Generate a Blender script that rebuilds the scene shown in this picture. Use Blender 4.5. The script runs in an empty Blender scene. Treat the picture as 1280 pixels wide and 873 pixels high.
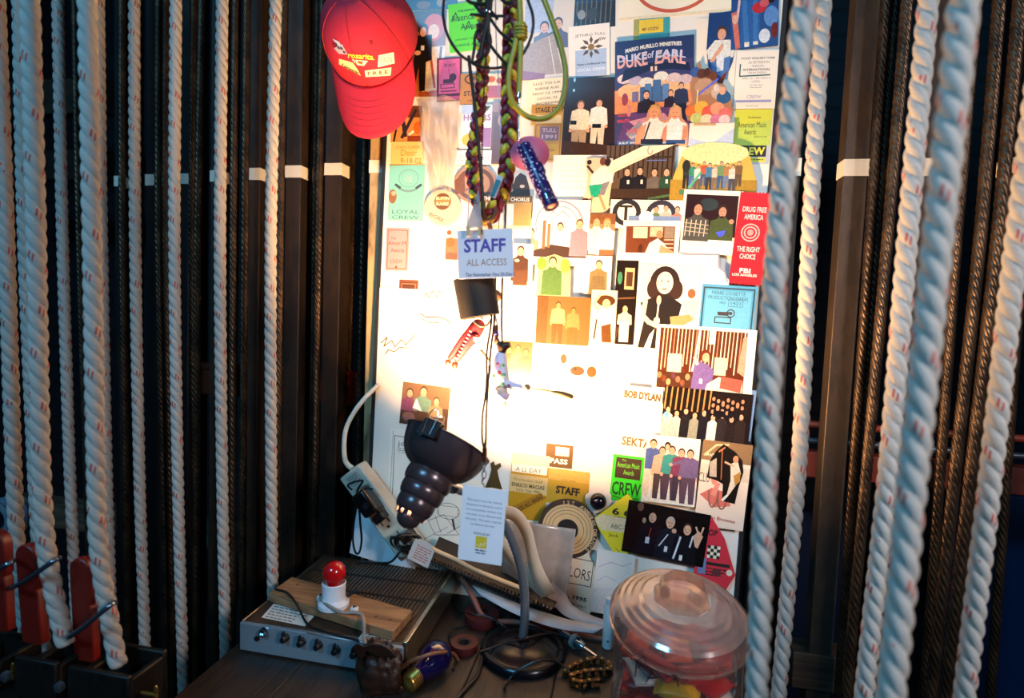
import bpy, bmesh, math, random
from mathutils import Vector, Matrix
from mathutils.bvhtree import BVHTree

random.seed(7)
scene = bpy.context.scene
COL = scene.collection
PI = math.pi

# ------------------------------------------------------------------ camera
FPX, IW, IH = 720.0, 1280.0, 873.0
CAM = Vector((0.0, -1.0, 1.29))
YAW, PITCH, ROLL = math.radians(11.0), math.radians(3.5), math.radians(2.2)
FWD = Vector((-math.sin(YAW) * math.cos(PITCH), math.cos(YAW) * math.cos(PITCH), -math.sin(PITCH)))
R0 = Vector((math.cos(YAW), math.sin(YAW), 0.0))
U0 = R0.cross(FWD)
CX = math.cos(ROLL) * R0 + math.sin(ROLL) * U0
CY = -math.sin(ROLL) * R0 + math.cos(ROLL) * U0
cam_d = bpy.data.cameras.new('camera')
cam_d.sensor_fit = 'HORIZONTAL'
cam_d.sensor_width = 36.0
cam_d.lens = 36.0 * FPX / IW
cam_d.clip_start = 0.02
cam = bpy.data.objects.new('camera', cam_d)
COL.objects.link(cam)
cam.matrix_world = Matrix((
    (CX.x, CY.x, -FWD.x, CAM.x), (CX.y, CY.y, -FWD.y, CAM.y), (CX.z, CY.z, -FWD.z, CAM.z), (0, 0, 0, 1)))
cam_d.dof.use_dof = True
cam_d.dof.focus_distance = 0.93
cam_d.dof.aperture_fstop = 2.9
scene.camera = cam

# ------------------------------------------------------------------ colour management, world, lights
vs = scene.view_settings
scene.display_settings.display_device = 'sRGB'
vs.view_transform = 'Standard'
vs.look = 'None'
vs.gamma = 1.0
vs.exposure = 0.0
vs.use_curve_mapping = False
LAMP_STRENGTH = 2350.0
LAMP_COLOR = (1.0, 0.58, 0.27)
FILL_POWER = 32.0
w = bpy.data.worlds.new('world')
scene.world = w
w.use_nodes = True
w.node_tree.nodes['Background'].inputs[0].default_value = (0.35, 0.55, 1.0, 1)
w.node_tree.nodes['Background'].inputs[1].default_value = 0.03


def area_light(name, loc, target, size, power, color, spread=180):
    d = bpy.data.lights.new(name, 'AREA')
    d.shape = 'RECTANGLE'
    d.size, d.size_y = size
    d.energy = power
    d.color = color
    d.spread = math.radians(spread)
    o = bpy.data.objects.new(name, d)
    COL.objects.link(o)
    o.location = loc
    v = Vector(target) - Vector(loc)
    o.rotation_euler = v.to_track_quat('-Z', 'Y').to_euler()
    return o


area_light('stage_work_light', (-0.9, -2.3, 2.75), (-0.1, -0.2, 1.55), (0.7, 0.45), FILL_POWER * 0.42, (0.18, 0.60, 1.0), 95)
area_light('stage_house_light', (1.7, -1.9, 2.1), (0.30, -0.40, 1.32), (0.4, 0.35), FILL_POWER * 0.082, (0.96, 0.86, 0.86), 38)
scene.cycles.max_bounces = 8
scene.cycles.transparent_max_bounces = 24
scene.cycles.sample_clamp_indirect = 6.0
scene.cycles.caustics_reflective = False
scene.cycles.caustics_refractive = False


# ------------------------------------------------------------------ pixel rays
def ray(px, py):
    return FWD + CX * ((px - IW / 2) / FPX) - CY * ((py - IH / 2) / FPX)


def aty(px, py, y):
    d = ray(px, py)
    return CAM + d * ((y - CAM.y) / d.y)


def atz(px, py, z):
    d = ray(px, py)
    return CAM + d * ((z - CAM.z) / d.z)


def atd(px, py, dep):
    return CAM + ray(px, py) * dep


# ------------------------------------------------------------------ materials
def lin(c):
    if isinstance(c, str):
        c = c.lstrip('#')
        c = [int(c[i:i + 2], 16) / 255 for i in (0, 2, 4)]
        return tuple((v / 12.92 if v <= 0.04045 else ((v + 0.055) / 1.055) ** 2.4) for v in c)
    return tuple(c[:3])


_M = {}


def mat(c, rough=0.6, metal=0.0, var=0.12, scale=60.0, bump=0.0, spec=0.5, trans=0.0, name=None):
    """Principled surface with noise driven tone variation."""
    key = (c, rough, metal, var, scale, bump, spec, trans)
    if key in _M:
        return _M[key]
    m = bpy.data.materials.new(name or 'surface_' + str(c).replace('#', ''))
    m.use_nodes = True
    nt = m.node_tree
    b = nt.nodes['Principled BSDF']
    col = lin(c)
    tc = nt.nodes.new('ShaderNodeTexCoord')
    nz = nt.nodes.new('ShaderNodeTexNoise')
    nz.inputs['Scale'].default_value = scale
    nz.inputs['Detail'].default_value = 4
    nt.links.new(tc.outputs['Object'], nz.inputs['Vector'])
    mx = nt.nodes.new('ShaderNodeMix')
    mx.data_type = 'RGBA'
    mx.inputs[6].default_value = tuple(v * (1 - var) for v in col) + (1,)
    mx.inputs[7].default_value = tuple(min(1, v * (1 + var)) for v in col) + (1,)
    nt.links.new(nz.outputs['Fac'], mx.inputs[0])
    nt.links.new(mx.outputs[2], b.inputs['Base Color'])
    b.inputs['Roughness'].default_value = rough
    b.inputs['Metallic'].default_value = metal
    b.inputs['Specular IOR Level'].default_value = spec
    if trans:
        b.inputs['Transmission Weight'].default_value = trans
    if bump:
        bp = nt.nodes.new('ShaderNodeBump')
        bp.inputs['Strength'].default_value = bump
        bp.inputs['Distance'].default_value = 0.002
        nt.links.new(nz.outputs['Fac'], bp.inputs['Height'])
        nt.links.new(bp.outputs[0], b.inputs['Normal'])
    _M[key] = m
    return m


def wood(name, c1, c2, axis=0, scale=8.0, rough=0.65, bump=0.25):
    m = bpy.data.materials.new(name)
    m.use_nodes = True
    nt = m.node_tree
    b = nt.nodes['Principled BSDF']
    tc = nt.nodes.new('ShaderNodeTexCoord')
    mp = nt.nodes.new('ShaderNodeMapping')
    s = [scale * 6] * 3
    s[axis] = scale * 0.5
    mp.inputs['Scale'].default_value = s
    nz = nt.nodes.new('ShaderNodeTexNoise')
    nz.inputs['Scale'].default_value = 2.2
    nz.inputs['Detail'].default_value = 8
    nz.inputs['Distortion'].default_value = 1.2
    cr = nt.nodes.new('ShaderNodeValToRGB')
    cr.color_ramp.elements[0].position = 0.35
    cr.color_ramp.elements[0].color = lin(c1) + (1,)
    cr.color_ramp.elements[1].position = 0.68
    cr.color_ramp.elements[1].color = lin(c2) + (1,)
    nt.links.new(tc.outputs['Object'], mp.inputs['Vector'])
    nt.links.new(mp.outputs[0], nz.inputs['Vector'])
    nt.links.new(nz.outputs['Fac'], cr.inputs['Fac'])
    nt.links.new(cr.outputs[0], b.inputs['Base Color'])
    b.inputs['Roughness'].default_value = rough
    bp = nt.nodes.new('ShaderNodeBump')
    bp.inputs['Strength'].default_value = bump
    bp.inputs['Distance'].default_value = 0.002
    nt.links.new(nz.outputs['Fac'], bp.inputs['Height'])
    nt.links.new(bp.outputs[0], b.inputs['Normal'])
    return m


def worn(name, c1, c2, thr=0.5, scale=25.0, rough=0.5, metal=0.0, stretch=(1, 1, 0.35)):
    """painted or rusty surface: two tones in hard edged patches"""
    m = bpy.data.materials.new(name)
    m.use_nodes = True
    nt = m.node_tree
    b = nt.nodes['Principled BSDF']
    tc = nt.nodes.new('ShaderNodeTexCoord')
    mp = nt.nodes.new('ShaderNodeMapping')
    mp.inputs['Scale'].default_value = stretch
    nz = nt.nodes.new('ShaderNodeTexNoise')
    nz.inputs['Scale'].default_value = scale
    nz.inputs['Detail'].default_value = 8
    nz.inputs['Roughness'].default_value = 0.65
    cr = nt.nodes.new('ShaderNodeValToRGB')
    cr.color_ramp.elements[0].position = thr - 0.06
    cr.color_ramp.elements[0].color = lin(c1) + (1,)
    cr.color_ramp.elements[1].position = thr + 0.06
    cr.color_ramp.elements[1].color = lin(c2) + (1,)
    nt.links.new(tc.outputs['Object'], mp.inputs['Vector'])
    nt.links.new(mp.outputs[0], nz.inputs['Vector'])
    nt.links.new(nz.outputs['Fac'], cr.inputs['Fac'])
    nt.links.new(cr.outputs[0], b.inputs['Base Color'])
    b.inputs['Roughness'].default_value = rough
    b.inputs['Metallic'].default_value = metal
    bp = nt.nodes.new('ShaderNodeBump')
    bp.inputs['Strength'].default_value = 0.2
    bp.inputs['Distance'].default_value = 0.001
    nt.links.new(nz.outputs['Fac'], bp.inputs['Height'])
    nt.links.new(bp.outputs[0], b.inputs['Normal'])
    return m


def clear_plastic(name, tint, haze=0.08, haze_col=(0.9, 0.85, 0.85), gloss=0.12, rough=0.08, fres=0.6):
    m = bpy.data.materials.new(name)
    m.use_nodes = True
    nt = m.node_tree
    for n in list(nt.nodes):
        nt.nodes.remove(n)
    out = nt.nodes.new('ShaderNodeOutputMaterial')
    tr = nt.nodes.new('ShaderNodeBsdfTransparent')
    tr.inputs[0].default_value = tuple(tint) + (1,)
    df = nt.nodes.new('ShaderNodeBsdfDiffuse')
    df.inputs[0].default_value = tuple(haze_col) + (1,)
    tl = nt.nodes.new('ShaderNodeBsdfTranslucent')
    tl.inputs[0].default_value = tuple(haze_col) + (1,)
    ad = nt.nodes.new('ShaderNodeMixShader')
    ad.inputs[0].default_value = 0.5
    nt.links.new(df.outputs[0], ad.inputs[1])
    nt.links.new(tl.outputs[0], ad.inputs[2])
    m1 = nt.nodes.new('ShaderNodeMixShader')
    tc = nt.nodes.new('ShaderNodeTexCoord')
    nz = nt.nodes.new('ShaderNodeTexNoise')
    nz.inputs['Scale'].default_value = 40
    nt.links.new(tc.outputs['Object'], nz.inputs['Vector'])
    mr = nt.nodes.new('ShaderNodeMapRange')
    mr.inputs['To Min'].default_value = haze * 0.6
    mr.inputs['To Max'].default_value = haze * 1.4
    nt.links.new(nz.outputs['Fac'], mr.inputs['Value'])
    nt.links.new(mr.outputs[0], m1.inputs[0])
    nt.links.new(tr.outputs[0], m1.inputs[1])
    nt.links.new(ad.outputs[0], m1.inputs[2])
    gl = nt.nodes.new('ShaderNodeBsdfGlossy')
    gl.inputs['Roughness'].default_value = rough
    lw = nt.nodes.new('ShaderNodeLayerWeight')
    lw.inputs['Blend'].default_value = 0.35
    mm = nt.nodes.new('ShaderNodeMath')
    mm.operation = 'MULTIPLY_ADD'
    mm.inputs[1].default_value = fres
    mm.inputs[2].default_value = gloss * 0.4
    nt.links.new(lw.outputs['Fresnel'], mm.inputs[0])
    m2 = nt.nodes.new('ShaderNodeMixShader')
    nt.links.new(mm.outputs[0], m2.inputs[0])
    nt.links.new(m1.outputs[0], m2.inputs[1])
    nt.links.new(gl.outputs[0], m2.inputs[2])
    nt.links.new(m2.outputs[0], out.inputs[0])
    return m


def translucent_paper(name, c, tl=0.4):
    m = bpy.data.materials.new(name)
    m.use_nodes = True
    nt = m.node_tree
    b = nt.nodes['Principled BSDF']
    b.inputs['Base Color'].default_value = lin(c) + (1,)
    b.inputs['Roughness'].default_value = 0.5
    t = nt.nodes.new('ShaderNodeBsdfTranslucent')
    t.inputs[0].default_value = lin(c) + (1,)
    mx = nt.nodes.new('ShaderNodeMixShader')
    mx.inputs[0].default_value = tl
    nt.links.new(b.outputs[0], mx.inputs[1])
    nt.links.new(t.outputs[0], mx.inputs[2])
    nt.links.new(mx.outputs[0], nt.nodes['Material Output'].inputs[0])
    return m


# ------------------------------------------------------------------ mesh builder
class MB:
    def __init__(s):
        s.v, s.f, s.mi, s.uv = [], [], [], []

    def add(s, vs_, fs, mi=0, uvs=None):
        o = len(s.v)
        s.v += [Vector(p) for p in vs_]
        for k, f in enumerate(fs):
            s.f.append(tuple(i + o for i in f))
            s.mi.append(mi)
            s.uv.append(uvs[k] if uvs else None)
        return s

    def box(s, c, size, rot=None, mi=0):
        c = Vector(c)
        hx, hy, hz = [q / 2 for q in size]
        P = [Vector((x, y, z)) for x in (-hx, hx) for y in (-hy, hy) for z in (-hz, hz)]
        if rot is not None:
            P = [rot @ p for p in P]
        P = [p + c for p in P]
        return s.add(P, [(0, 1, 3, 2), (4, 6, 7, 5), (0, 4, 5, 1), (2, 3, 7, 6), (0, 2, 6, 4), (1, 5, 7, 3)], mi)

    def hexa(s, bot, top, mi=0):
        """bot and top: four points each, same winding"""
        return s.add(list(bot) + list(top), [(3, 2, 1, 0), (4, 5, 6, 7), (0, 1, 5, 4), (1, 2, 6, 5), (2, 3, 7, 6), (3, 0, 4, 7)], mi)

    def tube(s, pts, r, n=10, mi=0, smooth=8, closed=False, caps=True, prof=None):
        """round tube along points; r a number or one per input point; smooth = subdivisions per span"""
        pts = [Vector(p) for p in pts]
        rs = list(r) if hasattr(r, '__len__') else [r] * len(pts)
        if smooth > 1 and len(pts) > 2:
            P, Rr = [], []
            m = len(pts)
            spans = m if closed else m - 1
            for i in range(spans):
                g = (lambda k: pts[k % m]) if closed else (lambda k: pts[min(max(k, 0), m - 1)])
                p0, p1, p2, p3 = g(i - 1), g(i), g(i + 1), g(i + 2)
                for k in range(smooth):
                    t = k / smooth
                    P.append(0.5 * ((2 * p1) + (p2 - p0) * t + (2 * p0 - 5 * p1 + 4 * p2 - p3) * t * t + (3 * p1 - p0 - 3 * p2 + p3) * t ** 3))
                    Rr.append(rs[i % m] * (1 - t) + rs[(i + 1) % m] * t)
            if not closed:
                P.append(pts[-1])
                Rr.append(rs[-1])
        else:
            P, Rr = pts, rs
        m = len(P)
        tan = []
        for i in range(m):
            a = P[(i - 1) % m] if closed else P[max(i - 1, 0)]
            b = P[(i + 1) % m] if closed else P[min(i + 1, m - 1)]
            t = b - a
            tan.append(t.normalized() if t.length > 1e-9 else Vector((0, 0, 1)))
        ref = Vector((0, 0, 1)) if abs(tan[0].z) < 0.9 else Vector((1, 0, 0))
        nrm = (ref - tan[0] * ref.dot(tan[0])).normalized()
        V = []
        for i in range(m):
            nrm = nrm - tan[i] * nrm.dot(tan[i])
            if nrm.length < 1e-6:
                nrm = tan[i].orthogonal()
            nrm.normalize()
            bi = tan[i].cross(nrm)
            for k in range(n):
                a = 2 * PI * k / n
                q = Rr[i] * (prof(i, a) if prof else 1.0)
                V.append(P[i] + nrm * (math.cos(a) * q) + bi * (math.sin(a) * q))
        F = []
        for i in range(m if closed else m - 1):
            j = (i + 1) % m
            for k in range(n):
                F.append((i * n + k, i * n + (k + 1) % n, j * n + (k + 1) % n, j * n + k))
        if caps and not closed:
            F.append(tuple(reversed(range(n))))
            F.append(tuple((m - 1) * n + k for k in range(n)))
        return s.add(V, F, mi)

    def revolve(s, base, axis, prof, n=48, mi=0, xdir=None, skip=None, close_ends=True, a0=0.0, a1=None, rfun=None):
        """prof = [(t, r)] in metres along axis from base"""
        axis = Vector(axis).normalized()
        x = Vector(xdir) if xdir is not None else axis.orthogonal()
        x = (x - axis * x.dot(axis)).normalized()
        y = axis.cross(x)
        base = Vector(base)
        V = []
        for (t, r) in prof:
            for k in range(n):
                a = 2 * PI * k / n
                rr = max(r, 1e-5) * (rfun(t, a) if rfun else 1)
                V.append(base + axis * t + x * (math.cos(a) * rr) + y * (math.sin(a) * rr))
        F = []
        for i in range(len(prof) - 1):
            for k in range(n):
                if skip and skip(i, k):
                    continue
                k2 = (k + 1) % n
                F.append((i * n + k, i * n + k2, (i + 1) * n + k2, (i + 1) * n + k))
        if close_ends:
            if prof[0][1] > 1e-4:
                F.append(tuple(reversed(range(n))))
            if prof[-1][1] > 1e-4:
                F.append(tuple((len(prof) - 1) * n + k for k in range(n)))
        return s.add(V, F, mi)

    def sphere(s, c, r, n=20, m=12, mi=0, scale=(1, 1, 1), rot=None):
        V, F = [], []
        for i in range(m + 1):
            th = PI * i / m
            for k in range(n):
                a = 2 * PI * k / n
                p = Vector((math.sin(th) * math.cos(a) * scale[0], math.sin(th) * math.sin(a) * scale[1], math.cos(th) * scale[2])) * r
                if rot is not None:
                    p = rot @ p
                V.append(Vector(c) + p)
        for i in range(m):
            for k in range(n):
                k2 = (k + 1) % n
                F.append((i * n + k, (i + 1) * n + k, (i + 1) * n + k2, i * n + k2))
        return s.add(V, F, mi)

    def plate(s, pts, nrm, th, mi=0):
        """polygon given by points, thickened by th along -nrm"""
        nrm = Vector(nrm).normalized()
        n = len(pts)
        pts = [Vector(p) for p in pts]
        ar = Vector((0, 0, 0))
        for i in range(n):
            ar += pts[i].cross(pts[(i + 1) % n])
        if ar.dot(nrm) < 0:
            pts = pts[::-1]
        V = pts + [p - nrm * th for p in pts]
        F = [tuple(range(n)), tuple(reversed(range(n, 2 * n)))]
        for i in range(n):
            j = (i + 1) % n
            F.append((i, i + n, j + n, j))
        return s.add(V, F, mi)

    def grid(s, fn, nu, nv, mi=0, wrap=False):
        V = [fn(i / nu, j / nv) for j in range(nv + 1) for i in range(nu + 1)]
        F = [(j * (nu + 1) + i, j * (nu + 1) + i + 1, (j + 1) * (nu + 1) + i + 1, (j + 1) * (nu + 1) + i) for j in range(nv) for i in range(nu)]
        return s.add(V, F, mi)

    def mesh(s, name, mats, origin, smooth=None, merge=False):
        me = bpy.data.meshes.new(name)
        o = Vector(origin)
        me.from_pydata([tuple(p - o) for p in s.v], [], s.f)
        if not isinstance(mats, (list, tuple)):
            mats = [mats]
        for m in mats:
            me.materials.append(m)
        me.polygons.foreach_set('material_index', s.mi)
        if any(u is not None for u in s.uv):
            ul = me.uv_layers.new(name='uv')
            k = 0
            for f, u in zip(s.f, s.uv):
                for q in range(len(f)):
                    ul.data[k].uv = u[q] if u else (0, 0)
                    k += 1
        if merge:
            bm = bmesh.new()
            bm.from_mesh(me)
            bmesh.ops.remove_doubles(bm, verts=bm.verts, dist=1e-5)
            bmesh.ops.recalc_face_normals(bm, faces=bm.faces)
            bm.to_mesh(me)
            bm.free()
        if smooth is not None:
            me.polygons.foreach_set('use_smooth', [True] * len(me.polygons))
            me.set_sharp_from_angle(angle=math.radians(smooth))
        me.update()
        return me


def tag(o, label=None, cat=None, group=None, kind=None):
    if label:
        o['label'] = label
    if cat:
        o['category'] = cat
    if group:
        o['group'] = group
    if kind:
        o['kind'] = kind
    return o


def link(name, me, parent=None, bevel=0.0, seg=2):
    o = bpy.data.objects.new(name, me)
    COL.objects.link(o)
    if parent is not None:
        o.parent = parent
    if bevel:
        b = o.modifiers.new('bevel', 'BEVEL')
        b.width = bevel
        b.segments = seg
        b.limit_method = 'ANGLE'
        b.angle_limit = math.radians(40)
    return o


def bottom(mb):
    lo = Vector((min(p.x for p in mb.v), min(p.y for p in mb.v), min(p.z for p in mb.v)))
    hi = Vector((max(p.x for p in mb.v), max(p.y for p in mb.v), max(p.z for p in mb.v)))
    return Vector(((lo.x + hi.x) / 2, (lo.y + hi.y) / 2, lo.z))


class Thing:
    """an empty at the thing's base that parents its parts; meshes are given in world coordinates"""
    def __init__(s, name, label, cat, origin, group=None, kind=None):
        s.o = bpy.data.objects.new(name, None)
        s.o.empty_display_size = 0.02
        COL.objects.link(s.o)
        s.o.location = origin
        s.org = Vector(origin)
        tag(s.o, label, cat, group, kind)

    def part(s, name, mb, mats, parent=None, smooth=40, bevel=0.0, label=None, kind=None, merge=False):
        o = link(name, mb.mesh(name, mats, s.org, smooth, merge), parent or s.o, bevel)
        tag(o, label=label, kind=kind)
        return o


def solo(name, label, cat, mb, mats, group=None, kind=None, smooth=40, bevel=0.0):
    org = bottom(mb)
    o = link(name, mb.mesh(name, mats, org, smooth), None, bevel)
    o.location = org
    return tag(o, label, cat, group, kind)


def structure(name, mb, mats, smooth=40, bevel=0.0):
    org = bottom(mb)
    o = link(name, mb.mesh(name, mats, org, smooth), None, bevel)
    o.location = org
    o['kind'] = 'structure'
    return o


# lettering ------------------------------------------------------------------
_T = {}


def text2d(st, bold=0.0):
    """polygons of a line of type: (verts2d, faces, (x0, y0, x1, y1))"""
    k = (st, bold)
    if k not in _T:
        cu = bpy.data.curves.new('type', 'FONT')
        cu.body = st
        cu.size = 1.0
        cu.resolution_u = 2
        cu.offset = bold
        ob = bpy.data.objects.new('type', cu)
        me = bpy.data.meshes.new_from_object(ob)
        V = [(v.co.x, v.co.y) for v in me.vertices]
        F = [tuple(p.vertices) for p in me.polygons]
        bpy.data.objects.remove(ob)
        bpy.data.curves.remove(cu)
        bpy.data.meshes.remove(me)
        if V:
            xs, ys = [p[0] for p in V], [p[1] for p in V]
            bb = (min(xs), min(ys), max(xs), max(ys))
        else:
            bb = (0, 0, 1, 1)
        _T[k] = (V, F, bb)
    return _T[k]
# ================================================================== structure
M_BRICK = bpy.data.materials.new('dark_painted_brick')
M_BRICK.use_nodes = True
_nt = M_BRICK.node_tree
_b = _nt.nodes['Principled BSDF']
_tc = _nt.nodes.new('ShaderNodeTexCoord')
_mp = _nt.nodes.new('ShaderNodeMapping')
_mp.inputs['Rotation'].default_value = (PI / 2, 0, 0)
_br = _nt.nodes.new('ShaderNodeTexBrick')
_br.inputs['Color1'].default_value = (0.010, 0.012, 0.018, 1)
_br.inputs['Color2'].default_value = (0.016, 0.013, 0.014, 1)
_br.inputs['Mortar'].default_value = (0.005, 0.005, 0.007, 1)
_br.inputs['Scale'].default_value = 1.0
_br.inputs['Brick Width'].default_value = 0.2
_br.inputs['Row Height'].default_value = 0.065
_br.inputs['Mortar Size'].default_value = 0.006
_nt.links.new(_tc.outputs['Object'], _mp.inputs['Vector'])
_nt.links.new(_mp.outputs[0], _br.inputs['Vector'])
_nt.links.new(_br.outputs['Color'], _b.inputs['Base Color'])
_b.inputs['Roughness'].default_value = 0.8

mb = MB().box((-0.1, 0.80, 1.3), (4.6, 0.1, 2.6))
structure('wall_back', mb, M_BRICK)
mb = MB().box((-0.1, -0.8, -0.05), (4.6, 3.3, 0.1))
structure('floor', mb, wood('black_stage_floor', '#0c0b0b', '#1c1815', 0, 5))

M_STEEL = worn('dark_steel', '#2a211b', '#3b2c20', 0.5, 30, 0.5, 0.35)
M_STEEL_B = worn('blue_black_steel', '#15171c', '#241c18', 0.5, 30, 0.5, 0.3)
M_STEEL_GREY = worn('grey_brown_steel', '#463c34', '#54463a', 0.5, 40, 0.45, 0.4)
M_TAPE = mat('#e4ddcb', 0.55, var=0.06)
M_OLD = worn('worn_cream_paint', '#b79a6c', '#5b4630', 0.58, 16, 0.6)


def post(x0, x1, ty0, ty1, m, label, y=0.03, dep=0.03, tape=True, group='vertical steel guide bars', ztop=2.05, zbot=0.0, cat='steel bar', name='guide_post'):
    """a vertical bar whose front face spans pixels x0..x1 at its tape"""
    ym = (ty0 + ty1) / 2
    a, b = aty(x0, ym, y), aty(x1, ym, y)
    t = Thing(name, label, cat, ((a.x + b.x) / 2, y + dep / 2, zbot), group)
    q = MB().box(((a.x + b.x) / 2, y + dep / 2, (ztop + zbot) / 2), (b.x - a.x, dep, ztop - zbot))
    # rear web of the tee
    q.box(((a.x + b.x) / 2, y + dep + 0.02, (ztop + zbot) / 2), (0.006, 0.04, ztop - zbot))
    t.part('bar', q, m, bevel=0.0015)
    if tape:
        z0, z1 = aty((x0 + x1) / 2, ty1, y).z, aty((x0 + x1) / 2, ty0, y).z
        t.part('tape_strip', MB().box(((a.x + b.x) / 2, y + dep / 2 - 0.0002, (z0 + z1) / 2), (b.x - a.x + 0.0014, dep + 0.0012, z1 - z0)), M_TAPE, label='white tape band')
    return t


post(143, 150, 220, 233, M_STEEL_B, 'narrow dark steel bar behind the ropes at the far left, short white tape', 0.1)
post(182, 205, 218, 232, M_STEEL_B, 'black steel bar left of the fifth rope, broad white tape band', 0.08)
post(225, 236, 217, 230, M_STEEL_B, 'slim black steel bar just right of the sixth rope', 0.08)
post(263, 275, 213, 227, M_STEEL, 'dark steel bar mostly hidden behind the seventh rope')
post(311, 325, 210, 225, M_STEEL, 'brown steel bar left of the rope nearest the red cap')
post(357, 376, 207, 222, M_STEEL, 'brown steel bar right of the rope nearest the red cap')
post(406, 427, 204, 219, M_STEEL, 'lit brown steel bar under the left edge of the red cap')
post(462, 483, 200, 216, M_OLD, 'worn cream painted bar along the left edge of the pinned up board', 0.02, 0.035, cat='painted bar')
post(967, 1001, 198, 220, M_STEEL_B, 'blue black steel bar along the right edge of the board', 0.02, 0.03)
post(1055, 1086, 199, 220, M_STEEL_GREY, 'broad grey brown steel bar right of the board with speckled tape', 0.0, 0.03)
post(1146, 1172, 198, 220, M_STEEL, 'dark brown steel bar between the two thick ropes at the right', 0.0, 0.03)
post(1262, 1284, 197, 216, M_STEEL_B, 'steel bar at the right edge of the view', 0.0, 0.03)

M_REDP = worn('rusty_red_paint', '#c03a1c', '#7a2a16', 0.5, 14, 0.55)
M_ORANGE = worn('orange_red_paint', '#8c2c14', '#5a1c10', 0.55, 12, 0.5)


def rail(name, label, cat, pxa, pya, pxb, pyb, y, hpx, dep, m, extra=0.0, round_=False):
    a, b = aty(pxa, pya, y), aty(pxb, pyb, y)
    z = (a.z + b.z) / 2
    h = abs(aty(pxa, pya - hpx / 2, y).z - aty(pxa, pya + hpx / 2, y).z)
    q = MB()
    if round_:
        q.tube([(a.x - extra, y, z), (b.x + extra, y, z)], h / 2, 14, smooth=1)
    else:
        q.box(((a.x + b.x) / 2, y, z), (abs(b.x - a.x) + 2 * extra, dep, h))
    return solo(name, label, cat, q, m, bevel=0.0 if round_ else 0.002)


rail('steel_pipe', 'thin rusty red pipe running behind the steel bars left of the board', 'pipe', 240, 462, 470, 468, 0.112, 13, 0.02, M_REDP, round_=True)
rail('steel_rail', 'flat rusty rail with red paint patches below the red pipe', 'rail', 240, 478, 470, 490, 0.112, 30, 0.02, worn('rust_patches', '#8a3a1c', '#d0401c', 0.56, 18, 0.6))
rail('steel_pipe', 'thin dark red pipe at the right behind the wire cables', 'pipe', 1000, 528, 1300, 552, 0.11, 9, 0.02, M_REDP, round_=True)
rail('steel_rail', 'thick orange red rail crossing behind the ropes at the right', 'rail', 1000, 574, 1300, 606, 0.12, 32, 0.03, M_ORANGE)
rail('steel_conduit', 'blue grey conduit running just above the orange red rail', 'pipe', 1000, 548, 1300, 574, 0.13, 8, 0.02, mat('#4a5560', 0.4, 0.5), round_=True)
M_BEAM = wood('dark_timber', '#2c2118', '#4e3c2a', 0, 6)
rail('wooden_beam', 'long low timber beam behind the ropes left of the table', 'beam', 20, 632, 455, 690, 0.22, 30, 0.05, wood('grey_timber', '#3a3328', '#665842', 0, 6))
rail('timber_plank', 'brown timber plank behind the ropes at the upper left', 'plank', 8, 118, 95, 132, 0.4, 42, 0.04, M_BEAM, 0.12)
rail('timber_plank', 'dark timber plank lower down behind the ropes at the left edge', 'plank', 8, 205, 95, 212, 0.4, 36, 0.04, wood('red_brown_timber', '#1c130e', '#33221a', 0, 6), 0.12)
rail('floor_timber', 'dark timber at the bottom right of the table, low behind the ropes', 'beam', 985, 826, 1060, 838, 0.02, 44, 0.05, M_BEAM, 0.0)
# cabinet side at the far right, the blue light on it put into its colour
a, b = aty(1195, 615, 0.35), aty(1330, 980, 0.35)
q = MB().box(((a.x + b.x) / 2 + 0.1, 0.365, (a.z + b.z) / 2), (b.x - a.x + 0.2, 0.03, a.z - b.z))
q.box((a.x + 0.05, 0.348, (a.z + b.z) / 2), (0.008, 0.01, a.z - b.z))
solo('blue_lit_cabinet', 'cabinet side at the bottom right corner, coloured dark blue for the light on it', 'cabinet', q, mat('#123a66', 0.5, var=0.2), bevel=0.003)
a, b = aty(1010, 640, 0.4), aty(1030, 880, 0.4)
solo('blue_strip_panel', 'narrow navy panel low between the board and the grey brown bar', 'panel', MB().box(((a.x + b.x) / 2, 0.41, (a.z + b.z) / 2), (b.x - a.x + 0.05, 0.02, a.z - b.z)), mat('#0f1c36', 0.5))

# ================================================================== ropes
M_ROPE = bpy.data.materials.new('white_rope_with_red_tracer')
M_ROPE.use_nodes = True
_nt = M_ROPE.node_tree
_b = _nt.nodes['Principled BSDF']
_uv = _nt.nodes.new('ShaderNodeUVMap')
_uv.uv_map = 'uv'
_sx = _nt.nodes.new('ShaderNodeSeparateXYZ')
_nt.links.new(_uv.outputs[0], _sx.inputs[0])


def _m(op, a, b=None, c=None, nt=None):
    n = (nt or _nt).nodes.new('ShaderNodeMath')
    n.operation = op
    for i, q in enumerate((a, b, c)):
        if q is None:
            continue
        if isinstance(q, (int, float)):
            n.inputs[i].default_value = q
        else:
            (nt or _nt).links.new(q, n.inputs[i])
    return n.outputs[0]


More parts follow.
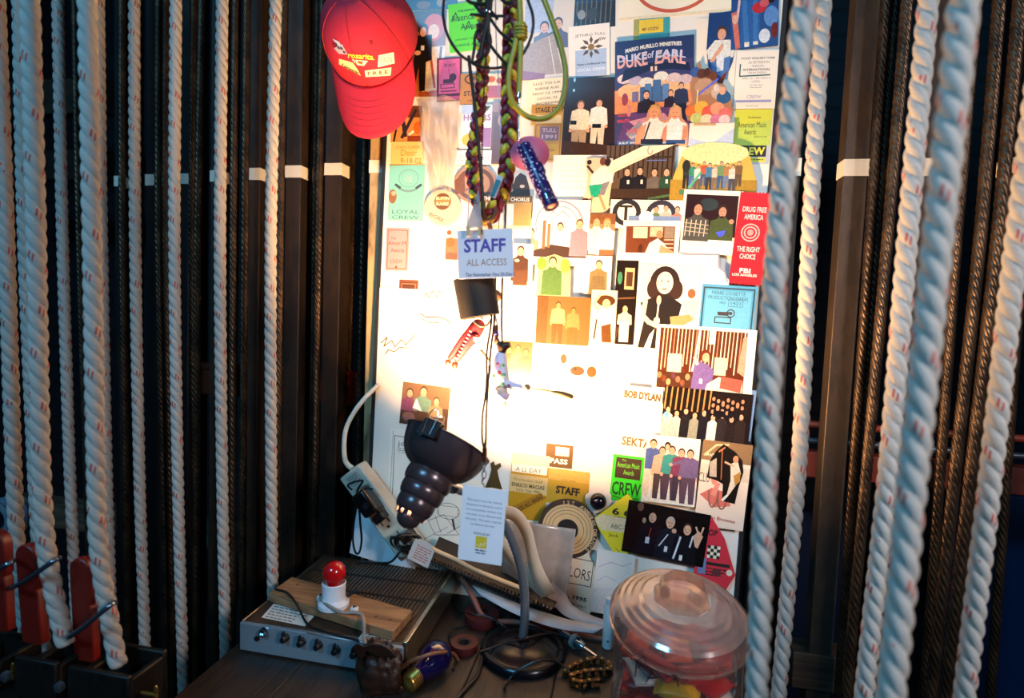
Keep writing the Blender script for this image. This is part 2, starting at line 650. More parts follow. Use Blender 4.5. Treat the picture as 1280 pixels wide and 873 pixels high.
# uv.x = 3 * strand phase (strand number + position across it), uv.y = metres along the rope
_s = _m('FRACT', _sx.outputs['X'])
_id = _m('FLOOR', _sx.outputs['X'])
_t = _m('FRACT', _m('MULTIPLY', _m('ADD', _m('SUBTRACT', _sx.outputs['X'], _m('MULTIPLY', _sx.outputs['Y'], 62.0)), 300.0), 1.0))
_d1 = _m('LESS_THAN', _m('ABSOLUTE', _m('SUBTRACT', _t, 0.30)), 0.06)
_d2 = _m('LESS_THAN', _m('ABSOLUTE', _m('SUBTRACT', _t, 0.52)), 0.05)
_on = _m('MULTIPLY', _m('LESS_THAN', _m('ABSOLUTE', _m('SUBTRACT', _s, 0.50)), 0.27), _m('LESS_THAN', _id, 0.5))
_nzp = _nt.nodes.new('ShaderNodeTexNoise')
_nzp.noise_dimensions = '1D'
_nzp.inputs['Scale'].default_value = 17.0
_nt.links.new(_sx.outputs['Y'], _nzp.inputs['W'])
_on = _m('MULTIPLY', _on, _m('GREATER_THAN', _nzp.outputs['Fac'], 0.40))
_red = _m('MULTIPLY', _m('MAXIMUM', _d1, _d2), _on)
_cb = _nt.nodes.new('ShaderNodeCombineXYZ')
_nt.links.new(_m('MULTIPLY', _m('ADD', _sx.outputs['X'], _m('MULTIPLY', _sx.outputs['Y'], 40.0)), 9.0), _cb.inputs[0])
_nt.links.new(_m('MULTIPLY', _sx.outputs['Y'], 120.0), _cb.inputs[1])
_nz = _nt.nodes.new('ShaderNodeTexNoise')
_nz.inputs['Scale'].default_value = 1.0
_nz.inputs['Detail'].default_value = 5
_nt.links.new(_cb.outputs[0], _nz.inputs['Vector'])
_mx = _nt.nodes.new('ShaderNodeMix')
_mx.data_type = 'RGBA'
_mx.inputs[6].default_value = lin('#96908a') + (1,)
_mx.inputs[7].default_value = lin('#cac4b8') + (1,)
_nt.links.new(_nz.outputs['Fac'], _mx.inputs[0])
_mr = _nt.nodes.new('ShaderNodeMix')
_mr.data_type = 'RGBA'
_mr.inputs[7].default_value = lin('#b8402c') + (1,)
_nt.links.new(_m('MULTIPLY', _red, 0.85), _mr.inputs[0])
_nt.links.new(_mx.outputs[2], _mr.inputs[6])
_nt.links.new(_mr.outputs[2], _b.inputs['Base Color'])
_b.inputs['Roughness'].default_value = 0.85
_b.inputs['Specular IOR Level'].default_value = 0.2
_bp = _nt.nodes.new('ShaderNodeBump')
_bp.inputs['Strength'].default_value = 0.55
_bp.inputs['Distance'].default_value = 0.0015
_nt.links.new(_nz.outputs['Fac'], _bp.inputs['Height'])
_nt.links.new(_bp.outputs[0], _b.inputs['Normal'])

M_CABLE = worn('oily_wire_cable', '#54402e', '#3a2c20', 0.5, 22, 0.36, 0.7, (1, 1, 1))


def twisted(pts, R, lobes, pitch, depth, n, dz, smooth=6, sgn=1):
    """laid rope: lobed section turning along a mostly vertical path"""
    tmp = MB().tube(pts, 0.001, 3, smooth=smooth)
    # centre line resampled evenly
    P = [sum((tmp.v[i * 3 + k] for k in range(3)), Vector()) / 3 for i in range(len(tmp.v) // 3)]
    acc = [0.0]
    for a, b in zip(P, P[1:]):
        acc.append(acc[-1] + (b - a).length)
    L = acc[-1]
    cnt = max(4, int(L / dz))
    out, j = [], 0
    for i in range(cnt + 1):
        s_ = L * i / cnt
        while j < len(P) - 2 and acc[j + 1] < s_:
            j += 1
        f = (s_ - acc[j]) / max(acc[j + 1] - acc[j], 1e-9)
        out.append((P[j].lerp(P[j + 1], f), s_, (P[j + 1] - P[j]).normalized()))
    V, F, U = [], [], []
    X0, Y0 = Vector((1, 0, 0)), Vector((0, 1, 0))
    for c, s_, t in out:
        x = (X0 - t * X0.dot(t)).normalized()
        y = t.cross(x)
        for k in range(n):
            th = 2 * PI * k / n
            a = th + sgn * 2 * PI * s_ / pitch
            r = R * (1 - depth + depth * abs(math.sin(lobes * th / 2)) ** 0.75)
            V.append(c + x * (math.cos(a) * r) + y * (math.sin(a) * r))
    for i in range(cnt):
        for k in range(n):
            k2 = (k + 1) % n
            F.append((i * n + k, i * n + k2, (i + 1) * n + k2, (i + 1) * n + k))
            u0, u1 = lobes * k / n, lobes * (k + 1) / n - 1e-4
            U.append(((u0, out[i][1]), (u1, out[i][1]), (u1, out[i + 1][1]), (u0, out[i + 1][1])))
    F.append(tuple(reversed(range(n))))
    U.append([(0, 0)] * n)
    F.append(tuple(cnt * n + k for k in range(n)))
    U.append([(0, 0)] * n)
    return MB().add(V, F, 0, U)


RG = 'white three strand hand line ropes'


def hand_line(pxs, y, label, R=0.0098, zbot=0.01, dy=None):
    P = [aty(px, py, y + (dy[i] if dy else 0)) for i, (px, py) in enumerate(pxs)]
    # carry straight on above the picture and (unless tied off) below it
    d = (P[0] - P[1]).normalized()
    P.insert(0, P[0] + d * ((1.95 - P[0].z) / max(d.z, 0.2)))
    if zbot is not None:
        d = (P[-1] - P[-2]).normalized()
        P.append(P[-1] + d * ((zbot - P[-1].z) / min(d.z, -0.2)))
    q = twisted(P[::-1], R, 3, R * 2 * 2.75, 0.27, 27, R * 0.30, smooth=4, sgn=-1)
    return solo('hand_line_rope', label, 'rope', q, M_ROPE, RG, smooth=180)


hand_line([(-4, -10), (8, 300), (17, 580), (23, 700), (34, 800)], -0.35, 'white rope cut by the left edge of the view, running down behind the red handle', zbot=None)
hand_line([(37, -10), (45, 290), (51, 580), (60, 700), (82, 806)], -0.44, 'thick white rope held by the steel ring of the left red handle', R=0.0102, zbot=None)
hand_line([(24, -10), (31, 290), (43, 580), (51, 735)], -0.27, 'white rope half hidden just behind the thick rope at the left')
hand_line([(72, -10), (78, 290), (87, 580), (93, 720)], -0.10, 'thin looking white rope ending behind the upright red handle')
hand_line([(109, -10), (115, 290), (120, 580), (125, 700), (148, 832)], -0.43, 'thick white rope held by the steel ring of the right red handle', R=0.0102, zbot=None)
hand_line([(123, -10), (127, 290), (133, 580), (139, 770)], -0.12, 'white rope peeking out behind the rope in the right red handle')
hand_line([(168, -10), (169, 290), (174, 580), (181, 800)], -0.11, 'white rope third to the left of the rope nearest the red cap')
hand_line([(220, -10), (218, 290), (222, 580), (229, 850)], -0.12, 'white rope hanging just off the left corner of the table')
hand_line([(278, -10), (275, 290), (277.5, 580), (282, 818)], -0.13, 'white rope hanging next to the left edge of the table')
hand_line([(345, -10), (338.5, 290), (339, 580), (341, 738)], -0.125, 'white rope left of the red cap, dropping behind the plank with the red bulb')
hand_line([(1008, -10), (973, 290), (958, 580), (947, 850)], -0.49, 'thick white rope in front of the right edge of the board')
hand_line([(1030, -10), (1012, 290), (1000, 560), (975, 850)], -0.22, 'slimmer white rope right behind the one at the edge of the board')
hand_line([(1161, -10), (1135, 290), (1111, 580), (1082, 850)], -0.33, 'white rope in the middle of the right hand ropes')
hand_line([(1206, -10), (1173, 290), (1142, 580), (1115, 850)], -0.55, 'thickest blurred white rope nearest the viewer at the right')
hand_line([(1312, -10), (1272, 290), (1240, 580), (1208, 850)], -0.36, 'white rope slanting in at the far right edge of the view')

CG = 'dark steel wire lift cables'


def cable(pxs, y, label, R=0.0068, zbot=0.01):
    P = [aty(px, py, y) for px, py in pxs]
    d = (P[0] - P[1]).normalized()
    P.insert(0, P[0] + d * ((1.95 - P[0].z) / max(d.z, 0.2)))
    d = (P[-1] - P[-2]).normalized()
    P.append(P[-1] + d * ((zbot - P[-1].z) / min(d.z, -0.2)))
    q = twisted(P[::-1], R, 6, R * 2 * 5.2, 0.22, 30, R * 0.6, smooth=2, sgn=-1)
    return solo('wire_cable', label, 'cable', q, M_CABLE, CG, smooth=180)


cable([(93, 0), (99, 290), (108, 580)], 0.02, 'dark wire cable left of the second red handle rope')
cable([(152, 0), (153, 290), (157, 580)], 0.0, 'lone dark wire cable between two white ropes at the left')
cable([(198, 0), (198, 290), (204, 580)], -0.02, 'left one of a dark cable pair beside the white rope off the table corner')
cable([(208, 0), (208, 290), (213, 580)], -0.03, 'right one of a dark cable pair touching the white rope off the table corner')
cable([(242, 0), (240, 290), (243, 580)], 0.02, 'rear dark cable seen right of the white rope off the table corner')
cable([(252, 0), (247, 290), (246, 580)], -0.03, 'bright edged wire cable midway between two ropes left of the table')
cable([(294, 0), (291.5, 290), (291, 590)], -0.03, 'wire cable just right of the rope beside the table')
cable([(308, 0), (306, 290), (304, 590)], -0.03, 'wire cable hugging the left side of a brown steel bar')
cable([(355, 0), (350, 290), (347.5, 590)], -0.05, 'wire cable close behind the rope nearest the red cap')
cable([(397, 0), (394, 300), (390, 590)], 0.045, 'rear wire cable between the two lit steel bars left of the cap')
cable([(403, 0), (398, 300), (394, 590)], 0.028, 'front wire cable between the two lit steel bars left of the cap')
cable([(445, 0), (440, 300), (436, 590)], 0.125, 'dim wire cable below the red cap, left one')
cable([(459, 0), (454, 300), (448, 590)], 0.09, 'dim wire cable below the red cap beside the cream bar')
cable([(1107, 0), (1087, 290), (1068, 570)], -0.02, 'dark wire cable right of the grey brown bar')
cable([(1119, 0), (1098, 290), (1079, 570)], 0.06, 'dark wire cable hidden behind the bronze one')
cable([(1134, 0), (1110, 290), (1085, 570)], -0.13, 'bronze wire cable right of the grey brown steel bar', 0.0072)
cable([(1222, 0), (1197, 290), (1176, 580)], -0.05, 'dark wire cable just right of the thickest rope')
cable([(1249, 0), (1226, 290), (1196, 570)], -0.13, 'bronze wire cable left one of the right hand pair', 0.0075)
cable([(1275, 0), (1248, 290), (1216, 570)], -0.16, 'bronze wire cable right one of the right hand pair', 0.0075)
cable([(1306, 0), (1280, 290), (1259, 580)], -0.02, 'dark wire cable behind the rope at the far right edge')
# ================================================================== table and board
TZ = 0.768          # table top height
M_TABLE = wood('worn_dark_table_top', '#17120f', '#33281f', 1, 7, 0.55, 0.35)
t = Thing('work_table', 'dark worn wooden table carrying the lamp, the amplifier and the jar', 'table', (-0.18, -0.2, 0.0))
q = MB()
for i in range(6):
    q.box((-0.56 + 0.1215 * (i + 0.5), -0.1775, TZ - 0.0125), (0.1211, 0.385, 0.025))
t.part('table_top', q, M_TABLE, bevel=0.002)
q = MB()
q.box((-0.1955, -0.35, TZ - 0.065), (0.68, 0.02, 0.08)).box((-0.1955, -0.005, TZ - 0.065), (0.68, 0.02, 0.08))
q.box((-0.535, -0.1775, TZ - 0.065), (0.02, 0.325, 0.08)).box((0.144, -0.1775, TZ - 0.065), (0.02, 0.325, 0.08))
t.part('apron', q, M_TABLE, bevel=0.002)
for lx in (-0.52, 0.13):
    for ly in (-0.335, -0.02):
        t.part('leg', MB().box((lx, ly, (TZ - 0.025) / 2), (0.045, 0.045, TZ - 0.026)), M_TABLE, bevel=0.003)

c_ = [aty(489, 60, 0), aty(979, 0, 0), aty(918, 740, 0), aty(460, 700, 0)]


def at_z(p, r, z):
    f = (z - p.z) / (r.z - p.z)
    return p.lerp(r, f)


TL, TR = at_z(c_[0], c_[3], 1.98), at_z(c_[1], c_[2], 1.98)
BL, BR = at_z(c_[0], c_[3], TZ + 0.001), at_z(c_[1], c_[2], TZ + 0.001)
bt = Thing('notice_board', 'tall white painted board behind the lamp, covered in passes and photos', 'board', (BL + BR) / 2)
M_BOARD = mat('#e9e1d2', 0.6, var=0.05, scale=14, bump=0.05)
q = MB().hexa([p + Vector((0, 0.0, 0)) for p in (TL, TR, BR, BL)][::-1], [p + Vector((0, 0.012, 0)) for p in (TL, TR, BR, BL)][::-1])
bt.part('panel', q, M_BOARD, smooth=None)
M_EDGE = mat('#17161a', 0.6)
for (a, b, s) in ((TL, BL, -1), (TR, BR, 1)):
    q = MB().hexa([b + Vector((0, -0.001, 0)), b + Vector((s * 0.007, -0.001, 0)), b + Vector((s * 0.007, 0.013, 0)), b + Vector((0, 0.013, 0))],
           [a + Vector((0, -0.001, 0)), a + Vector((s * 0.007, -0.001, 0)), a + Vector((s * 0.007, 0.013, 0)), a + Vector((0, 0.013, 0))])
    bt.part('edging', q, M_EDGE, smooth=None, label='black edging strip')

# ================================================================== flat printed things
INK = '#1c1a1a'


def clip(poly, x0, y0, x1, y1):
    def cut(P, ins, inter):
        out = []
        for i in range(len(P)):
            a, b = P[i - 1], P[i]
            if ins(b):
                if not ins(a):
                    out.append(inter(a, b))
                out.append(b)
            elif ins(a):
                out.append(inter(a, b))
        return out

    def ix(x):
        return lambda a, b: (x, a[1] + (b[1] - a[1]) * (x - a[0]) / (b[0] - a[0]))

    def iy(y):
        return lambda a, b: (a[0] + (b[0] - a[0]) * (y - a[1]) / (b[1] - a[1]), y)
    for ins, it in ((lambda p: p[0] >= x0, ix(x0)), (lambda p: p[0] <= x1, ix(x1)), (lambda p: p[1] >= y0, iy(y0)), (lambda p: p[1] <= y1, iy(y1))):
        if poly:
            poly = cut(poly, ins, it)
    return poly


def stroke(pts, w):
    """polyline as quads"""
    out = []
    for a, b in zip(pts, pts[1:]):
        dx, dy = b[0] - a[0], b[1] - a[1]
        l = math.hypot(dx, dy) or 1
        nx, ny = -dy / l * w / 2, dx / l * w / 2
        ex, ey = dx / l * w * 0.25, dy / l * w * 0.25
        out.append([(a[0] + nx - ex, a[1] + ny - ey), (b[0] + nx + ex, b[1] + ny + ey), (b[0] - nx + ex, b[1] - ny + ey), (a[0] - nx - ex, a[1] - ny - ey)])
    return out


def R_(x0, y0, x1, y1, c):
    return [('p', [(x0, y0), (x1, y0), (x1, y1), (x0, y1)], c)]


def E_(cx, cy, rx, ry, c, n=20):
    return [('p', [(cx + rx * math.cos(2 * PI * k / n), cy + ry * math.sin(2 * PI * k / n)) for k in range(n)], c)]


def P_(pts, c):
    return [('p', pts, c)]


def L_(pts, w_, c):
    return [('m', stroke(pts, w_), c)]


def O_(cx, cy, rx, ry, w_, c, n=24, a0=0, a1=360):
    pts = [(cx + rx * math.cos(math.radians(a0 + (a1 - a0) * k / n)), cy + ry * math.sin(math.radians(a0 + (a1 - a0) * k / n))) for k in range(n + 1)]
    return L_(pts, w_, c)


def BOX_(x0, y0, x1, y1, w_, c):
    return L_([(x0, y0), (x1, y0), (x1, y1), (x0, y1), (x0, y0)], w_, c)


def T_(s, cx, cy, h, c, w_=None, b=0.02, rot=0, arc=0):
    return [('t', s, cx, cy, h, c, w_, b, rot, arc)]


def LN_(x0, x1, y, n, dy, c, h=1.0, seed=1):
    rr = random.Random(seed + int(y))
    quads = []
    for i in range(n):
        x = x0
        end = x1 - (rr.random() * 0.3 * (x1 - x0) if i % 3 == 2 else 0)
        while x < end - 1:
            wl = min(end - x, rr.uniform(2.0, 6.5))
            yy = y + i * dy
            quads.append([(x, yy), (x + wl, yy), (x + wl, yy + h), (x, yy + h)])
            x += wl + 1.0
    return [('m', quads, c)]


SK = '#d8a483'


def bust(x, y, s, shirt, hair='#35241a', skin=SK, low=5.0, wid=2.3):
    """head centre x,y radius s with shoulders below"""
    o = P_([(x - s * 0.45, y + s * 0.7), (x + s * 0.45, y + s * 0.7), (x + s * 1.1, y + s * 1.6), (x + s * wid * 0.9, y + s * 2.0), (x + s * wid, y + s * low), (x - s * wid, y + s * low), (x - s * wid * 0.9, y + s * 2.0), (x - s * 1.1, y + s * 1.6)], shirt)
    o += E_(x, y - s * 0.15, s * 0.95, s * 1.2, hair)
    o += E_(x, y + s * 0.15, s * 0.78, s * 1.05, skin)
    if s > 3.2:
        o += E_(x - s * 0.3, y + s * 0.0, s * 0.1, s * 0.08, '#2a1c14', 8) + E_(x + s * 0.3, y + s * 0.0, s * 0.1, s * 0.08, '#2a1c14', 8)
        o += R_(x - s * 0.28, y + s * 0.62, x + s * 0.28, y + s * 0.74, '#8c4a3c')
    return o


def fig(x, y, h, shirt, legs, hair='#35241a', skin=SK, lean=0, arms=1):
    """standing figure, crown at y, h tall"""
    s = h / 15.0
    hy = y + s * 1.2
    sx, hx = x, x + lean
    o = P_([(hx - 2.0 * s, y + 7.2 * s), (hx + 2.0 * s, y + 7.2 * s), (hx + 1.9 * s, y + h), (hx + 0.5 * s, y + h), (hx, y + 9 * s), (hx - 0.5 * s, y + h), (hx - 1.9 * s, y + h)], legs)
    o += P_([(sx - 0.6 * s, y + 2.1 * s), (sx + 0.6 * s, y + 2.1 * s), (sx + 2.2 * s, y + 2.8 * s), (hx + 2.0 * s, y + 7.8 * s), (hx - 2.0 * s, y + 7.8 * s), (sx - 2.2 * s, y + 2.8 * s)], shirt)
    if arms:
        o += P_([(sx - 2.3 * s, y + 2.8 * s), (sx - 1.5 * s, y + 3.0 * s), (hx - 1.9 * s, y + 7.6 * s), (hx - 2.8 * s, y + 7.4 * s)], shirt)
        o += P_([(sx + 2.3 * s, y + 2.8 * s), (sx + 1.5 * s, y + 3.0 * s), (hx + 1.9 * s, y + 7.6 * s), (hx + 2.8 * s, y + 7.4 * s)], shirt)
        o += E_(hx - 2.4 * s, y + 8 * s, 0.45 * s, 0.5 * s, skin, 10) + E_(hx + 2.4 * s, y + 8 * s, 0.45 * s, 0.5 * s, skin, 10)
    o += E_(x, hy - 0.15 * s, 1.0 * s, 1.25 * s, hair) + E_(x, hy + 0.15 * s, 0.82 * s, 1.05 * s, skin)
    if s > 3:
        o += E_(x - s * 0.3, hy, s * 0.1, s * 0.1, '#2a1c14', 8) + E_(x + s * 0.3, hy, s * 0.1, s * 0.1, '#2a1c14', 8)
    return o


_placed = []
CARDS = {}


def card(name, label, cat, box, col, ops=(), rot=0.8, y=None, shape=None, gloss=0.55, group=None, thick=0.0004, sheet='sheet', mats=None, lift=0.0):
    """flat sheet pinned to the board; box, shape and ops are read in photograph pixels, size and place are real"""
    x0, y0, x1, y1 = box
    cx, cy = (x0 + x1) / 2, (y0 + y1) / 2
    layer = 0
    if y is None:
        for (bx, ly) in _placed:
            if bx[0] < x1 + 1 and bx[2] > x0 - 1 and bx[1] < y1 + 1 and bx[3] > y0 - 1:
                layer = max(layer, ly + 1)
        _placed.append((box, layer))
        Y = -0.0006 - layer * 0.0007 - lift
    else:
        Y = y
    C = aty(cx, cy, Y)
    W = (aty(x1, cy, Y) - aty(x0, cy, Y)).x
    H = (aty(cx, y0, Y) - aty(cx, y1, Y)).z
    a = math.radians(rot)
    U = Vector((math.cos(a), 0, -math.sin(a)))
    V = Vector((-math.sin(a), 0, -math.cos(a)))
    sx, sy = W / (x1 - x0), H / (y1 - y0)

    def mp(px, py, off):
        return C + U * ((px - cx) * sx) + V * ((py - cy) * sy) + Vector((0, -off, 0))
    t = Thing(name, label, cat, mp(cx, y1, 0), group)
    out = shape or [(x0, y0), (x1, y0), (x1, y1), (x0, y1)]
    t.part(sheet, MB().plate([mp(px, py, 0) for px, py in out], (0, -1, 0), thick), mats or mat(col, gloss, var=0.05, scale=35), smooth=None)
    pic, let = MB(), MB()
    pm, lm = [], []

    def idx(lst, c):
        if c not in lst:
            lst.append(c)
        return lst.index(c)

    def face(mb, pts, off, mi):
        if len(pts) < 3:
            return
        ar = sum(pts[i - 1][0] * pts[i][1] - pts[i][0] * pts[i - 1][1] for i in range(len(pts)))
        if ar < 0:
            pts = pts[::-1]
        # pixel y runs down, so positive area here faces away; flip to face -Y
        mb.add([mp(p[0], p[1], off) for p in pts[::-1]], [tuple(range(len(pts)))], mi)
    k = 0
    step = min(1.3e-5, 0.00045 / max(1, len(ops)))
    for op in ops:
        k += 1
        off = 0.00006 + step * k
        if op[0] == 'p':
            pts = op[1] if shape else clip(list(op[1]), x0, y0, x1, y1)
            face(pic, pts, off, idx(pm, op[2]))
        elif op[0] == 'm':
            for j, qd in enumerate(op[1]):
                qd = qd if shape else clip(list(qd), x0, y0, x1, y1)
                face(pic, qd, off + 1e-6 * (j % 2), idx(pm, op[2]))
        elif op[0] == 't':
            _, s, tx, ty, h, c, w_, b, rt, arc = op
            tv, tf, bb = text2d(s, b)
            bw, bh = bb[2] - bb[0], bb[3] - bb[1]
            ky = h / bh
            kx = (w_ / bw) if w_ else ky
            ra = math.radians(rt)
            P = []
            for (vx, vy) in tv:
                lx = (vx - (bb[0] + bb[2]) / 2) * kx
                ly = -(vy - (bb[1] + bb[3]) / 2) * ky
                if arc:
                    ly += arc * ((2 * lx / (bw * kx)) ** 2)
                P.append(mp(tx + lx * math.cos(ra) - ly * math.sin(ra), ty + lx * math.sin(ra) + ly * math.cos(ra), off))
            let.add(P, tf, idx(lm, c))
    if pic.f:
        t.part('printed_picture', pic, [mat(c, gloss, var=0.42 if gloss < 0.35 else 0.2, scale=210) for c in pm], smooth=None)
    if let.f:
        t.part('lettering', let, [mat(c, gloss, var=0.03) for c in lm], smooth=None)
    CARDS[label] = mp
    return t


def gramophone(x, y, s, c):
    return O_(x + s * 0.55, y - s * 0.2, s * 0.42, s * 0.42, s * 0.12, c, 16) + E_(x + s * 0.55, y - s * 0.2, s * 0.2, s * 0.2, c, 10) + \
        P_([(x - s, y - s * 0.3), (x + s * 0.4, y - s * 0.35), (x + s * 0.3, y + s * 0.1), (x - s * 0.9, y + s * 0.1)], c) + BOX_(x - s * 1.2, y + s * 0.3, x + s * 0.6, y + s * 0.95, s * 0.12, c)


PG, SG, PA = 'crew passes on the board', 'snapshots on the board', 'papers on the board'
# ------------------------------------------------------------------ upper left of the board
card('photograph', 'bluish dark photo cut by the top edge, above the green pass', 'photo', (500, -25, 572, 12), '#1d2438',
     R_(500, -25, 572, 0, '#25314f') + E_(530, 6, 9, 5, '#6b4a30') + E_(552, 4, 6, 5, '#8a6a4a'), gloss=0.3, group=SG)
card('photograph', 'photo of a figure in black beside an orange haired costume', 'photo', (500, 14, 556, 121), '#8a5636',
     R_(500, 14, 556, 40, '#4a3020') + P_([(505, 85), (556, 80), (556, 121), (500, 121)], '#b05a2c') +
     P_([(528, 60), (556, 58), (556, 112), (530, 115)], '#e6c9a4') + E_(541, 35, 13, 17, '#c8552a') + E_(541, 40, 7, 9, '#e8b48c') + L_([(537, 62), (545, 110)], 3, '#b03a2a') + L_([(551, 60), (549, 112)], 3, '#7a4a3a') +
     P_([(519, 44), (539, 44), (540, 75), (533, 78), (533, 114), (526, 114), (524, 84), (519, 114), (516, 112)], '#171314') + E_(528, 37, 6, 8, '#2a1a14') + E_(528, 40, 4, 6, '#d79a70') + R_(526, 57, 530, 63, '#d8d2c8') + E_(522, 66, 4, 3, '#d79a70') + E_(537, 113, 4, 2, '#e8ddd0'), gloss=0.3, group=SG)
card('photograph', 'photo with striped legs and dark bars at the left, beneath the cap brim', 'photo', (489, 133, 527, 178), '#c98a4a',
     R_(489, 133, 527, 147, '#6a3a20') + P_([(492, 142), (510, 138), (508, 156), (492, 156)], '#d9a860') + L_([(497, 152), (493, 177)], 2.5, '#241a1c') + L_([(504, 152), (507, 170)], 5, '#2a2430') + L_([(519, 138), (503, 172)], 4, '#2f2638') +
     L_([(512, 168), (527, 158)], 3, '#fff1d8') + R_(510, 170, 527, 178, '#8a3a22') + E_(522, 160, 5, 8, '#d46a2a'), gloss=0.3, group=SG)
card('neon_pass', 'neon green pass in the top row, partly behind the black cords', 'pass', (561, 3, 604, 64), '#63e12e',
     T_('THE ANNUAL', 584, 13, 2.6, INK) + T_('American', 580, 21, 8, INK, 32, 0) + T_('Awards', 590, 33, 8, INK, 28, 0) + L_([(566, 25), (570, 14), (574, 25)], 1, INK) + L_([(581, 38), (586, 27), (590, 38)], 1, INK) +
     T_('JANUARY 27, 1992', 584, 49, 3.2, '#2b6a1c', 32, 0) + T_('SHRINE AUD', 584, 56, 3.2, '#2b6a1c', 32, 0), rot=-4, group=PG)
card('pink_pass', 'small pink pass with dark maroon border and drawing', 'pass', (546, 72, 577, 127), '#5b1230',
     R_(548.5, 74, 574.5, 117, '#e0608e') + R_(548.5, 120.5, 574.5, 125, '#c84a76') + LN_(555, 569, 80, 2, 2.2, '#7a2244') + L_([(561, 86), (562, 95)], 0.8, '#7a2244') + E_(566, 97, 4.5, 5, '#4a1430') + R_(554, 99, 567, 104, '#4a1430') + BOX_(551, 105, 568, 110, 0.9, '#4a1430') + R_(551, 113, 571, 115, '#8a2850'), rot=-1.5, group=PG)
card('tan_pass', 'tan pass lettered STAGE, half hidden by the left braid', 'pass', (575, 92, 607, 131), '#b87f38',
     O_(591, 99, 10, 6, 2, '#5a3a1c') + E_(591, 98, 5, 3, '#6a4420') + T_('STAGE', 592, 117, 6, '#4a3018', 24) + T_('CREW', 592, 126, 3, '#6a4824', 14), group=PG)
card('striped_pass', 'pale blue and mauve pass behind the lower left braid', 'pass', (575, 131, 616, 186), '#c9d2dc',
     R_(575, 131, 616, 143, '#b8cbe0') + T_('HOURS', 596, 147, 8, '#8a6aa8', 34) + E_(587, 175, 9, 8, '#e2b050') + E_(594, 167, 6, 6, '#eec46a') + R_(602, 160, 614, 184, '#8f74a6') + R_(576, 132, 590, 142, '#a8c0e4') + P_([(600, 133), (612, 133), (608, 139), (600, 137)], '#4a6a5a'), group=PG)
card('photograph', 'narrow brown photo strip between the two braids', 'photo', (614, 128, 633, 205), '#6b4a38', R_(614, 128, 633, 140, '#8a6a54') + R_(616, 145, 631, 202, '#5b3f32') + E_(626, 150, 4, 8, '#b58c70'), gloss=0.3, group=SG)
card('mauve_pass', 'pinkish pass high between the braids with a flower print', 'pass', (606, 92, 634, 122), '#a86a86', R_(606, 92, 634, 107, '#efd8b8') + E_(614, 99, 5, 4, '#c86a4a') + E_(624, 101, 4, 4, '#b45a58') + T_('S', 628, 113, 7, INK), group=PG)
card('local_pass', 'white pass lettered LOCAL STAFF between the lanyard strands', 'pass', (569, 188, 614, 206), '#e6e6ec', T_('LOCAL STAFF', 592, 198, 7.5, '#7f8fb0', 41, 0.0) + R_(569, 203, 614, 205, '#c9d0e0'), group=PG)
card('round_badge', 'round brown badge behind the bottom of the left braid', 'badge', (567, 206, 622, 254), '#a07c68',
     O_(594, 230, 21, 18, 5, '#5a463e') + E_(594, 230, 11, 9, '#dccabc') + R_(590, 213, 597, 221, '#3a2c28') + L_([(583, 238), (604, 222)], 2, '#6a4a44') + P_([(568, 226), (580, 216), (582, 240), (570, 244)], '#6b4636'),
     shape=[(594 + 27 * math.cos(2 * PI * k / 28), 230 + 24 * math.sin(2 * PI * k / 28)) for k in range(28)], group=PG)
card('handwritten_note', 'yellowed note handwritten in orange, on the left edge of the board', 'note', (489, 177, 530, 207), '#e0c078',
     T_('DAN CARR', 510, 184, 4, '#b5761c', 30, 0) + T_('Deer', 511, 191, 8, '#c08420', 20, 0) + T_('9-18-02', 514, 201, 7, '#b5761c', 26, 0.01) + L_([(490, 206), (529, 205)], 0.8, '#c08420'), gloss=0.7, group=PA)
card('teal_pass', 'pale teal pass with crest lettered LOYAL CREW, at left edge', 'pass', (486, 207, 530, 276), '#7cc0ac',
     O_(510, 223, 12, 11, 1, '#6f9a8e') + O_(510, 222, 8, 8, 0.7, '#7fa89c') + E_(510, 224, 5, 5, '#8fb8ac') + O_(510, 224, 17, 15, 3, '#6e8f88', 20, 30, 150) + L_([(494, 231), (500, 235)], 3, '#33443f') + L_([(526, 231), (520, 235)], 3, '#33443f') +
     LN_(502, 520, 245, 4, 3.4, '#7aa79b', 0.8) + E_(491, 246, 5, 9, '#8a5a34') + E_(492, 242, 3, 3, '#d9a37c') + T_('LOYAL', 508, 265, 5, '#4a5f6a', 34, 0) + T_('CREW', 508, 272, 4.5, '#4a5f6a', 34, 0), group=PG)
card('pink_crew_pass', 'pale pink pass lettered CREW at the left edge of the board', 'pass', (482, 285, 511, 339), '#dc8c8a',
     BOX_(484.5, 288, 508.5, 336, 0.8, '#a8302c') + T_('The', 491, 298, 3, '#a82c28', None, 0) + T_('Amer.M', 496, 304, 5, '#a82c28', 22, 0) + T_('Awards', 497, 313, 5, '#a82c28', 17, 0) + T_('CREW', 496, 327, 5, '#c9504a', 16, 0) + E_(496, 334, 1.6, 1.4, '#8a2a24', 10), group=PG)
card('round_work_pass', 'round pinkish sticker with a brown stamp and the word WORK', 'sticker', (530, 237, 577, 281), '#dcb09a',
     E_(553, 252, 10.5, 10.5, '#6a4418') + R_(544, 247, 562, 257, '#a8763e') + T_('BUFFIN', 553, 248, 4, '#f0dcb8', 16) + T_('RAISE', 553, 255, 4, '#f0dcb8', 15) + T_('WORK', 546, 272, 5.5, '#b06a50', 22, 0.02, 25) + O_(553, 259, 22, 20, 0.8, '#dcae9a'),
     shape=[(553 + 23 * math.cos(2 * PI * k / 28), 259 + 22 * math.sin(2 * PI * k / 28)) for k in range(28)], group=PG)
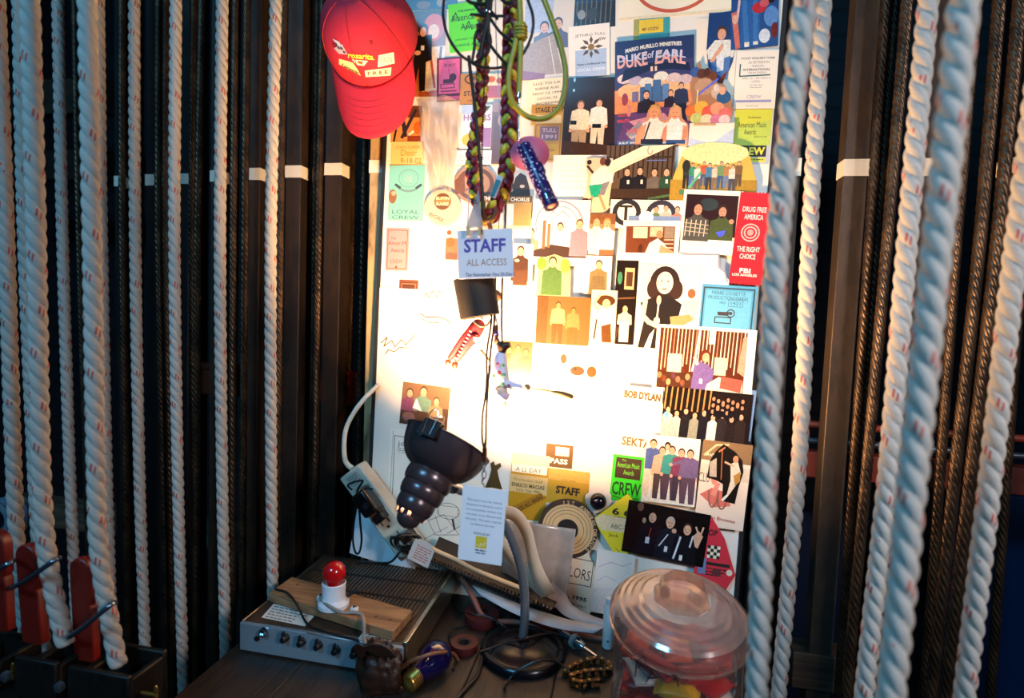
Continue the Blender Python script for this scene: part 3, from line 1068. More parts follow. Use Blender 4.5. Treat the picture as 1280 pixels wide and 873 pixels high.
card('arch_picture', 'small brown print of an arched doorway, low on the board\'s left side', 'print', (498, 350, 522, 404), '#6a3c20',
     R_(500, 353, 520, 401, '#4a2410') + BOX_(501.5, 355, 518.5, 396, 1, '#9a6a44') + P_([(505, 394), (505, 370), (510, 360), (515, 370), (515, 394)], '#2e1608') + BOX_(507, 372, 513, 393, 0.8, '#c89874'), group=PA)
card('photograph', 'small photo sticking out left of the STAFF card', 'photo', (556, 284, 577, 326), '#ead9c4', R_(557, 298, 577, 325, '#a87452') + E_(563, 303, 5, 6, '#c8663a') + E_(561, 291, 3, 3, '#8a5a3a') + R_(558, 316, 572, 325, '#7a5a48'), gloss=0.3, group=SG)
card('scribbled_sheet', 'white sheet with scribbled signatures right above the snapshot behind the lamp rim', 'paper', (472, 362, 572, 470), '#e9e1d2',
     L_([(527, 372), (531, 366), (534, 372), (538, 363), (544, 371), (549, 358), (551, 368)], 1.2, '#4a3412') + L_([(524, 392), (532, 396), (546, 395), (558, 398), (562, 403)], 1.6, '#4a3a1c') + L_([(526, 398), (536, 403), (548, 402)], 1.4, '#3c2c14') +
     L_([(476, 432), (484, 424), (480, 436), (490, 428), (494, 436), (502, 426), (508, 432), (519, 419)], 1.4, '#4a3a16') + L_([(482, 446), (486, 440), (494, 442), (500, 436), (510, 436)], 1.4, '#4a3a16') + E_(550, 407, 4, 6, '#cbb2b4'), gloss=0.7, group=PA)
card('photograph', 'snapshot of people in pastel shirts just above the lamp shade', 'photo', (501, 481, 561, 534), '#7c5c44',
     R_(501, 508, 561, 534, '#4a3428') + bust(511, 494, 4.5, '#7a4460', '#2a140a') + bust(528, 490, 5, '#6a8a78', '#3a2410') + bust(545, 500, 4, '#9a8060', '#302010') + E_(512, 524, 8, 6, '#7a5a54') + P_([(520, 500), (516, 512), (528, 515)], '#f4e8dc'), rot=4, gloss=0.3, group=SG)
card('name_card', 'white card with thin black outline lettered jdj, left of the lamp', 'card', (486, 537, 525, 623), '#f3ead8',
     L_([(492, 620), (492, 546), (522, 548)], 0.8, '#4a4440') + L_([(489, 615), (490, 540)], 0.6, '#9a9084') + T_('jdj', 502, 556, 9, '#5a5450', 11, 0.0) + LN_(496, 508, 561, 2, 2.4, '#8a8078', 0.9) + LN_(497, 508, 566, 1, 2, '#9a9084', 0.8), gloss=0.7, group=PA)
card('line_drawing', 'white sheet with a thin line drawing behind the lamp neck', 'drawing', (520, 598, 612, 694), '#efe2cc',
     O_(560, 640, 14, 10, 0.7, '#6a6258') + L_([(535, 655), (555, 645), (575, 668), (545, 672), (535, 655)], 0.7, '#6a6258') + L_([(560, 668), (600, 640)], 0.7, '#6a6258') + L_([(568, 690), (596, 655), (606, 660)], 0.7, '#6a6258') + L_([(544, 648), (552, 668)], 0.7, '#6a6258') + L_([(580, 620), (590, 650)], 0.6, '#7a7268') + L_([(566, 650), (569, 662)], 2.5, '#2a2624') + L_([(530, 680), (560, 660)], 0.6, '#7a7268') + BOX_(548, 634, 572, 646, 0.6, '#7a7268'), gloss=0.7, group=PA)

# ------------------------------------------------------------------ upper middle
card('photograph', 'dark photo of rope lines cut by the top edge, right of the yellow loop', 'photo', (700, -30, 769, 36), '#241d1a',
     R_(700, -30, 769, 4, '#22304a') + sum([L_([(704 + 6 * i, 0), (702 + 6 * i, 36)], 1.5, '#6b5a44') for i in range(11)], []) + E_(714, 22, 8, 10, '#151314') + E_(714, 15, 4, 5, '#b58a68') + E_(741, 18, 7, 8, '#3a342e') + E_(727, 18, 5, 6, '#8a8a84'), rot=-2, gloss=0.3, group=SG)
card('photograph', 'photo of two men in dark shirts behind a large grey panel', 'photo', (655, -12, 716, 100), '#d8c8b4',
     R_(655, -12, 690, 40, '#aab0c4') + bust(680, 34, 6, '#6a6670') + bust(697, 30, 6, '#574a5c') + P_([(655, 58), (692, 42), (706, 92), (655, 96)], '#a08468') + L_([(686, 46), (697, 94)], 1, '#e0cdb4') + P_([(655, 88), (684, 92), (683, 100), (655, 100)], '#8a4a50'), gloss=0.3, group=SG)
card('sun_pass', 'white and blue pass with a dark leafy rosette', 'pass', (711, 31, 762, 96), '#eee6d8',
     R_(719, 62, 758, 96, '#a9bdd6') + T_('JETHRO TULL', 738, 44, 4.5, '#6a6058', 38, 0.0) + T_('SW', 753, 50, 4, '#5a5048') + sum([P_([(739 + 4 * math.cos(a), 59 + 4 * math.sin(a)), (739 + 9 * math.cos(a + 0.25), 59 + 9 * math.sin(a + 0.25)), (739 + 15 * math.cos(a), 59 + 14 * math.sin(a)), (739 + 9 * math.cos(a - 0.25), 59 + 9 * math.sin(a - 0.25))], '#5a4a34') for a in [k * PI / 4 for k in range(8)]], []) + E_(739, 59, 4, 4, '#8a6a30') +
     T_('There is Driftwood Too', 739, 80, 2.6, '#33405c', 36) + T_('LOCAL CREW', 739, 87, 4, '#dfe6f0', 35), rot=-3, group=PG)
card('cream_pass', 'cream pass printed with lines of type, inside the yellow loop', 'pass', (660, 98, 706, 134), '#f5e6c4',
     sum([T_(s, 684, 104 + 6.2 * i, 3, '#8a7858', w_) for i, (s, w_) in enumerate([('LUZ TO LA', 34), ('SHRINE AUD', 30), ('NOV 12 1994', 36), ('LOCAL 33', 24), ('WORKING', 30)])], []), rot=-4, group=PG)
card('gold_pass', 'gold pass lettered STAGE CREW just under the yellow loop', 'pass', (664, 131, 708, 156), '#c8a050', R_(664, 131, 708, 141, '#b88a3c') + T_('STAGE CREW', 688, 137, 6.5, '#2a2018', 38, 0.02, -3) + R_(670, 144, 702, 154, '#e4d4a0'), group=PG)
card('gold_pass', 'gold backstage pass with a purple print beside the pink dish', 'pass', (667, 154, 702, 201), '#c39a56',
     BOX_(669, 156, 700, 199, 1.4, '#9a7434') + R_(674, 158, 698, 176, '#8a7488') + T_('TULL', 686, 163, 5, '#d8c8d8', 18) + T_('1991', 686, 171, 5, '#d8c8d8', 18) + R_(676, 180, 698, 194, '#d0a850') + T_('CREW', 687, 188, 3, '#8a6428', 14), group=PG)
card('photograph', 'photo of two men in white shirts against dark brown', 'photo', (704, 97, 772, 195), '#2c1a0e',
     fig(725, 126, 70, '#e6d6bc', '#a89274', '#6a4a34') + fig(748, 124, 64, '#efe6da', '#d8cab8', '#3a2418') + R_(713, 151, 721, 156, '#171210') + R_(741, 155, 752, 160, '#171210') + P_([(704, 176), (772, 182), (772, 195), (704, 195)], '#3a2410') + E_(715, 100, 1.4, 2.5, '#9fd0ff', 10) + E_(715, 113, 1.4, 2, '#9fd0ff', 10), rot=1.5, gloss=0.25, group=SG)
card('white_letter', 'blank looking white letter under the photo of two men in white', 'paper', (690, 194, 762, 252), '#f5eee2', LN_(700, 740, 206, 5, 7, '#d8ccb8', 0.7), gloss=0.7, group=PA)
card('yellow_tag', 'yellow tag in a teal frame near the top of the board', 'tag', (792, 21, 837, 49), '#3d9a9a', R_(792, 21, 800, 49, '#a4a24e') + R_(799, 24, 829, 41, '#e8c62c') + T_('MY COZY?', 813, 36, 4, '#6a3a10', 20) + R_(797, 43, 835, 47, '#5fb0a4'), rot=-2, group=PG)
card('arc_paper', 'cream sheet with a thick red arc, cut by the top edge', 'paper', (773, -40, 922, 20), '#f4e8cc', O_(843, -22, 48, 35, 4.5, '#c9583c', 30, 15, 165) + R_(773, 16, 922, 20, '#e8d8b4'), rot=-1.5, gloss=0.7, group=PA)
card('concert_poster', 'blue and purple poster of a car and arched chrome lettering', 'poster', (768, 48, 866, 183), '#27345f',
     R_(768, 76, 866, 183, '#3a3a68') + P_([(768, 110), (866, 104), (866, 135), (768, 140)], '#d98a5a') + E_(817, 112, 46, 14, '#eab07c') + sum([E_(x, 96 + (i % 3) * 3, 9, 6, c) for i, (x, c) in enumerate([(780, '#d8c4c0'), (794, '#b8a8b8'), (808, '#e8d8c8'), (826, '#f0e0cc'), (842, '#d0b8b4'), (856, '#c8b0b0')])], []) +
     P_([(776, 100), (780, 84), (810, 78), (842, 78), (860, 82), (862, 92), (840, 88), (812, 88)], '#1f2440') +
     R_(800, 108, 836, 128, '#3c5a8c') + R_(806, 104, 814, 126, '#5278a8') + R_(816, 100, 826, 126, '#466a9a') + R_(828, 106, 836, 126, '#5a80b0') + R_(790, 113, 798, 126, '#6a6a94') +
     P_([(772, 172), (784, 140), (852, 132), (866, 150), (866, 183), (772, 183)], '#5a3a70') + P_([(786, 150), (830, 142), (838, 152), (800, 162)], '#c08aa0') + P_([(782, 165), (800, 150), (808, 165), (790, 175)], '#8a8898') +
     bust(808, 118, 4.5, '#241c28', '#1c1418', '#e0a888', 5, 2.6) + bust(838, 118, 3.5, '#2a2030', '#1a1418') + fig(851, 106, 50, '#2c3450', '#1c2038', '#1a1418') + E_(781, 122, 4, 8, '#8a3a4a') + E_(786, 136, 3, 8, '#c08070') +
     T_('MARIO MURILLO MINISTRIES', 816, 57, 5.2, '#f4efe4', 70, 0.03, -3, 2.5) + T_('DUKE', 790, 74, 17, '#e0a8a0', 38, 0.03, -3, -1) + T_('DUKE', 790, 70, 9, '#c4cce4', 37, 0.02, -3, -1) + T_('of', 813, 68, 9, '#c8c8e0', 8, 0.02) + T_('EARL', 838, 72, 17, '#e0a8a0', 38, 0.03, 5, 2) + T_('EARL', 838, 68, 9, '#c4cce4', 37, 0.02, 5, 2) + T_('II', 817, 86, 6, '#e8c8b0', 8) +
     T_('A NIGHT OF', 779, 142, 3, '#e04a4a', 14) + T_('REALITY', 779, 149, 4, '#e04a4a', 15) + T_('LIVE', 790, 162, 5, '#d85060', 12) + T_('SAT', 792, 170, 3.5, '#d8d4e0', 9) + R_(772, 174, 810, 181, '#4a6a9c') + T_('JULY 25 7 PM', 790, 177.5, 3, '#e8ecf4', 34), rot=-2.5, gloss=0.3, group=PA)
_tw = bust(817, 140, 7, '#f5f0ea', '#c9a04a', '#dd9c78', 6, 2.2) + bust(843, 141, 7, '#f5f0ea', '#c0a070', '#dd9c78', 5.6, 2.3) + P_([(801, 160), (808, 154), (805, 178), (796, 178)], '#dd9c78') + P_([(830, 160), (834, 156), (834, 178), (826, 178)], '#c98a68') + P_([(854, 156), (859, 160), (858, 178), (853, 178)], '#c98a68') + L_([(812, 153), (806, 176)], 2, '#1c1818') + R_(802, 174, 830, 180, '#28283a') + R_(834, 175, 858, 180, '#33507c')
card('cutout_photo', 'cutout photo of two men in white sleeveless shirts over the poster', 'photo', (794, 129, 862, 181), '#c99070', _tw,
     shape=[(794, 181), (797, 162), (806, 152), (809, 138), (813, 131), (822, 131), (826, 140), (826, 150), (834, 150), (836, 136), (842, 131), (850, 135), (852, 148), (860, 156), (862, 181)], gloss=0.3, group=SG)
card('cream_sheet', 'blank cream sheet behind the man with his hand on his chin', 'paper', (868, 22, 920, 120), '#efe0c8', (), gloss=0.7, group=PA)
card('cutout_photo', 'photo cut round a man in white holding his chin', 'photo', (883, 16, 919, 106), '#2a4a80',
     R_(883, 16, 919, 62, '#1f3c70') + P_([(884, 62), (893, 50), (912, 50), (919, 62), (917, 72), (886, 74)], '#e8e0d0') + E_(901, 41, 6.5, 8.5, '#4a3426') + E_(901, 43, 5.2, 7, '#d8a080') + P_([(888, 76), (902, 54), (905, 58), (892, 80)], '#d8a080') + P_([(890, 78), (914, 70), (912, 100), (892, 90)], '#4a74a8') + P_([(896, 70), (906, 66), (906, 88), (898, 90)], '#dce2e8') + P_([(900, 100), (912, 88), (906, 106)], '#6a3020'),
     shape=[(891, 17), (913, 14), (914, 48), (919, 62), (917, 78), (911, 95), (903, 106), (896, 98), (888, 88), (884, 68), (886, 54), (891, 48)], gloss=0.3, group=SG)
card('photograph', 'blue photo of jeans and red flowers in the top right corner', 'photo', (914, -24, 973, 60), '#274f86',
     R_(926, -24, 950, 58, '#2c5c9a') + L_([(930, 0), (934, 54)], 6, '#3a70ac') + L_([(944, 0), (945, 54)], 6, '#3a70ac') + E_(949, 10, 9, 7, '#b8303a') + E_(955, 5, 6, 5, '#c85a60') + E_(964, 22, 9, 13, '#5a88c0') + E_(964, 2, 4, 4, '#2a2020') + E_(956, 46, 7, 9, '#cfd8e4') + E_(968, 40, 4, 10, '#6a2a28') + P_([(914, 14), (921, 12), (926, 58), (920, 60)], '#c87060') + L_([(925, -10), (922, 20)], 3, '#d8b8b8') + R_(931, 52, 937, 58, '#e8dcc8') + R_(942, 52, 948, 56, '#e8dcc8') + E_(919, 22, 4, 6, '#dca890'), rot=-2.5, gloss=0.25, group=SG)
card('certificate', 'white printed certificate slip along the board\'s right edge', 'slip', (919, 63, 971, 136), '#ece2d0',
     T_('TICKET REQUEST FORM', 945, 73, 3, '#6a6258', 42) + T_('26 FIFTEENTH', 947, 78, 3, '#8a8278', 26, 0.0) + T_('ANNUAL', 946, 82.5, 2.6, '#8a8278', 16, 0.0) + T_('INTERNATIONAL', 945, 87, 3, '#6a6258', 34) + T_('FILM EXPO', 946, 91, 2.6, '#8a8278', 22, 0.0) + L_([(924, 80), (924, 95), (962, 94)], 1.6, '#1f5a50') + T_('APR 14 - 28, MAY 5', 945, 98, 2.6, '#8a8278', 36, 0.0) + T_('1992', 945, 102, 2.6, '#8a8278', 10, 0.0) + LN_(938, 954, 106, 2, 3, '#a89e90', 0.8) + T_('CREW', 944, 121, 4, '#8a90b8', 18, 0.0) + R_(921, 125, 966, 128, '#8a96c4') + LN_(935, 950, 132, 1, 2, '#a09a90', 0.8), group=PA)
card('yellow_crew_pass', 'yellow green pass lettered CREW at the board\'s right edge', 'pass', (917, 137, 963, 205), '#c9d23c',
     P_([(917, 160), (963, 150), (963, 182), (917, 182)], '#b7cf52') + R_(917, 182, 963, 205, '#b8bcc4') + T_('The 20th Annual', 941, 147, 2.6, INK, 16, 0) + T_('American Music', 939, 156, 7, '#2a3a1c', 36, 0.0) + T_('Awards', 937, 165, 7, '#2a3a1c', 15, 0.0) + T_('JANUARY 25, 1993', 950, 171.5, 2, INK, 16, 0.01) + R_(919, 182, 959, 196, '#1a1a14') + T_('CREW', 939, 189, 10, '#d8d43c', 37, 0.04) + R_(919, 197, 959, 203, '#c8c840') + LN_(930, 956, 199, 1, 2, '#4a4a20', 1.2), group=PG)
_fl = [(868, 90, 7, '#3a5a98'), (876, 92, 7, '#5a3426'), (888, 95, 7, '#6a3a24'), (880, 108, 12, '#b89070'), (898, 116, 9, '#c8b4a0'), (905, 122, 9, '#2f5a8a'), (866, 138, 8, '#d8743c'), (878, 134, 9, '#e8b048'), (888, 140, 9, '#d85a4a'), (898, 136, 9, '#e49a7a'), (908, 142, 8, '#d8706a'), (873, 148, 8, '#b8c478'), (886, 150, 8, '#f0d0b0'), (898, 150, 8, '#c87a9a'), (908, 150, 7, '#e8c8c8')]
card('cutout_photo', 'cutout photo of a flower heap with people above it', 'photo', (858, 74, 918, 156), '#a87a5a',
     sum([E_(x, y, r, r * 0.9, c) for x, y, r, c in _fl], []) + L_([(873, 118), (896, 99)], 2.4, '#5a6ad8') + L_([(872, 112), (872, 128)], 1.5, '#e8d0a0') + E_(903, 114, 4, 5, '#e0a888') + E_(895, 110, 3.5, 5, '#d8c8b8') + E_(882, 90, 4, 5, '#4a2c20'),
     shape=[(862, 150), (858, 140), (866, 126), (862, 108), (864, 92), (872, 75), (876, 92), (884, 84), (892, 96), (896, 104), (904, 106), (912, 118), (918, 138), (914, 152), (890, 156)], gloss=0.3, group=SG)
card('pale_pass', 'pale blank pass below the flower cutout', 'pass', (861, 154, 917, 183), '#e9e2d4', P_([(861, 172), (890, 180), (917, 160), (917, 183), (861, 183)], '#b8c8dc') + R_(866, 154, 894, 157, '#c8a070'), group=PG)

# ------------------------------------------------------------------ middle band
card('photograph', 'photo of four stagehands standing before rope lines', 'photo', (757, 181, 842, 251), '#5a4836',
     sum([L_([(762 + 6 * i, 181), (761 + 6 * i, 222)], 1.6, '#2c2018') for i in range(14)], []) + R_(757, 196, 842, 198, '#3a2c20') + bust(784, 215, 4.2, '#1c1818', low=6) + bust(800, 214, 4.2, '#201c1c', low=6) + bust(818, 216, 4.2, '#6a6058', low=6) + bust(833, 216, 4.2, '#2c4a34', low=6) + R_(757, 236, 842, 251, '#3c2c1e') + sum([R_(x, 225, x + 3, 230, '#e8e0cc') for x in (784, 801, 832)], []) + L_([(812, 249), (842, 244)], 3, '#4a6a3c') + L_([(808, 201), (832, 201)], 1, '#6a80c8'), rot=-0.5, gloss=0.25, group=SG)
card('folded_strip', 'folded cream paper strip slanting over the stagehands photo', 'paper', (760, 180, 842, 219), '#efe2c4', L_([(764, 214), (806, 195)], 0.8, '#c8b894') + O_(812, 188, 3, 5, 1, '#a8865c', 14, 0, 250),
     shape=[(764, 202), (804, 182), (842, 181), (790, 205), (764, 218), (760, 212)], gloss=0.7, lift=0.001, group=PA)
card('photograph', 'dome topped yellowish group photo near the right edge', 'photo', (838, 181, 946, 252), '#cfae4c',
     P_([(838, 225), (946, 225), (946, 252), (838, 252)], '#a8842c') + E_(892, 192, 42, 14, '#ecdc98') + sum([fig(858 + 7.2 * i, 202 + (i % 3) * 2, 34 - (i % 2) * 3, c, l, arms=0) for i, (c, l) in enumerate([('#3a3a34', '#2a2a28'), ('#3c8a6a', '#4a6a9a'), ('#d8d4c8', '#6a5a48'), ('#b85a3a', '#4a5a7a'), ('#4a7a9a', '#3a3a44'), ('#c8b8a0', '#7a6a5a'), ('#6a8a5a', '#3c5a7a'), ('#a87a4a', '#6a7a9a'), ('#d0c8b8', '#4a4a50'), ('#7a5a3a', '#5a4a3a')])], []) + L_([(862, 235), (876, 216)], 3, '#5ab08a') + E_(857, 208, 5, 8, '#2a2a24') + R_(850, 238, 900, 244, '#4a7a5a'),
     shape=[(838, 252), (841, 222), (850, 196), (866, 185), (920, 181), (936, 196), (944, 222), (946, 252)], gloss=0.3, group=SG)
card('cutout_photo', 'cutout photo of three seated people, one in green shorts', 'photo', (729, 196, 769, 268), '#d8c0a4',
     E_(752, 202, 4, 5, '#6a3a2a') + E_(758, 203, 4, 5, '#2a1c14') + P_([(738, 220), (750, 208), (764, 210), (766, 228), (748, 232), (738, 232)], '#f0e8dc') + P_([(736, 232), (752, 230), (750, 246), (740, 248)], '#1f9a7c') + P_([(752, 230), (762, 226), (756, 244), (750, 244)], '#7a7a84') + L_([(741, 246), (737, 264)], 3, '#c88a64') + L_([(750, 244), (758, 262)], 3, '#c88a64') + E_(735, 203, 3, 3, '#2a1c14') + L_([(733, 208), (740, 216)], 3, '#3a2c24') + E_(733, 250, 4, 2, '#6a3a24') + E_(736, 264, 5, 2, '#4a2c1c') + E_(734, 257, 4, 2, '#5a3420'),
     shape=[(732, 268), (729, 250), (733, 240), (734, 220), (730, 200), (738, 197), (748, 198), (764, 198), (768, 212), (764, 232), (762, 262), (750, 268)], gloss=0.3, group=SG)
card('letter_print', 'black and white print with a big T in a ring', 'print', (762, 250, 852, 286), '#efe6d8',
     O_(783, 266, 15, 14, 6, '#1a1614') + R_(774, 257, 790, 260, '#1a1614') + R_(780, 257, 784, 276, '#1a1614') + O_(826, 268, 16, 15, 6, '#2a2430') + bust(820, 262, 3.5, '#5a7a4a') + bust(832, 260, 3.5, '#c8b0a0') + bust(846, 262, 3.5, '#b87a6a') + R_(786, 270, 850, 286, '#6a86b4') + E_(808, 272, 9, 8, '#e8ecf0'), group=PA)
card('photograph', 'brownish photo of three women with long hair', 'photo', (724, 267, 768, 321), '#a8805a',
     R_(724, 267, 768, 280, '#7a4e30') + bust(733, 280, 4.5, '#d8a890', '#6a4228', low=8) + bust(745, 278, 5, '#f0dccc', '#7a4c28', low=8) + bust(758, 279, 5, '#f4e6d8', '#b8843c', low=8) + P_([(724, 306), (732, 312), (730, 321), (724, 321)], '#4a5a8a') + R_(750, 312, 768, 321, '#8a6242'), gloss=0.3, group=SG)
card('photograph', 'snapshot in a white frame of a man in white by a brown wall', 'photo', (778, 276, 850, 322), '#f4ecdc',
     R_(782, 283, 843, 319, '#6b3a20') + R_(791, 284, 809, 298, '#d9cbb0') + R_(812, 284, 828, 296, '#cabb9c') + R_(830, 284, 842, 298, '#8a7a68') + sum([R_(830, 299 + 5 * i, 842, 300.5 + 5 * i, '#c8b498') for i in range(3)], []) + E_(824, 293, 4, 5, '#b88460') + P_([(806, 319), (812, 304), (822, 298), (830, 304), (836, 312), (842, 319)], '#f0e6d8') + P_([(826, 306), (842, 314), (842, 319), (824, 318)], '#c8946c') + E_(801, 312, 3, 7, '#4a2814'), rot=0, gloss=0.3, group=SG)
card('photograph', 'square framed instant photo of two men, the larger one in plaid', 'photo', (851, 238, 925, 318), '#f2e8d6',
     R_(855, 244, 920, 296, '#2a1414') + E_(884, 256, 12, 8, '#2f3a3c') + bust(871, 262, 6.5, '#4a4a44', '#2a1c16', '#c88a70', 6.2, 2.5) + bust(902, 264, 6, '#44502c', '#3a2a20', '#c88a70', 6, 2.6) + sum([L_([(858 + 6 * i, 276), (857 + 6 * i, 296)], 1, '#d8d0b8') for i in range(5)], []) + sum([L_([(856, 280 + 5 * i), (886, 282 + 5 * i)], 1, '#b8a890') for i in range(3)], []) + E_(902, 271, 3, 1.4, '#2a1c16') + E_(914, 276, 3, 3, '#c88a70') + P_([(896, 290), (908, 287), (906, 294), (900, 296)], '#4a5ae0') + LN_(862, 905, 306, 1, 2, '#d8ccb4', 0.7), rot=2.5, gloss=0.3, group=SG)
card('red_ribbon', 'red ribbon lettered in white along the board\'s right edge', 'ribbon', (917, 240, 959, 357), '#c5202c',
     T_('DRUG FREE', 939, 262, 6.5, '#f2dcd4', 30) + T_('AMERICA', 939, 271.5, 6.5, '#f2dcd4', 24) + O_(937, 291, 11, 10.5, 1.6, '#e8b8b0') + O_(937, 291, 7.5, 7, 1.6, '#e8b8b0', 12) + E_(937, 291, 4, 4, '#e09a94') + T_('THE RIGHT', 937, 312, 6.5, '#f2dcd4', 29) + T_('CHOICE', 937, 321, 6.5, '#f2dcd4', 20) + T_('FBI', 936, 339, 6, '#f4e4dc', 14, 0.03) + T_('LOS ANGELES', 936, 344.5, 3.2, '#f4e4dc', 31, 0.03),
     shape=[(919 + 2.0 * i, 240 + (i % 2) * 2.0) for i in range(21)] + [(959 - 2.1 * i, 357 - (i % 2) * 2.0) for i in range(21)], rot=3.2, gloss=0.35, group=PG)
card('emblem_sheet', 'white sheet with a large grey ring emblem right of the STAFF card', 'print', (664, 250, 736, 332), '#f2e9dc',
     O_(698, 280, 29, 28, 2, '#8a8490', 30, 160, 380) + O_(698, 280, 23, 22, 1.4, '#9a94a0', 30, 160, 380) + L_([(684, 272), (690, 264), (696, 270), (702, 264), (712, 272)], 1.6, '#9a94a0') + L_([(690, 255), (690, 290)], 1, '#9a94a0') + L_([(705, 255), (705, 290)], 1, '#9a94a0') +
     bust(663, 292, 5, '#8a8a70', '#2a1c12') + bust(700, 284, 4.5, '#f0e8dc', '#3a2414', low=7) + P_([(664, 316), (690, 306), (736, 312), (736, 322), (664, 322)], '#3c2410') + R_(678, 276, 682, 312, '#7a5a34') + R_(684, 280, 688, 310, '#8a6a3c') + bust(724, 280, 5, '#a87a8a', '#5a3a2c', low=8), gloss=0.5, group=PA)
card('photograph', 'photo of dark pointed cloaks above a strip lettered CHORUS', 'photo', (631, 213, 672, 246), '#e4d4c0', P_([(634, 246), (637, 226), (642, 230), (644, 222), (650, 216), (657, 220), (662, 234), (664, 246)], '#4a3424') + E_(653, 233, 3, 2, '#e0c8b0') + E_(640, 238, 2, 2, '#c8a888'), gloss=0.3, group=SG)
card('chorus_strip', 'gold strip lettered CHORUS behind the right braid', 'strip', (602, 245, 664, 282), '#b8945a', R_(602, 245, 664, 253, '#6a481c') + T_('THE BUNNY CHORUS', 632, 249, 5, '#fff6e0', 58, 0.02, 1) + R_(602, 255, 642, 282, '#f0e0d0') + R_(642, 255, 662, 282, '#b08c4c'), group=PA)
card('photograph', 'photo of a man in a dark brown shirt beside the STAFF card', 'photo', (638, 305, 666, 357), '#ead8c0', bust(650, 314, 5, '#4a3020', '#2a1c12', low=7.5, wid=2.2) + R_(642, 338, 660, 357, '#5a3c28') + E_(646, 326, 3, 2, '#e0b898'), gloss=0.3, group=SG)
card('photograph', 'arch shaped photo of a person in a green shirt', 'photo', (671, 318, 714, 372), '#b8b47c', bust(690, 328, 5.5, '#4a6a38', '#2a1c0c', low=7.5, wid=2.4) + E_(676, 330, 6, 8, '#6a8a34') + E_(706, 332, 6, 9, '#789440'),
     shape=[(671, 372), (672, 335), (680, 322), (692, 318), (704, 322), (713, 338), (714, 372)], gloss=0.3, group=SG)
card('photograph', 'photo of a standing man in an olive jacket', 'photo', (731, 320, 764, 368), '#bcc0c8', R_(731, 320, 764, 340, '#d0d8e4') + bust(748, 331, 4.5, '#7a6a48', '#3a2c1c', low=8.5, wid=2.6) + P_([(741, 345), (755, 345), (758, 368), (737, 368)], '#6a5c40'), gloss=0.3, group=SG)
card('cloud_sheet', 'large white sheet with a jagged outline, behind the singer print', 'paper', (766, 316, 908, 440), '#f3eadb', L_([(850, 318), (893, 317), (894, 332), (902, 338), (906, 350)], 2, '#8a90a0') + E_(868, 340, 4, 3, '#c8c0b4') + E_(862, 336, 4, 2, '#d0c8bc'),
     shape=[(766, 318), (893, 316), (895, 332), (908, 348), (904, 440), (770, 440)], gloss=0.7, group=PA)
card('photo_strip', 'tall dark strip of pictures left of the singer print', 'photo', (768, 326, 795, 431), '#180e08', R_(779, 335, 791, 362, '#caa87c') + R_(781, 340, 789, 358, '#4a3020') + L_([(769, 374), (793, 372)], 2, '#6a4a30') + bust(782, 386, 4, '#d8c4a8', '#1c120c') + R_(776, 402, 788, 428, '#e4d4bc') + P_([(769, 405), (776, 412), (772, 428), (769, 428)], '#4a3020') + E_(773, 348, 3, 8, '#3c7a60'), gloss=0.3, group=SG)
card('singer_print', 'brown toned print of a singer with curly hair at a microphone', 'print', (796, 331, 872, 437), '#f2e4cc',
     E_(829, 355, 19, 22, '#241206') + E_(815, 362, 8, 12, '#341c0a') + E_(844, 362, 8, 12, '#341c0a') + E_(829, 354, 10.5, 14, '#f3dcc0') + P_([(800, 437), (806, 400), (800, 380), (812, 374), (818, 372), (840, 372), (852, 380), (848, 400), (834, 408), (824, 437)], '#180c04') + L_([(806, 378), (804, 396), (812, 404), (822, 408)], 6, '#eed6b8') + E_(823, 376, 3, 6, '#d8c0a0') + L_([(823, 380), (822, 400)], 2, '#f0e4d0') + E_(822, 402, 4, 5, '#eed6b8') + E_(863, 366, 5, 6, '#8a5a34') + P_([(852, 376), (872, 372), (872, 398), (858, 404)], '#e8d4b8') + P_([(838, 396), (862, 392), (868, 398), (852, 408), (840, 406)], '#b8905c') + E_(825, 352, 1.2, 1, '#3a2414', 8) + E_(833, 352, 1.2, 1, '#3a2414', 8) + R_(826, 361, 832, 362.5, '#8a4a34') + P_([(814, 420), (820, 412), (816, 437), (808, 437)], '#f4e8d4'), gloss=0.45, group=PA)
card('photograph', 'photo of a woman in a wide dark hat', 'photo', (738, 363, 770, 429), '#e8d4b4', E_(756, 376, 12, 7, '#4a2c14') + E_(757, 380, 5, 6, '#d8b088') + P_([(748, 386), (764, 386), (766, 408), (758, 428), (744, 428), (750, 406)], '#f0e0c8') + L_([(748, 388), (741, 380), (748, 370)], 3, '#d8b088') + P_([(752, 408), (764, 404), (766, 428), (754, 428)], '#5a3818') + L_([(746, 400), (744, 424)], 2, '#3a2010'), gloss=0.3, group=SG)
card('photograph', 'faded brown photo of a standing figure above the brightest patch', 'photo', (670, 371, 737, 431), '#6e522c', fig(697, 378, 52, '#a08a60', '#5a4020', '#3c240c', '#a07a50') + fig(716, 384, 48, '#8a6c40', '#6a4c24', '#442a10', '#94703c') + R_(670, 371, 684, 431, '#5c4020'), gloss=0.3, group=SG)
card('blue_card', 'light blue card with a dark border and an outlined gramophone', 'card', (875, 357, 944, 413), '#4a9ac0',
     BOX_(878, 361, 941, 413, 1.8, '#2c3a44') + R_(881, 364, 938, 413, '#62aed0') + T_('PIERRE COSSETTE', 909, 367, 4.4, '#2c4a5c', 42, 0) + T_('PRODUCTIONS/NARAS', 909, 373, 4.4, '#2c4a5c', 50, 0) + T_('NO.', 903, 379, 3.2, '#2c4a5c', 8, 0) + T_('1421', 919, 379, 3.6, '#2c4a5c', 12, 0) + BOX_(910, 375, 928, 383, 0.6, '#3c6478') + gramophone(908, 394, 11, '#3a3230'), rot=2.2, group=PG)
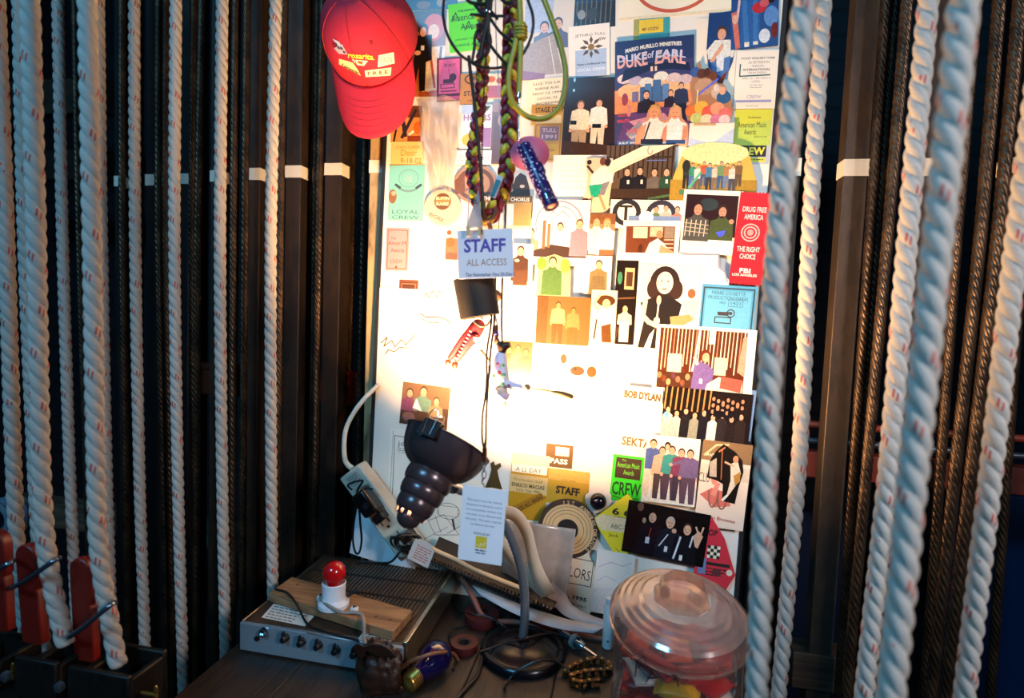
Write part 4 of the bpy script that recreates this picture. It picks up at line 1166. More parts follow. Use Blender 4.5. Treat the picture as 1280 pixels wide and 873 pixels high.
card('photograph', 'white bordered photo of a person in purple hauling on ropes', 'photo', (817, 409, 942, 494), '#f3ead8',
     R_(822, 413, 931, 489, '#5a2814') + sum([L_([(827 + 4.6 * i, 413), (826 + 4.6 * i, 466 - (i % 4) * 3)], 1.5, c) for i, c in enumerate(['#e0c8a8', '#c8a888', '#e8d4b4', '#a87a58', '#ecd8bc', '#d8bc98'] * 4)][:23], []) + R_(834, 445, 852, 468, '#e8d4b0') + R_(893, 446, 908, 468, '#e4d0ac') + R_(884, 413, 892, 430, '#f0e0c4') + R_(822, 468, 870, 489, '#4a2a1c') + sum([E_(825 + 6 * i, 473 + (i % 3) * 4, 3, 4, c) for i, c in enumerate(['#b8724a', '#6a3a28', '#c89068', '#5a3444', '#a86a4c', '#7a4a38', '#c08a60', '#5a3a4a'])], []) +
     L_([(872, 413), (869, 445), (866, 465)], 2.4, '#f4ecdc') + P_([(866, 489), (868, 458), (874, 452), (886, 456), (894, 464), (890, 489)], '#6f5a94') + E_(881, 445, 6.5, 8, '#6a2a18') + E_(882, 447, 4.5, 6, '#dca080') + L_([(872, 456), (868, 448)], 4, '#e8c8b0') + R_(876, 474, 880, 480, '#f0e8d4') + P_([(886, 480), (900, 470), (930, 474), (930, 489), (884, 489)], '#ecdcc0') + P_([(903, 469), (930, 472), (928, 488), (902, 484)], '#c2584a') + P_([(926, 420), (931, 418), (931, 468), (922, 462)], '#c89a80'), rot=1.5, gloss=0.3, group=SG)
card('blue_slip', 'blue slip peeking out under the white bordered photo', 'paper', (934, 488, 942, 552), '#6a8ab4', R_(934, 488, 936, 552, '#dfe6ee'), rot=3.5, group=PA)
card('photograph', 'dark crowd photo under the white bordered photo', 'photo', (827, 488, 938, 553), '#1c1412',
     sum([L_([(830 + 7 * i, 488), (829 + 7 * i, 516)], 2, '#a87c48') for i in range(9)], []) + sum([bust(834 + 11.5 * i, 517 + (i % 2) * 4, 3.4, c, hair='#2a1a12', low=10, wid=2.0) for i, c in enumerate(['#c8bcb0', '#b8b4ac', '#1e1c20', '#8a8a7c', '#1c1a20', '#d8d4cc', '#2a2426', '#241c1c', '#2c2220'])], []) + sum([E_(890 + 6 * (i % 7), 498 + 6 * (i // 7) + (i % 3) * 2, 2, 2.6, '#c08464') for i in range(18)], []) + sum([R_(882 + 9 * i, 512, 888 + 9 * i, 520, '#17141a') for i in range(5)], []) + P_([(827, 538), (840, 530), (850, 553), (827, 553)], '#b0a8a4') + E_(832, 524, 3, 4, '#6ac0f0'), rot=2.5, gloss=0.25, group=SG)
card('name_strip', 'washed out strip lettered in blocky brown capitals beside the crowd photo', 'strip', (778, 484, 828, 506), '#f4e8d4', T_('BOB DYLAN', 803, 495, 10, '#5a400c', 46, 0.06, 2), rot=2, group=PA)
card('name_strip', 'torn strip with thick tan letters above the green CREW pass', 'strip', (775, 543, 824, 565), '#f2e4cc', T_('SEKTAR', 799, 554, 11, '#6e5018', 44, 0.03, 3), rot=1.5, group=PA)
card('photograph', 'faded close up photo of a dog face near the brightest patch', 'photo', (700, 436, 748, 476), '#efe0c4', E_(722, 464, 9, 6, '#4a3010') + E_(740, 464, 6, 7, '#5a3c16') + E_(704, 450, 4, 6, '#553814') + E_(719, 462, 2, 2, '#2a1c10'), gloss=0.3, group=SG)
card('photograph', 'faded snapshot of a group just right of the hanging floral doll', 'photo', (627, 427, 665, 468), '#6a4c24', bust(636, 438, 4, '#4a3014', '#2c1808', '#8a6438') + bust(647, 436, 4, '#8a6c40', '#301c0a', '#8a6438') + bust(657, 440, 4, '#503414', '#2c1808', '#8a6438') + LN_(638, 655, 466, 1, 2, '#b89a70', 1), gloss=0.3, group=SG)

# ------------------------------------------------------------------ lower right
card('photograph', 'photo of five friends standing in a row, arms linked', 'photo', (805, 546, 872, 631), '#e8d6c4',
     R_(805, 546, 872, 566, '#f0e0d4') + R_(805, 612, 872, 631, '#efe0cc') + fig(814, 552, 72, '#4a5c94', '#d8c8ac') + fig(826, 560, 66, '#c8a088', '#4a3a3c') + fig(838, 558, 68, '#3c8a84', '#4a3a4a') + fig(850, 560, 66, '#7a3a54', '#3c3040') + fig(861, 560, 68, '#6a5a80', '#544050') + E_(832, 558, 4, 5, '#2a1c18') + E_(832, 560, 3, 4, SK) + L_([(840, 580), (858, 574)], 4, '#6a5a80') + E_(838, 581, 2.4, 2, SK), rot=1.8, gloss=0.3, group=SG)
card('neon_pass', 'neon green pass lettered CREW under a dark square, low on the board', 'pass', (764, 570, 803, 628), '#35d324',
     R_(768, 573, 800, 599, '#3a2416') + T_('The', 778, 576, 2.4, '#7ae43c', None, 0) + T_('American Music', 784, 582, 6.5, '#7ae43c', 28, 0.0) + T_('Awards', 785, 591, 6, '#7ae43c', 13, 0.0) + T_('CREW', 784, 612, 17, '#143c10', 36, 0.02) + L_([(768, 622), (780, 625), (800, 622)], 1, '#143c10'), rot=2.5, group=PG)
card('tour_poster', 'cream and pink poster with looped lines at the board\'s lower right', 'poster', (873, 553, 935, 661), '#ead4bc',
     R_(873, 553, 935, 578, '#8a6a44') + L_([(876, 572), (890, 558), (905, 556)], 2.5, '#d8c090') + T_('AVE', 884, 571, 4, '#f0e0c0', 12) + R_(873, 583, 935, 600, '#dcc8b0') + T_('CLU', 879, 600, 12, '#4a3c34', 14, 0.0) + P_([(876, 622), (890, 612), (912, 616), (916, 632), (896, 636)], '#cf6a5c') + O_(893, 616, 6, 20, 2, '#8a5a48', 16, 0, 180) + O_(905, 620, 6, 17, 2, '#8a5a48', 16, 0, 180) + E_(892, 594, 5, 14, '#d88a78') + L_([(893, 620), (897, 606)], 6, '#d88a78') + T_('Jackson Browne', 900, 650, 6, '#a83a34', 48, 0.01, 3), rot=3, group=PA)
card('cutout_photo', 'black cutout photo of a dancer with a pale skirt', 'photo', (884, 556, 929, 629), '#17120f',
     P_([(912, 580), (920, 574), (926, 590), (922, 604), (914, 618), (910, 624), (914, 600)], '#e4d0b8') + E_(918, 573, 3.5, 4.5, '#c89068') + L_([(905, 578), (916, 582)], 2.5, '#dcb090') + L_([(900, 562), (902, 600)], 1.4, '#a8623a') + L_([(896, 566), (903, 560)], 2, '#c87850') + P_([(886, 580), (894, 574), (896, 598), (887, 598)], '#b8a894') + P_([(917, 594), (925, 588), (926, 600), (920, 606)], '#b8843c') + L_([(911, 620), (906, 626)], 3, '#e8e0d4'),
     shape=[(884, 600), (886, 578), (892, 566), (901, 556), (916, 564), (926, 574), (929, 588), (925, 606), (922, 629), (906, 627), (905, 606), (896, 602)], rot=2, gloss=0.3, group=SG)
_d = 44
card('yellow_square_pass', 'yellow pass standing on its corner, numbered 66', 'pass', (740, 616, 830, 704), '#e6d32a',
     T_('6 6', 775, 642, 9, INK, 24, 0.03) + LN_(756, 788, 648, 2, 3, '#6a601c', 1.0) + P_([(741, 656), (752, 648), (800, 650), (800, 666), (752, 668)], '#e4cfa4') + T_('ABC-TV', 776, 661, 6, '#3a3420', 26, 0.0) + T_('Jack', 768, 673, 5, INK, 13, 0.0) + E_(783, 640, 1.5, 5, '#c8a830') + L_([(772, 688), (778, 692)], 1, '#8a8020'),
     shape=[(740, 656), (780, 618), (826, 660), (776, 702)], rot=3, group=PG)
card('red_pennant', 'red triangular paper with black and cream checks at lower right', 'pennant', (868, 644, 922, 736), '#cf2c3c',
     sum([R_(884 + 4 * (i % 4), 683 + 4 * (i // 4), 888 + 4 * (i % 4), 687 + 4 * (i // 4), '#efe2c0' if (i + i // 4) % 2 else '#1c1a18') for i in range(16)], []) + T_('SHOP', 884, 667, 8, '#1c1418', 22, 0.03) + R_(880, 704, 914, 708, '#241c1c') + LN_(880, 912, 711, 3, 4, '#2a1c1c', 1.6) + E_(898, 716, 6, 5, '#5a2a2a') + E_(914, 714, 4, 4, '#e0d0b8') + R_(874, 700, 884, 720, '#6a7aa0'),
     shape=[(886, 648), (904, 672), (922, 716), (912, 736), (868, 726), (874, 690)], rot=2, group=PA)
card('photograph', 'dark photo of three men with badges, one holding up two fingers', 'photo', (780, 634, 884, 700), '#0c0a0a',
     bust(813, 650, 6, '#14131a', '#1a1214', '#dca888', 8, 2.7) + bust(836, 653, 6, '#1c1d26', '#b8b0a4', '#dca888', 8, 2.6) + bust(858, 657, 6, '#121218', '#3a2a20', '#dca888', 7, 2.6) + E_(796, 640, 4, 5.5, '#6a5040') + L_([(813, 664), (811, 680)], 1, '#c84a3a') + R_(808, 676, 813, 684, '#e8e4dc') + R_(833, 683, 837, 690, '#e8e4dc') + R_(853, 690, 857, 697, '#e8e4dc') + L_([(826, 684), (835, 668)], 1.4, '#d8dce4') + L_([(846, 696), (851, 668)], 2.4, '#d8dce4') + L_([(866, 664), (864, 678)], 2, '#c8ccd4') + E_(842, 662, 3, 3, '#dca888') + P_([(866, 664), (872, 656), (878, 662), (874, 678), (870, 676)], '#dca888') + L_([(872, 660), (868, 652)], 2.2, '#dca888') + L_([(875, 660), (877, 651)], 2.2, '#dca888') + E_(803, 656, 2.5, 3.5, '#c89878'), rot=5.5, gloss=0.25, group=SG)
card('brown_pass', 'brown pass lettered PASS under the brightest patch', 'pass', (682, 556, 716, 585), '#5c3c0c', R_(694, 559, 711, 570, '#efe0b4') + T_('PASS', 699, 577, 6.5, '#fff6e0', 22, 0.03), rot=1.5, group=PG)
card('staff_pass', 'yellow pass lettered STAFF in bold black, above the round target', 'pass', (684, 588, 736, 632), '#bf9426', R_(684, 588, 736, 602, '#cda64c') + T_('In Loving', 708, 596, 4.5, '#b8983c', 24, 0.0) + T_('COLLINS', 710, 601, 2.5, '#a8842c', 18) + T_('STAFF', 710, 614, 10, '#241a10', 30, 0.045, 1), rot=2, group=PG)
card('tour_pass', 'yellow pass with a slanted band lettered ALL AREAS', 'pass', (637, 568, 684, 650), '#b8880f',
     R_(637, 568, 684, 582, '#f0dca8') + R_(638, 582, 682, 592, '#f4e8d0') + T_('A LL DAY', 659, 588, 5.5, '#4a4030', 32, 0.0) + R_(637, 595, 684, 617, '#d8b878') + T_('Production Staff', 660, 601, 3.5, '#8a6010', 36, 0.0) + T_('ENRICO MACIAS', 660, 608, 5, '#4a3404', 41, 0.02) + T_('U.S.A. Tour 1994', 660, 614, 3.5, '#6a4a08', 29, 0.01) + P_([(640, 650), (637, 640), (676, 614), (684, 620)], '#a06e08') + T_('ACCESS ALL AREAS', 660, 632, 5.5, '#3a2c08', 46, 0.02, -36), rot=2.2, group=PG)
card('girl_cutout', 'dark dress shaped paper cutout right of the lamp rim', 'cutout', (606, 575, 630, 613), '#40340c', (),
     shape=[(612, 580), (616, 577), (618, 582), (624, 578), (626, 582), (621, 588), (624, 598), (629, 611), (616, 610), (607, 612), (612, 598), (614, 588)], rot=2, group=PA)
card('dated_pass', 'cream pass printed 19, 1995 beside the white tube', 'pass', (702, 686, 742, 766), '#ecd9bc',
     BOX_(707, 699, 739, 731, 1, '#4a4038') + T_('LORS', 724, 717, 13, '#3a302a', 26, 0.0, 4) + T_('19, 1995', 720, 748, 6, '#2c2420', 32, 0.03, 4) + T_('DATE ONLY', 724, 757, 3, '#4a4038', 26, 0.02, 4), rot=4, shape=[(702, 692), (728, 686), (742, 706), (742, 766), (702, 762)], group=PG)
card('pale_leaflet', 'pale leaflet low on the board between target and jar', 'paper', (742, 690, 790, 770), '#efe4d6', L_([(746, 712), (760, 704), (776, 706), (786, 700)], 1, '#c8b8c0') + L_([(746, 730), (756, 722), (770, 726)], 1, '#d0c0c4') + P_([(742, 740), (790, 730), (790, 770), (742, 770)], '#e6dad0'), rot=4, group=PA)

# round things that stand proud of the board
t = Thing('paper_target', 'round tan target disc with black centre and dark lettered rim', 'target', aty(712, 698, -0.012), None)
C = aty(710, 660, -0.006)
RAD = (aty(747, 660, -0.006) - aty(673, 660, -0.006)).x / 2
t.part('disc', MB().revolve(C, (0, -1, 0), [(0, RAD), (0.008, RAD), (0.0085, RAD * 0.995)], 56, xdir=(1, 0, 0)), mat('#3a2a20', 0.6))
q = MB().revolve(C + Vector((0, -0.0087, 0)), (0, -1, 0), [(0, RAD * 0.86), (0.0004, RAD * 0.86)], 56, xdir=(1, 0, 0))
t.part('face', q, mat('#d9b27c', 0.6), smooth=None, label='tan target face')
q = MB()
for f in (0.78, 0.66, 0.54):
    q.tube([C + Vector((math.cos(2 * PI * k / 48) * RAD * f, -0.0092, math.sin(2 * PI * k / 48) * RAD * f)) for k in range(48)], 0.00035, 4, smooth=1, closed=True)
q.revolve(C + Vector((0, -0.0091, 0)), (0, -1, 0), [(0, RAD * 0.36), (0.0003, RAD * 0.36)], 32)
t.part('rings', q, mat('#221813', 0.6), smooth=None)
q = MB()
for s, a0, da in (('1ST ANNUAL DANCE', 198, 9.5), ('RODEO DR.', 20, -9.5)):
    for i, ch in enumerate(s):
        if ch == ' ':
            continue
        ang = math.radians((a0 - 90 - 4 * 9.5 + 0 - i * 9.5 + 30) if da > 0 else (a0 + 40 - i * 9.5))
        tv, tf, bb = text2d(ch, 0.01)
        k = 0.0062 / 0.7
        cx_, cy_ = (bb[0] + bb[2]) / 2, 0.35
        e1 = Vector((math.sin(ang), 0, -math.cos(ang)))
        e2 = Vector((math.cos(ang), 0, math.sin(ang)))
        q.add([C + Vector((0, -0.0088, 0)) + e2 * (RAD * 0.925 + (vy - cy_) * k) + e1 * ((vx - cx_) * k) for vx, vy in tv], tf)
t.part('lettering', q, mat('#d8b888', 0.6), smooth=None)
t = Thing('ball_knob', 'glossy dark round knob in a torn white ring on the board', 'knob', aty(748, 640, -0.005), None)
C = aty(748, 626, -0.006)
t.part('ball', MB().sphere(C + Vector((0, -0.005, 0)), 0.0145, 24, 14), mat('#100c18', 0.12, var=0.02))
t.part('torn_ring', MB().revolve(C, (0, -1, 0), [(0, 0.0225), (0.0006, 0.021), (0.0008, 0.016)], 40, rfun=lambda t_, a: 1 + 0.05 * math.sin(5 * a) + 0.04 * math.sin(11 * a + 1)), mat('#e6d4c0', 0.7))
# ================================================================== desk lamp
M_LAMP = mat('#46393c', 0.26, 0.4, var=0.05, spec=0.7)
M_LAMPIN = mat('#f2ede4', 0.5, var=0.02)
M_CHROME = mat('#b9bcc2', 0.18, 1.0, var=0.05)
M_SILVER = mat('#9aa0a8', 0.3, 0.9, var=0.1)
M_BLACKP = mat('#121114', 0.4, var=0.1)
M_BRASS = mat('#b58a40', 0.3, 0.9, var=0.12)

LB = atz(653, 818, TZ)
LR = (atz(709, 816, TZ + 0.012) - atz(597, 816, TZ + 0.012)).x / 2
lamp = Thing('desk_lamp', 'black gooseneck desk lamp, its stepped shade pointing up at the board', 'lamp', LB)
Z = Vector((0, 0, 1))
lamp.part('base', MB().revolve(LB + Vector((0, 0, 0.0005)), Z, [(0, LR * 0.98), (0.004, LR), (0.009, LR * 0.985), (0.012, LR * 0.94), (0.0125, LR * 0.86), (0.010, LR * 0.82), (0.0105, LR * 0.78), (0.015, LR * 0.70), (0.020, LR * 0.5), (0.0225, LR * 0.3), (0.0235, LR * 0.18), (0.027, LR * 0.16), (0.027, 0)], 64), mat('#14141a', 0.25, 0.5, var=0.12), smooth=35)
DEP = 0.77
RIM = atd(560, 553, DEP)
AX = (CX * 0.452 + CY * 0.892) * math.cos(math.radians(22)) + FWD * math.sin(math.radians(22))
AX.normalize()
SR = 0.0594
SL = 0.1215
SB = RIM - AX * SL
XD = CX * 1.0


def pf(lst):
    return [(t_ * SL, r_ * SR) for t_, r_ in lst]


outer = [(0.115, 0.27), (0.12, 0.325), (0.165, 0.345), (0.17, 0.36), (0.20, 0.40), (0.25, 0.425), (0.30, 0.425), (0.315, 0.415), (0.32, 0.44), (0.35, 0.475), (0.41, 0.495), (0.46, 0.49), (0.47, 0.475), (0.475, 0.505), (0.505, 0.535), (0.56, 0.545), (0.61, 0.535), (0.625, 0.52), (0.635, 0.56), (0.66, 0.66), (0.70, 0.76), (0.76, 0.85), (0.83, 0.92), (0.91, 0.97), (0.98, 1.0), (0.985, 1.03), (1.0, 1.035), (1.003, 1.01), (0.997, 0.985)]


def holes(i, k):
    return i == 1 and k % 5 in (0, 1) and k < 48


lamp.part('shade', MB().revolve(SB, AX, pf(outer), 60, xdir=XD, skip=holes, close_ends=False), M_LAMP, smooth=45)
inner = [(0.21, 0.36), (0.30, 0.39), (0.46, 0.45), (0.60, 0.46), (0.64, 0.49), (0.665, 0.60), (0.70, 0.715), (0.76, 0.815), (0.83, 0.885), (0.91, 0.94), (0.98, 0.972), (0.997, 0.985)]
lamp.part('reflector', MB().revolve(SB, AX, pf(inner), 60, xdir=XD, close_ends=False), M_LAMPIN, smooth=60, label='white inside of the shade')
lamp.part('end_cap', MB().revolve(SB, AX, pf([(0.0, 0.0), (0.008, 0.10), (0.03, 0.18), (0.06, 0.235), (0.10, 0.265), (0.13, 0.27), (0.15, 0.25), (0.15, 0.0)]), 40, xdir=XD), M_LAMP, smooth=50)
lamp.part('socket', MB().revolve(SB, AX, pf([(0.15, 0.0), (0.15, 0.20), (0.44, 0.20), (0.44, 0.0)]), 24, xdir=XD), mat('#d8d0c4', 0.5))
M_BULB = bpy.data.materials.new('lit_bulb_glass')
M_BULB.use_nodes = True
_n = M_BULB.node_tree
_e = _n.nodes.new('ShaderNodeEmission')
_e.inputs[0].default_value = LAMP_COLOR + (1,)
_e.inputs[1].default_value = LAMP_STRENGTH
_n.links.new(_e.outputs[0], _n.nodes['Material Output'].inputs[0])
lamp.part('bulb', MB().revolve(SB, AX, [(SL * 0.44, 0.0), (SL * 0.44, 0.0115), (SL * 0.52, 0.0135), (SL * 0.60, 0.019), (SL * 0.69, 0.0235), (SL * 0.77, 0.0235), (SL * 0.84, 0.019), (SL * 0.88, 0.011), (SL * 0.895, 0.0)], 28, xdir=XD), M_BULB, smooth=60, label='lit frosted bulb')
gp = [LB + Z * 0.026]
for (px, py, f) in ((656, 770, 0.06), (655, 735, 0.16), (648, 698, 0.3), (633, 660, 0.5), (612, 634, 0.72), (588, 618, 0.9)):
    a_ = LB.y + (RIM.y + 0.03 - LB.y) * f
    gp.append(aty(px, py, a_))
gp.append(SB + AX * SL * 0.52 + CX * 0.015)
lamp.part('gooseneck', MB().tube(gp, 0.0066, 14, smooth=16, prof=lambda i, a: 1.0 + (0.10 if i % 2 else -0.08)), mat('#9aa2aa', 0.36, 0.7, var=0.1), smooth=80, label='silver ribbed gooseneck')
lamp.part('neck_collar', MB().tube([gp[-2].lerp(gp[-1], 0.55), gp[-1]], 0.0085, 18, smooth=1), M_CHROME)
# its flex across the table
lamp.part('power_cord', MB().tube([LB + Vector((-LR * 0.9, -0.005, 0.008)), atz(598, 842, TZ + 0.004), atz(585, 858, TZ + 0.004), atz(566, 880, TZ + 0.004)], 0.0026, 8), M_BLACKP)

# binder clip on the rim
phi = None
best = 9e9
for k in range(360):
    a_ = 2 * PI * k / 360
    x_ = (XD - AX * XD.dot(AX)).normalized()
    y_ = AX.cross(x_)
    p_ = RIM + (x_ * math.cos(a_) + y_ * math.sin(a_)) * SR
    v_ = p_ - CAM
    px_ = IW / 2 + FPX * v_.dot(CX) / v_.dot(FWD)
    py_ = IH / 2 - FPX * v_.dot(CY) / v_.dot(FWD)
    near = v_.dot(FWD) < DEP
    d_ = (px_ - 541) ** 2 + (py_ - 534) ** 2 + (0 if near else 1e5)
    if d_ < best:
        best, phi, RP, RN = d_, a_, p_, (x_ * math.cos(a_) + y_ * math.sin(a_))
RT = AX.cross(RN)
bc = Thing('binder_clip', 'small black binder clip with silver wire arms on the lamp shade rim', 'clip', RP)
B0 = RP - AX * 0.017
w_ = 0.0125
q = MB()
prof_ = [(0.023, 0.0055), (0.0225, 0.0075), (0.0, 0.0035), (-0.0, -0.003), (0.0215, -0.006), (0.023, -0.0045)]
pts_ = [[B0 + AX * (0.019 - t_) * 0 + AX * (t_) + RN * (r_ + 0.001) + RT * s_ for t_, r_ in [(0.0, 0.0068), (0.023, 0.0032), (0.0245, 0.0), (0.023, -0.0060), (0.0, -0.0050), (0.0, -0.0040), (0.022, -0.0048), (0.0225, 0.0), (0.022, 0.0022), (0.0, 0.0058)]] for s_ in (-w_, w_)]
n_ = len(pts_[0])
q.add(pts_[0] + pts_[1], [(i, (i + 1) % n_, n_ + (i + 1) % n_, n_ + i) for i in range(n_)] + [tuple(reversed(range(n_))), tuple(range(n_, 2 * n_))])
bc.part('clip_body', q, M_BLACKP, smooth=30)
for s_, e_ in ((1, 0.0065), (-1, -0.0055)):
    q = MB().tube([B0 + RN * (e_ * 1.0) - RT * 0.005 + AX * 0.002, B0 + RN * (e_ * 1.35) - RT * 0.006 + AX * 0.016, B0 + RN * (e_ * 1.7) - RT * 0.006 + AX * 0.028, B0 + RN * e_ * 1.9 + AX * 0.035, B0 + RN * (e_ * 1.7) + RT * 0.006 + AX * 0.028, B0 + RN * (e_ * 1.35) + RT * 0.006 + AX * 0.016, B0 + RN * (e_ * 1.0) + RT * 0.005 + AX * 0.002], 0.0008, 8, smooth=6)
    bc.part('wire_arm', q, M_CHROME, label='silver wire arm')

# ================================================================== amplifier with the cue light
ZT = TZ + 0.045
fl, bl, fr, br = atz(315, 774, ZT), atz(400, 696, ZT), atz(491, 811, ZT), atz(577, 713, ZT)
ax0, ax1 = (fl.x + bl.x) / 2, (fr.x + br.x) / 2
ay0, ay1 = (fl.y + fr.y) / 2, (bl.y + br.y) / 2
ax0 = max(ax0, -0.556)
amp = Thing('amplifier', 'old brown and silver amplifier with slotted top at the table\'s left end', 'amplifier', ((ax0 + ax1) / 2, (ay0 + ay1) / 2, TZ))
acx, acy, aw, ad = (ax0 + ax1) / 2, (ay0 + ay1) / 2, ax1 - ax0, ay1 - ay0
M_AMP = worn('bronze_brown_enamel', '#3a2c22', '#4a382a', 0.5, 40, 0.45, 0.2)
amp.part('case', MB().box((acx, acy + 0.002, TZ + 0.0245), (aw, ad - 0.004, 0.041)), M_AMP, bevel=0.0015)
q = MB()
gx0, gx1 = ax0 + 0.016, ax1 - 0.014
for r_ in range(3):
    ys = ay1 - 0.012 - r_ * (ad - 0.075) / 3
    ye = ys - (ad - 0.075) / 3 + 0.008
    n_ = 34
    for i in range(n_):
        x_ = gx0 + (gx1 - gx0) * i / (n_ - 1)
        q.box((x_, (ys + ye) / 2, ZT + 0.0008), (0.0036, abs(ys - ye), 0.0022))
amp.part('grille', q, mat('#5b4735', 0.4, 0.3, var=0.15), smooth=None)
amp.part('grille_bed', MB().box((acx, ay1 - 0.008 - (ad - 0.07) / 2, ZT - 0.0002), (aw - 0.024, ad - 0.066, 0.001)), mat('#0e0b09', 0.7), smooth=None)
M_PANEL = mat('#9fb0ba', 0.35, 0.6, var=0.06, scale=120)
fp = amp.part('front_panel', MB().box((acx, ay0 - 0.0015, TZ + 0.024), (aw + 0.004, 0.007, 0.042)), M_PANEL, bevel=0.001)
amp.part('side_trim', MB().box((ax1 + 0.003, acy, TZ + 0.031), (0.007, ad + 0.006, 0.044)), mat('#b8a890', 0.22, 0.95, var=0.08), bevel=0.0012, label='bright metal trim')
amp.part('side_trim', MB().box((ax0 - 0.0015, acy, TZ + 0.026), (0.003, ad, 0.040)), mat('#b8a890', 0.3, 0.9, var=0.08), bevel=0.0008, label='bright metal trim')
for lx_ in (ax0 + 0.02, ax1 - 0.02):
    for ly_ in (ay0 + 0.02, ay1 - 0.02):
        amp.part('foot', MB().revolve((lx_, ly_, TZ + 0.0003), Z, [(0, 0.008), (0.004, 0.009)], 16), M_BLACKP)
yf = ay0 - 0.005
for i, (px, py) in enumerate([(357.6, 797), (378, 802), (399, 806), (421, 812), (444, 816)]):
    c_ = aty(px, py, yf)
    kn = amp.part('control_knob', MB().revolve((c_.x, yf, c_.z), (0, -1, 0), [(0, 0.0062), (0.004, 0.0058), (0.0045, 0.0048), (0.010, 0.0044), (0.0105, 0.0038), (0.0105, 0)], 20), M_BLACKP, fp)
    amp.part('pointer', MB().box((c_.x, yf - 0.008, c_.z + 0.006), (0.0022, 0.006, 0.012)), M_BLACKP, kn)
c_ = aty(331, 790, yf)
amp.part('jack_socket', MB().revolve((c_.x, yf, c_.z), (0, -1, 0), [(0, 0.0075), (0.003, 0.0075), (0.0035, 0.006), (0.008, 0.0055), (0.008, 0.003), (0.004, 0.003)], 6), M_CHROME, fp, label='chrome jack socket')
c_ = aty(322, 798, yf)
amp.part('pilot_light', MB().revolve((c_.x, yf, c_.z), (0, -1, 0), [(0, 0.004), (0.003, 0.0035), (0.004, 0.0)], 16), mat('#0d0c10', 0.2), fp)
q = MB()
for s_, px, py, h_ in (('MICROPHONE MIXER', 398, 798, 0.0032), ('MIC 1', 357, 789, 0.0022), ('MIC 2', 378, 794, 0.0022), ('TONE', 421, 803, 0.0022), ('MASTER', 442, 807, 0.0022)):
    break
for i in range(22):
    c_ = aty(384 + i * 1.9, 791.5 + i * 0.42, yf)
    q.box((c_.x, yf - 0.0001, c_.z), (0.0014, 0.0006, 0.0016))
amp.part('panel_marking', q, mat('#2a3036', 0.6), fp, smooth=None)


def flat_label(parent, name, px4, z, lines, seed=1):
    P4 = [atz(px, py, z) for px, py in px4]
    q = MB().plate(P4, (0, 0, 1), 0.0004)
    o = parent.part(name, q, mat('#ddd8cc', 0.6, var=0.05), smooth=None, label='white label')
    rr = random.Random(seed)
    q = MB()
    for i in range(lines):
        v = (i + 0.7) / (lines + 0.4)
        u = 0.06
        e = rr.uniform(0.6, 0.94)
        while u < e:
            l = rr.uniform(0.05, 0.12)

            def uv(u_, v_):
                return P4[0].lerp(P4[1], u_).lerp(P4[3].lerp(P4[2], u_), v_) + Vector((0, 0, 0.0002))
            q.add([uv(u, v), uv(min(u + l, e), v), uv(min(u + l, e), v + 0.3 / lines), uv(u, v + 0.3 / lines)], [(3, 2, 1, 0)])
            u += l + 0.025
    parent.part('label_print', q, mat('#4a4a52', 0.6), o, smooth=None)


flat_label(amp, 'label', [(342, 755), (396, 767), (381, 783), (327, 772)], ZT + 0.0006, 5)
flat_label(amp, 'label', [(455, 790), (494, 799), (481, 806), (447, 799)], ZT + 0.0006, 4, 5)

ZP = ZT + 0.019
pfl, pbl, pbr, pfr = atz(336, 741, ZP), atz(365, 721, ZP), atz(515, 763, ZP), atz(491, 790, ZP)
cue = Thing('cue_light', 'red bulb in white porcelain socket screwed to a bare plank on the amplifier', 'light', (pfl + pfr) / 2 - Z * 0.016)
M_PLANK = wood('bare_pine_plank', '#6a4a30', '#9a7650', 0, 5, 0.7)
q = MB().hexa([p - Z * 0.0145 for p in (pfl, pfr, pbr, pbl)], [pfl, pfr, pbr, pbl])
pk = cue.part('plank', q, M_PLANK, bevel=0.0012)
for px, py in ((372, 731), (488, 775), (470, 771)):
    c_ = atz(px, py, ZP)
    cue.part('screw', MB().revolve(c_, Z, [(0, 0.0022), (0.0006, 0.0018), (0.0006, 0)], 10), mat('#3a3028', 0.4, 0.7), pk)
SO = atz(417, 757, ZP)
sk_ = cue.part('porcelain_socket', MB().revolve(SO, Z, [(0, 0.0235), (0.006, 0.0235), (0.010, 0.019), (0.014, 0.0172), (0.030, 0.0178), (0.036, 0.018), (0.037, 0.0165), (0.032, 0.015)], 36), mat('#d8dade', 0.25, var=0.06), label='white porcelain socket')
cue.part('red_bulb', MB().revolve(SO + Z * 0.033, Z, [(0, 0.010), (0.006, 0.0125), (0.012, 0.0163), (0.019, 0.0175), (0.026, 0.0165), (0.032, 0.012), (0.0355, 0.006), (0.0365, 0)], 32), mat('#b80f12', 0.15, var=0.05, spec=0.7), label='red bulb')
for px, py in ((401, 751), (443, 766)):
    c_ = atz(px, py, ZP)
    cl = cue.part('cable_clamp', MB().box(c_ + Z * 0.004, (0.011, 0.009, 0.008)), mat('#d5d8da', 0.4), bevel=0.0015, label='white cable clamp')
    cue.part('clamp_screw', MB().revolve(c_ + Z * 0.008, Z, [(0, 0.003), (0.0015, 0.0024), (0.0015, 0)], 10), M_CHROME, cl)
cue.part('cable', MB().tube([SO + Vector((-0.02, -0.004, 0.012)), atz(403, 752, ZP + 0.010), atz(413, 759, ZP + 0.010), atz(428, 766, ZP + 0.008), atz(443, 766, ZP + 0.009), atz(452, 769, ZP + 0.008), atz(455, 780, ZP + 0.004), aty(455, 793, pfr.y - 0.012) * 0.5 + atz(455, 793, ZT + 0.004) * 0.5, atz(456, 806, ZT + 0.003)], 0.0026, 10), mat('#8a8078', 0.5), label='grey cable')
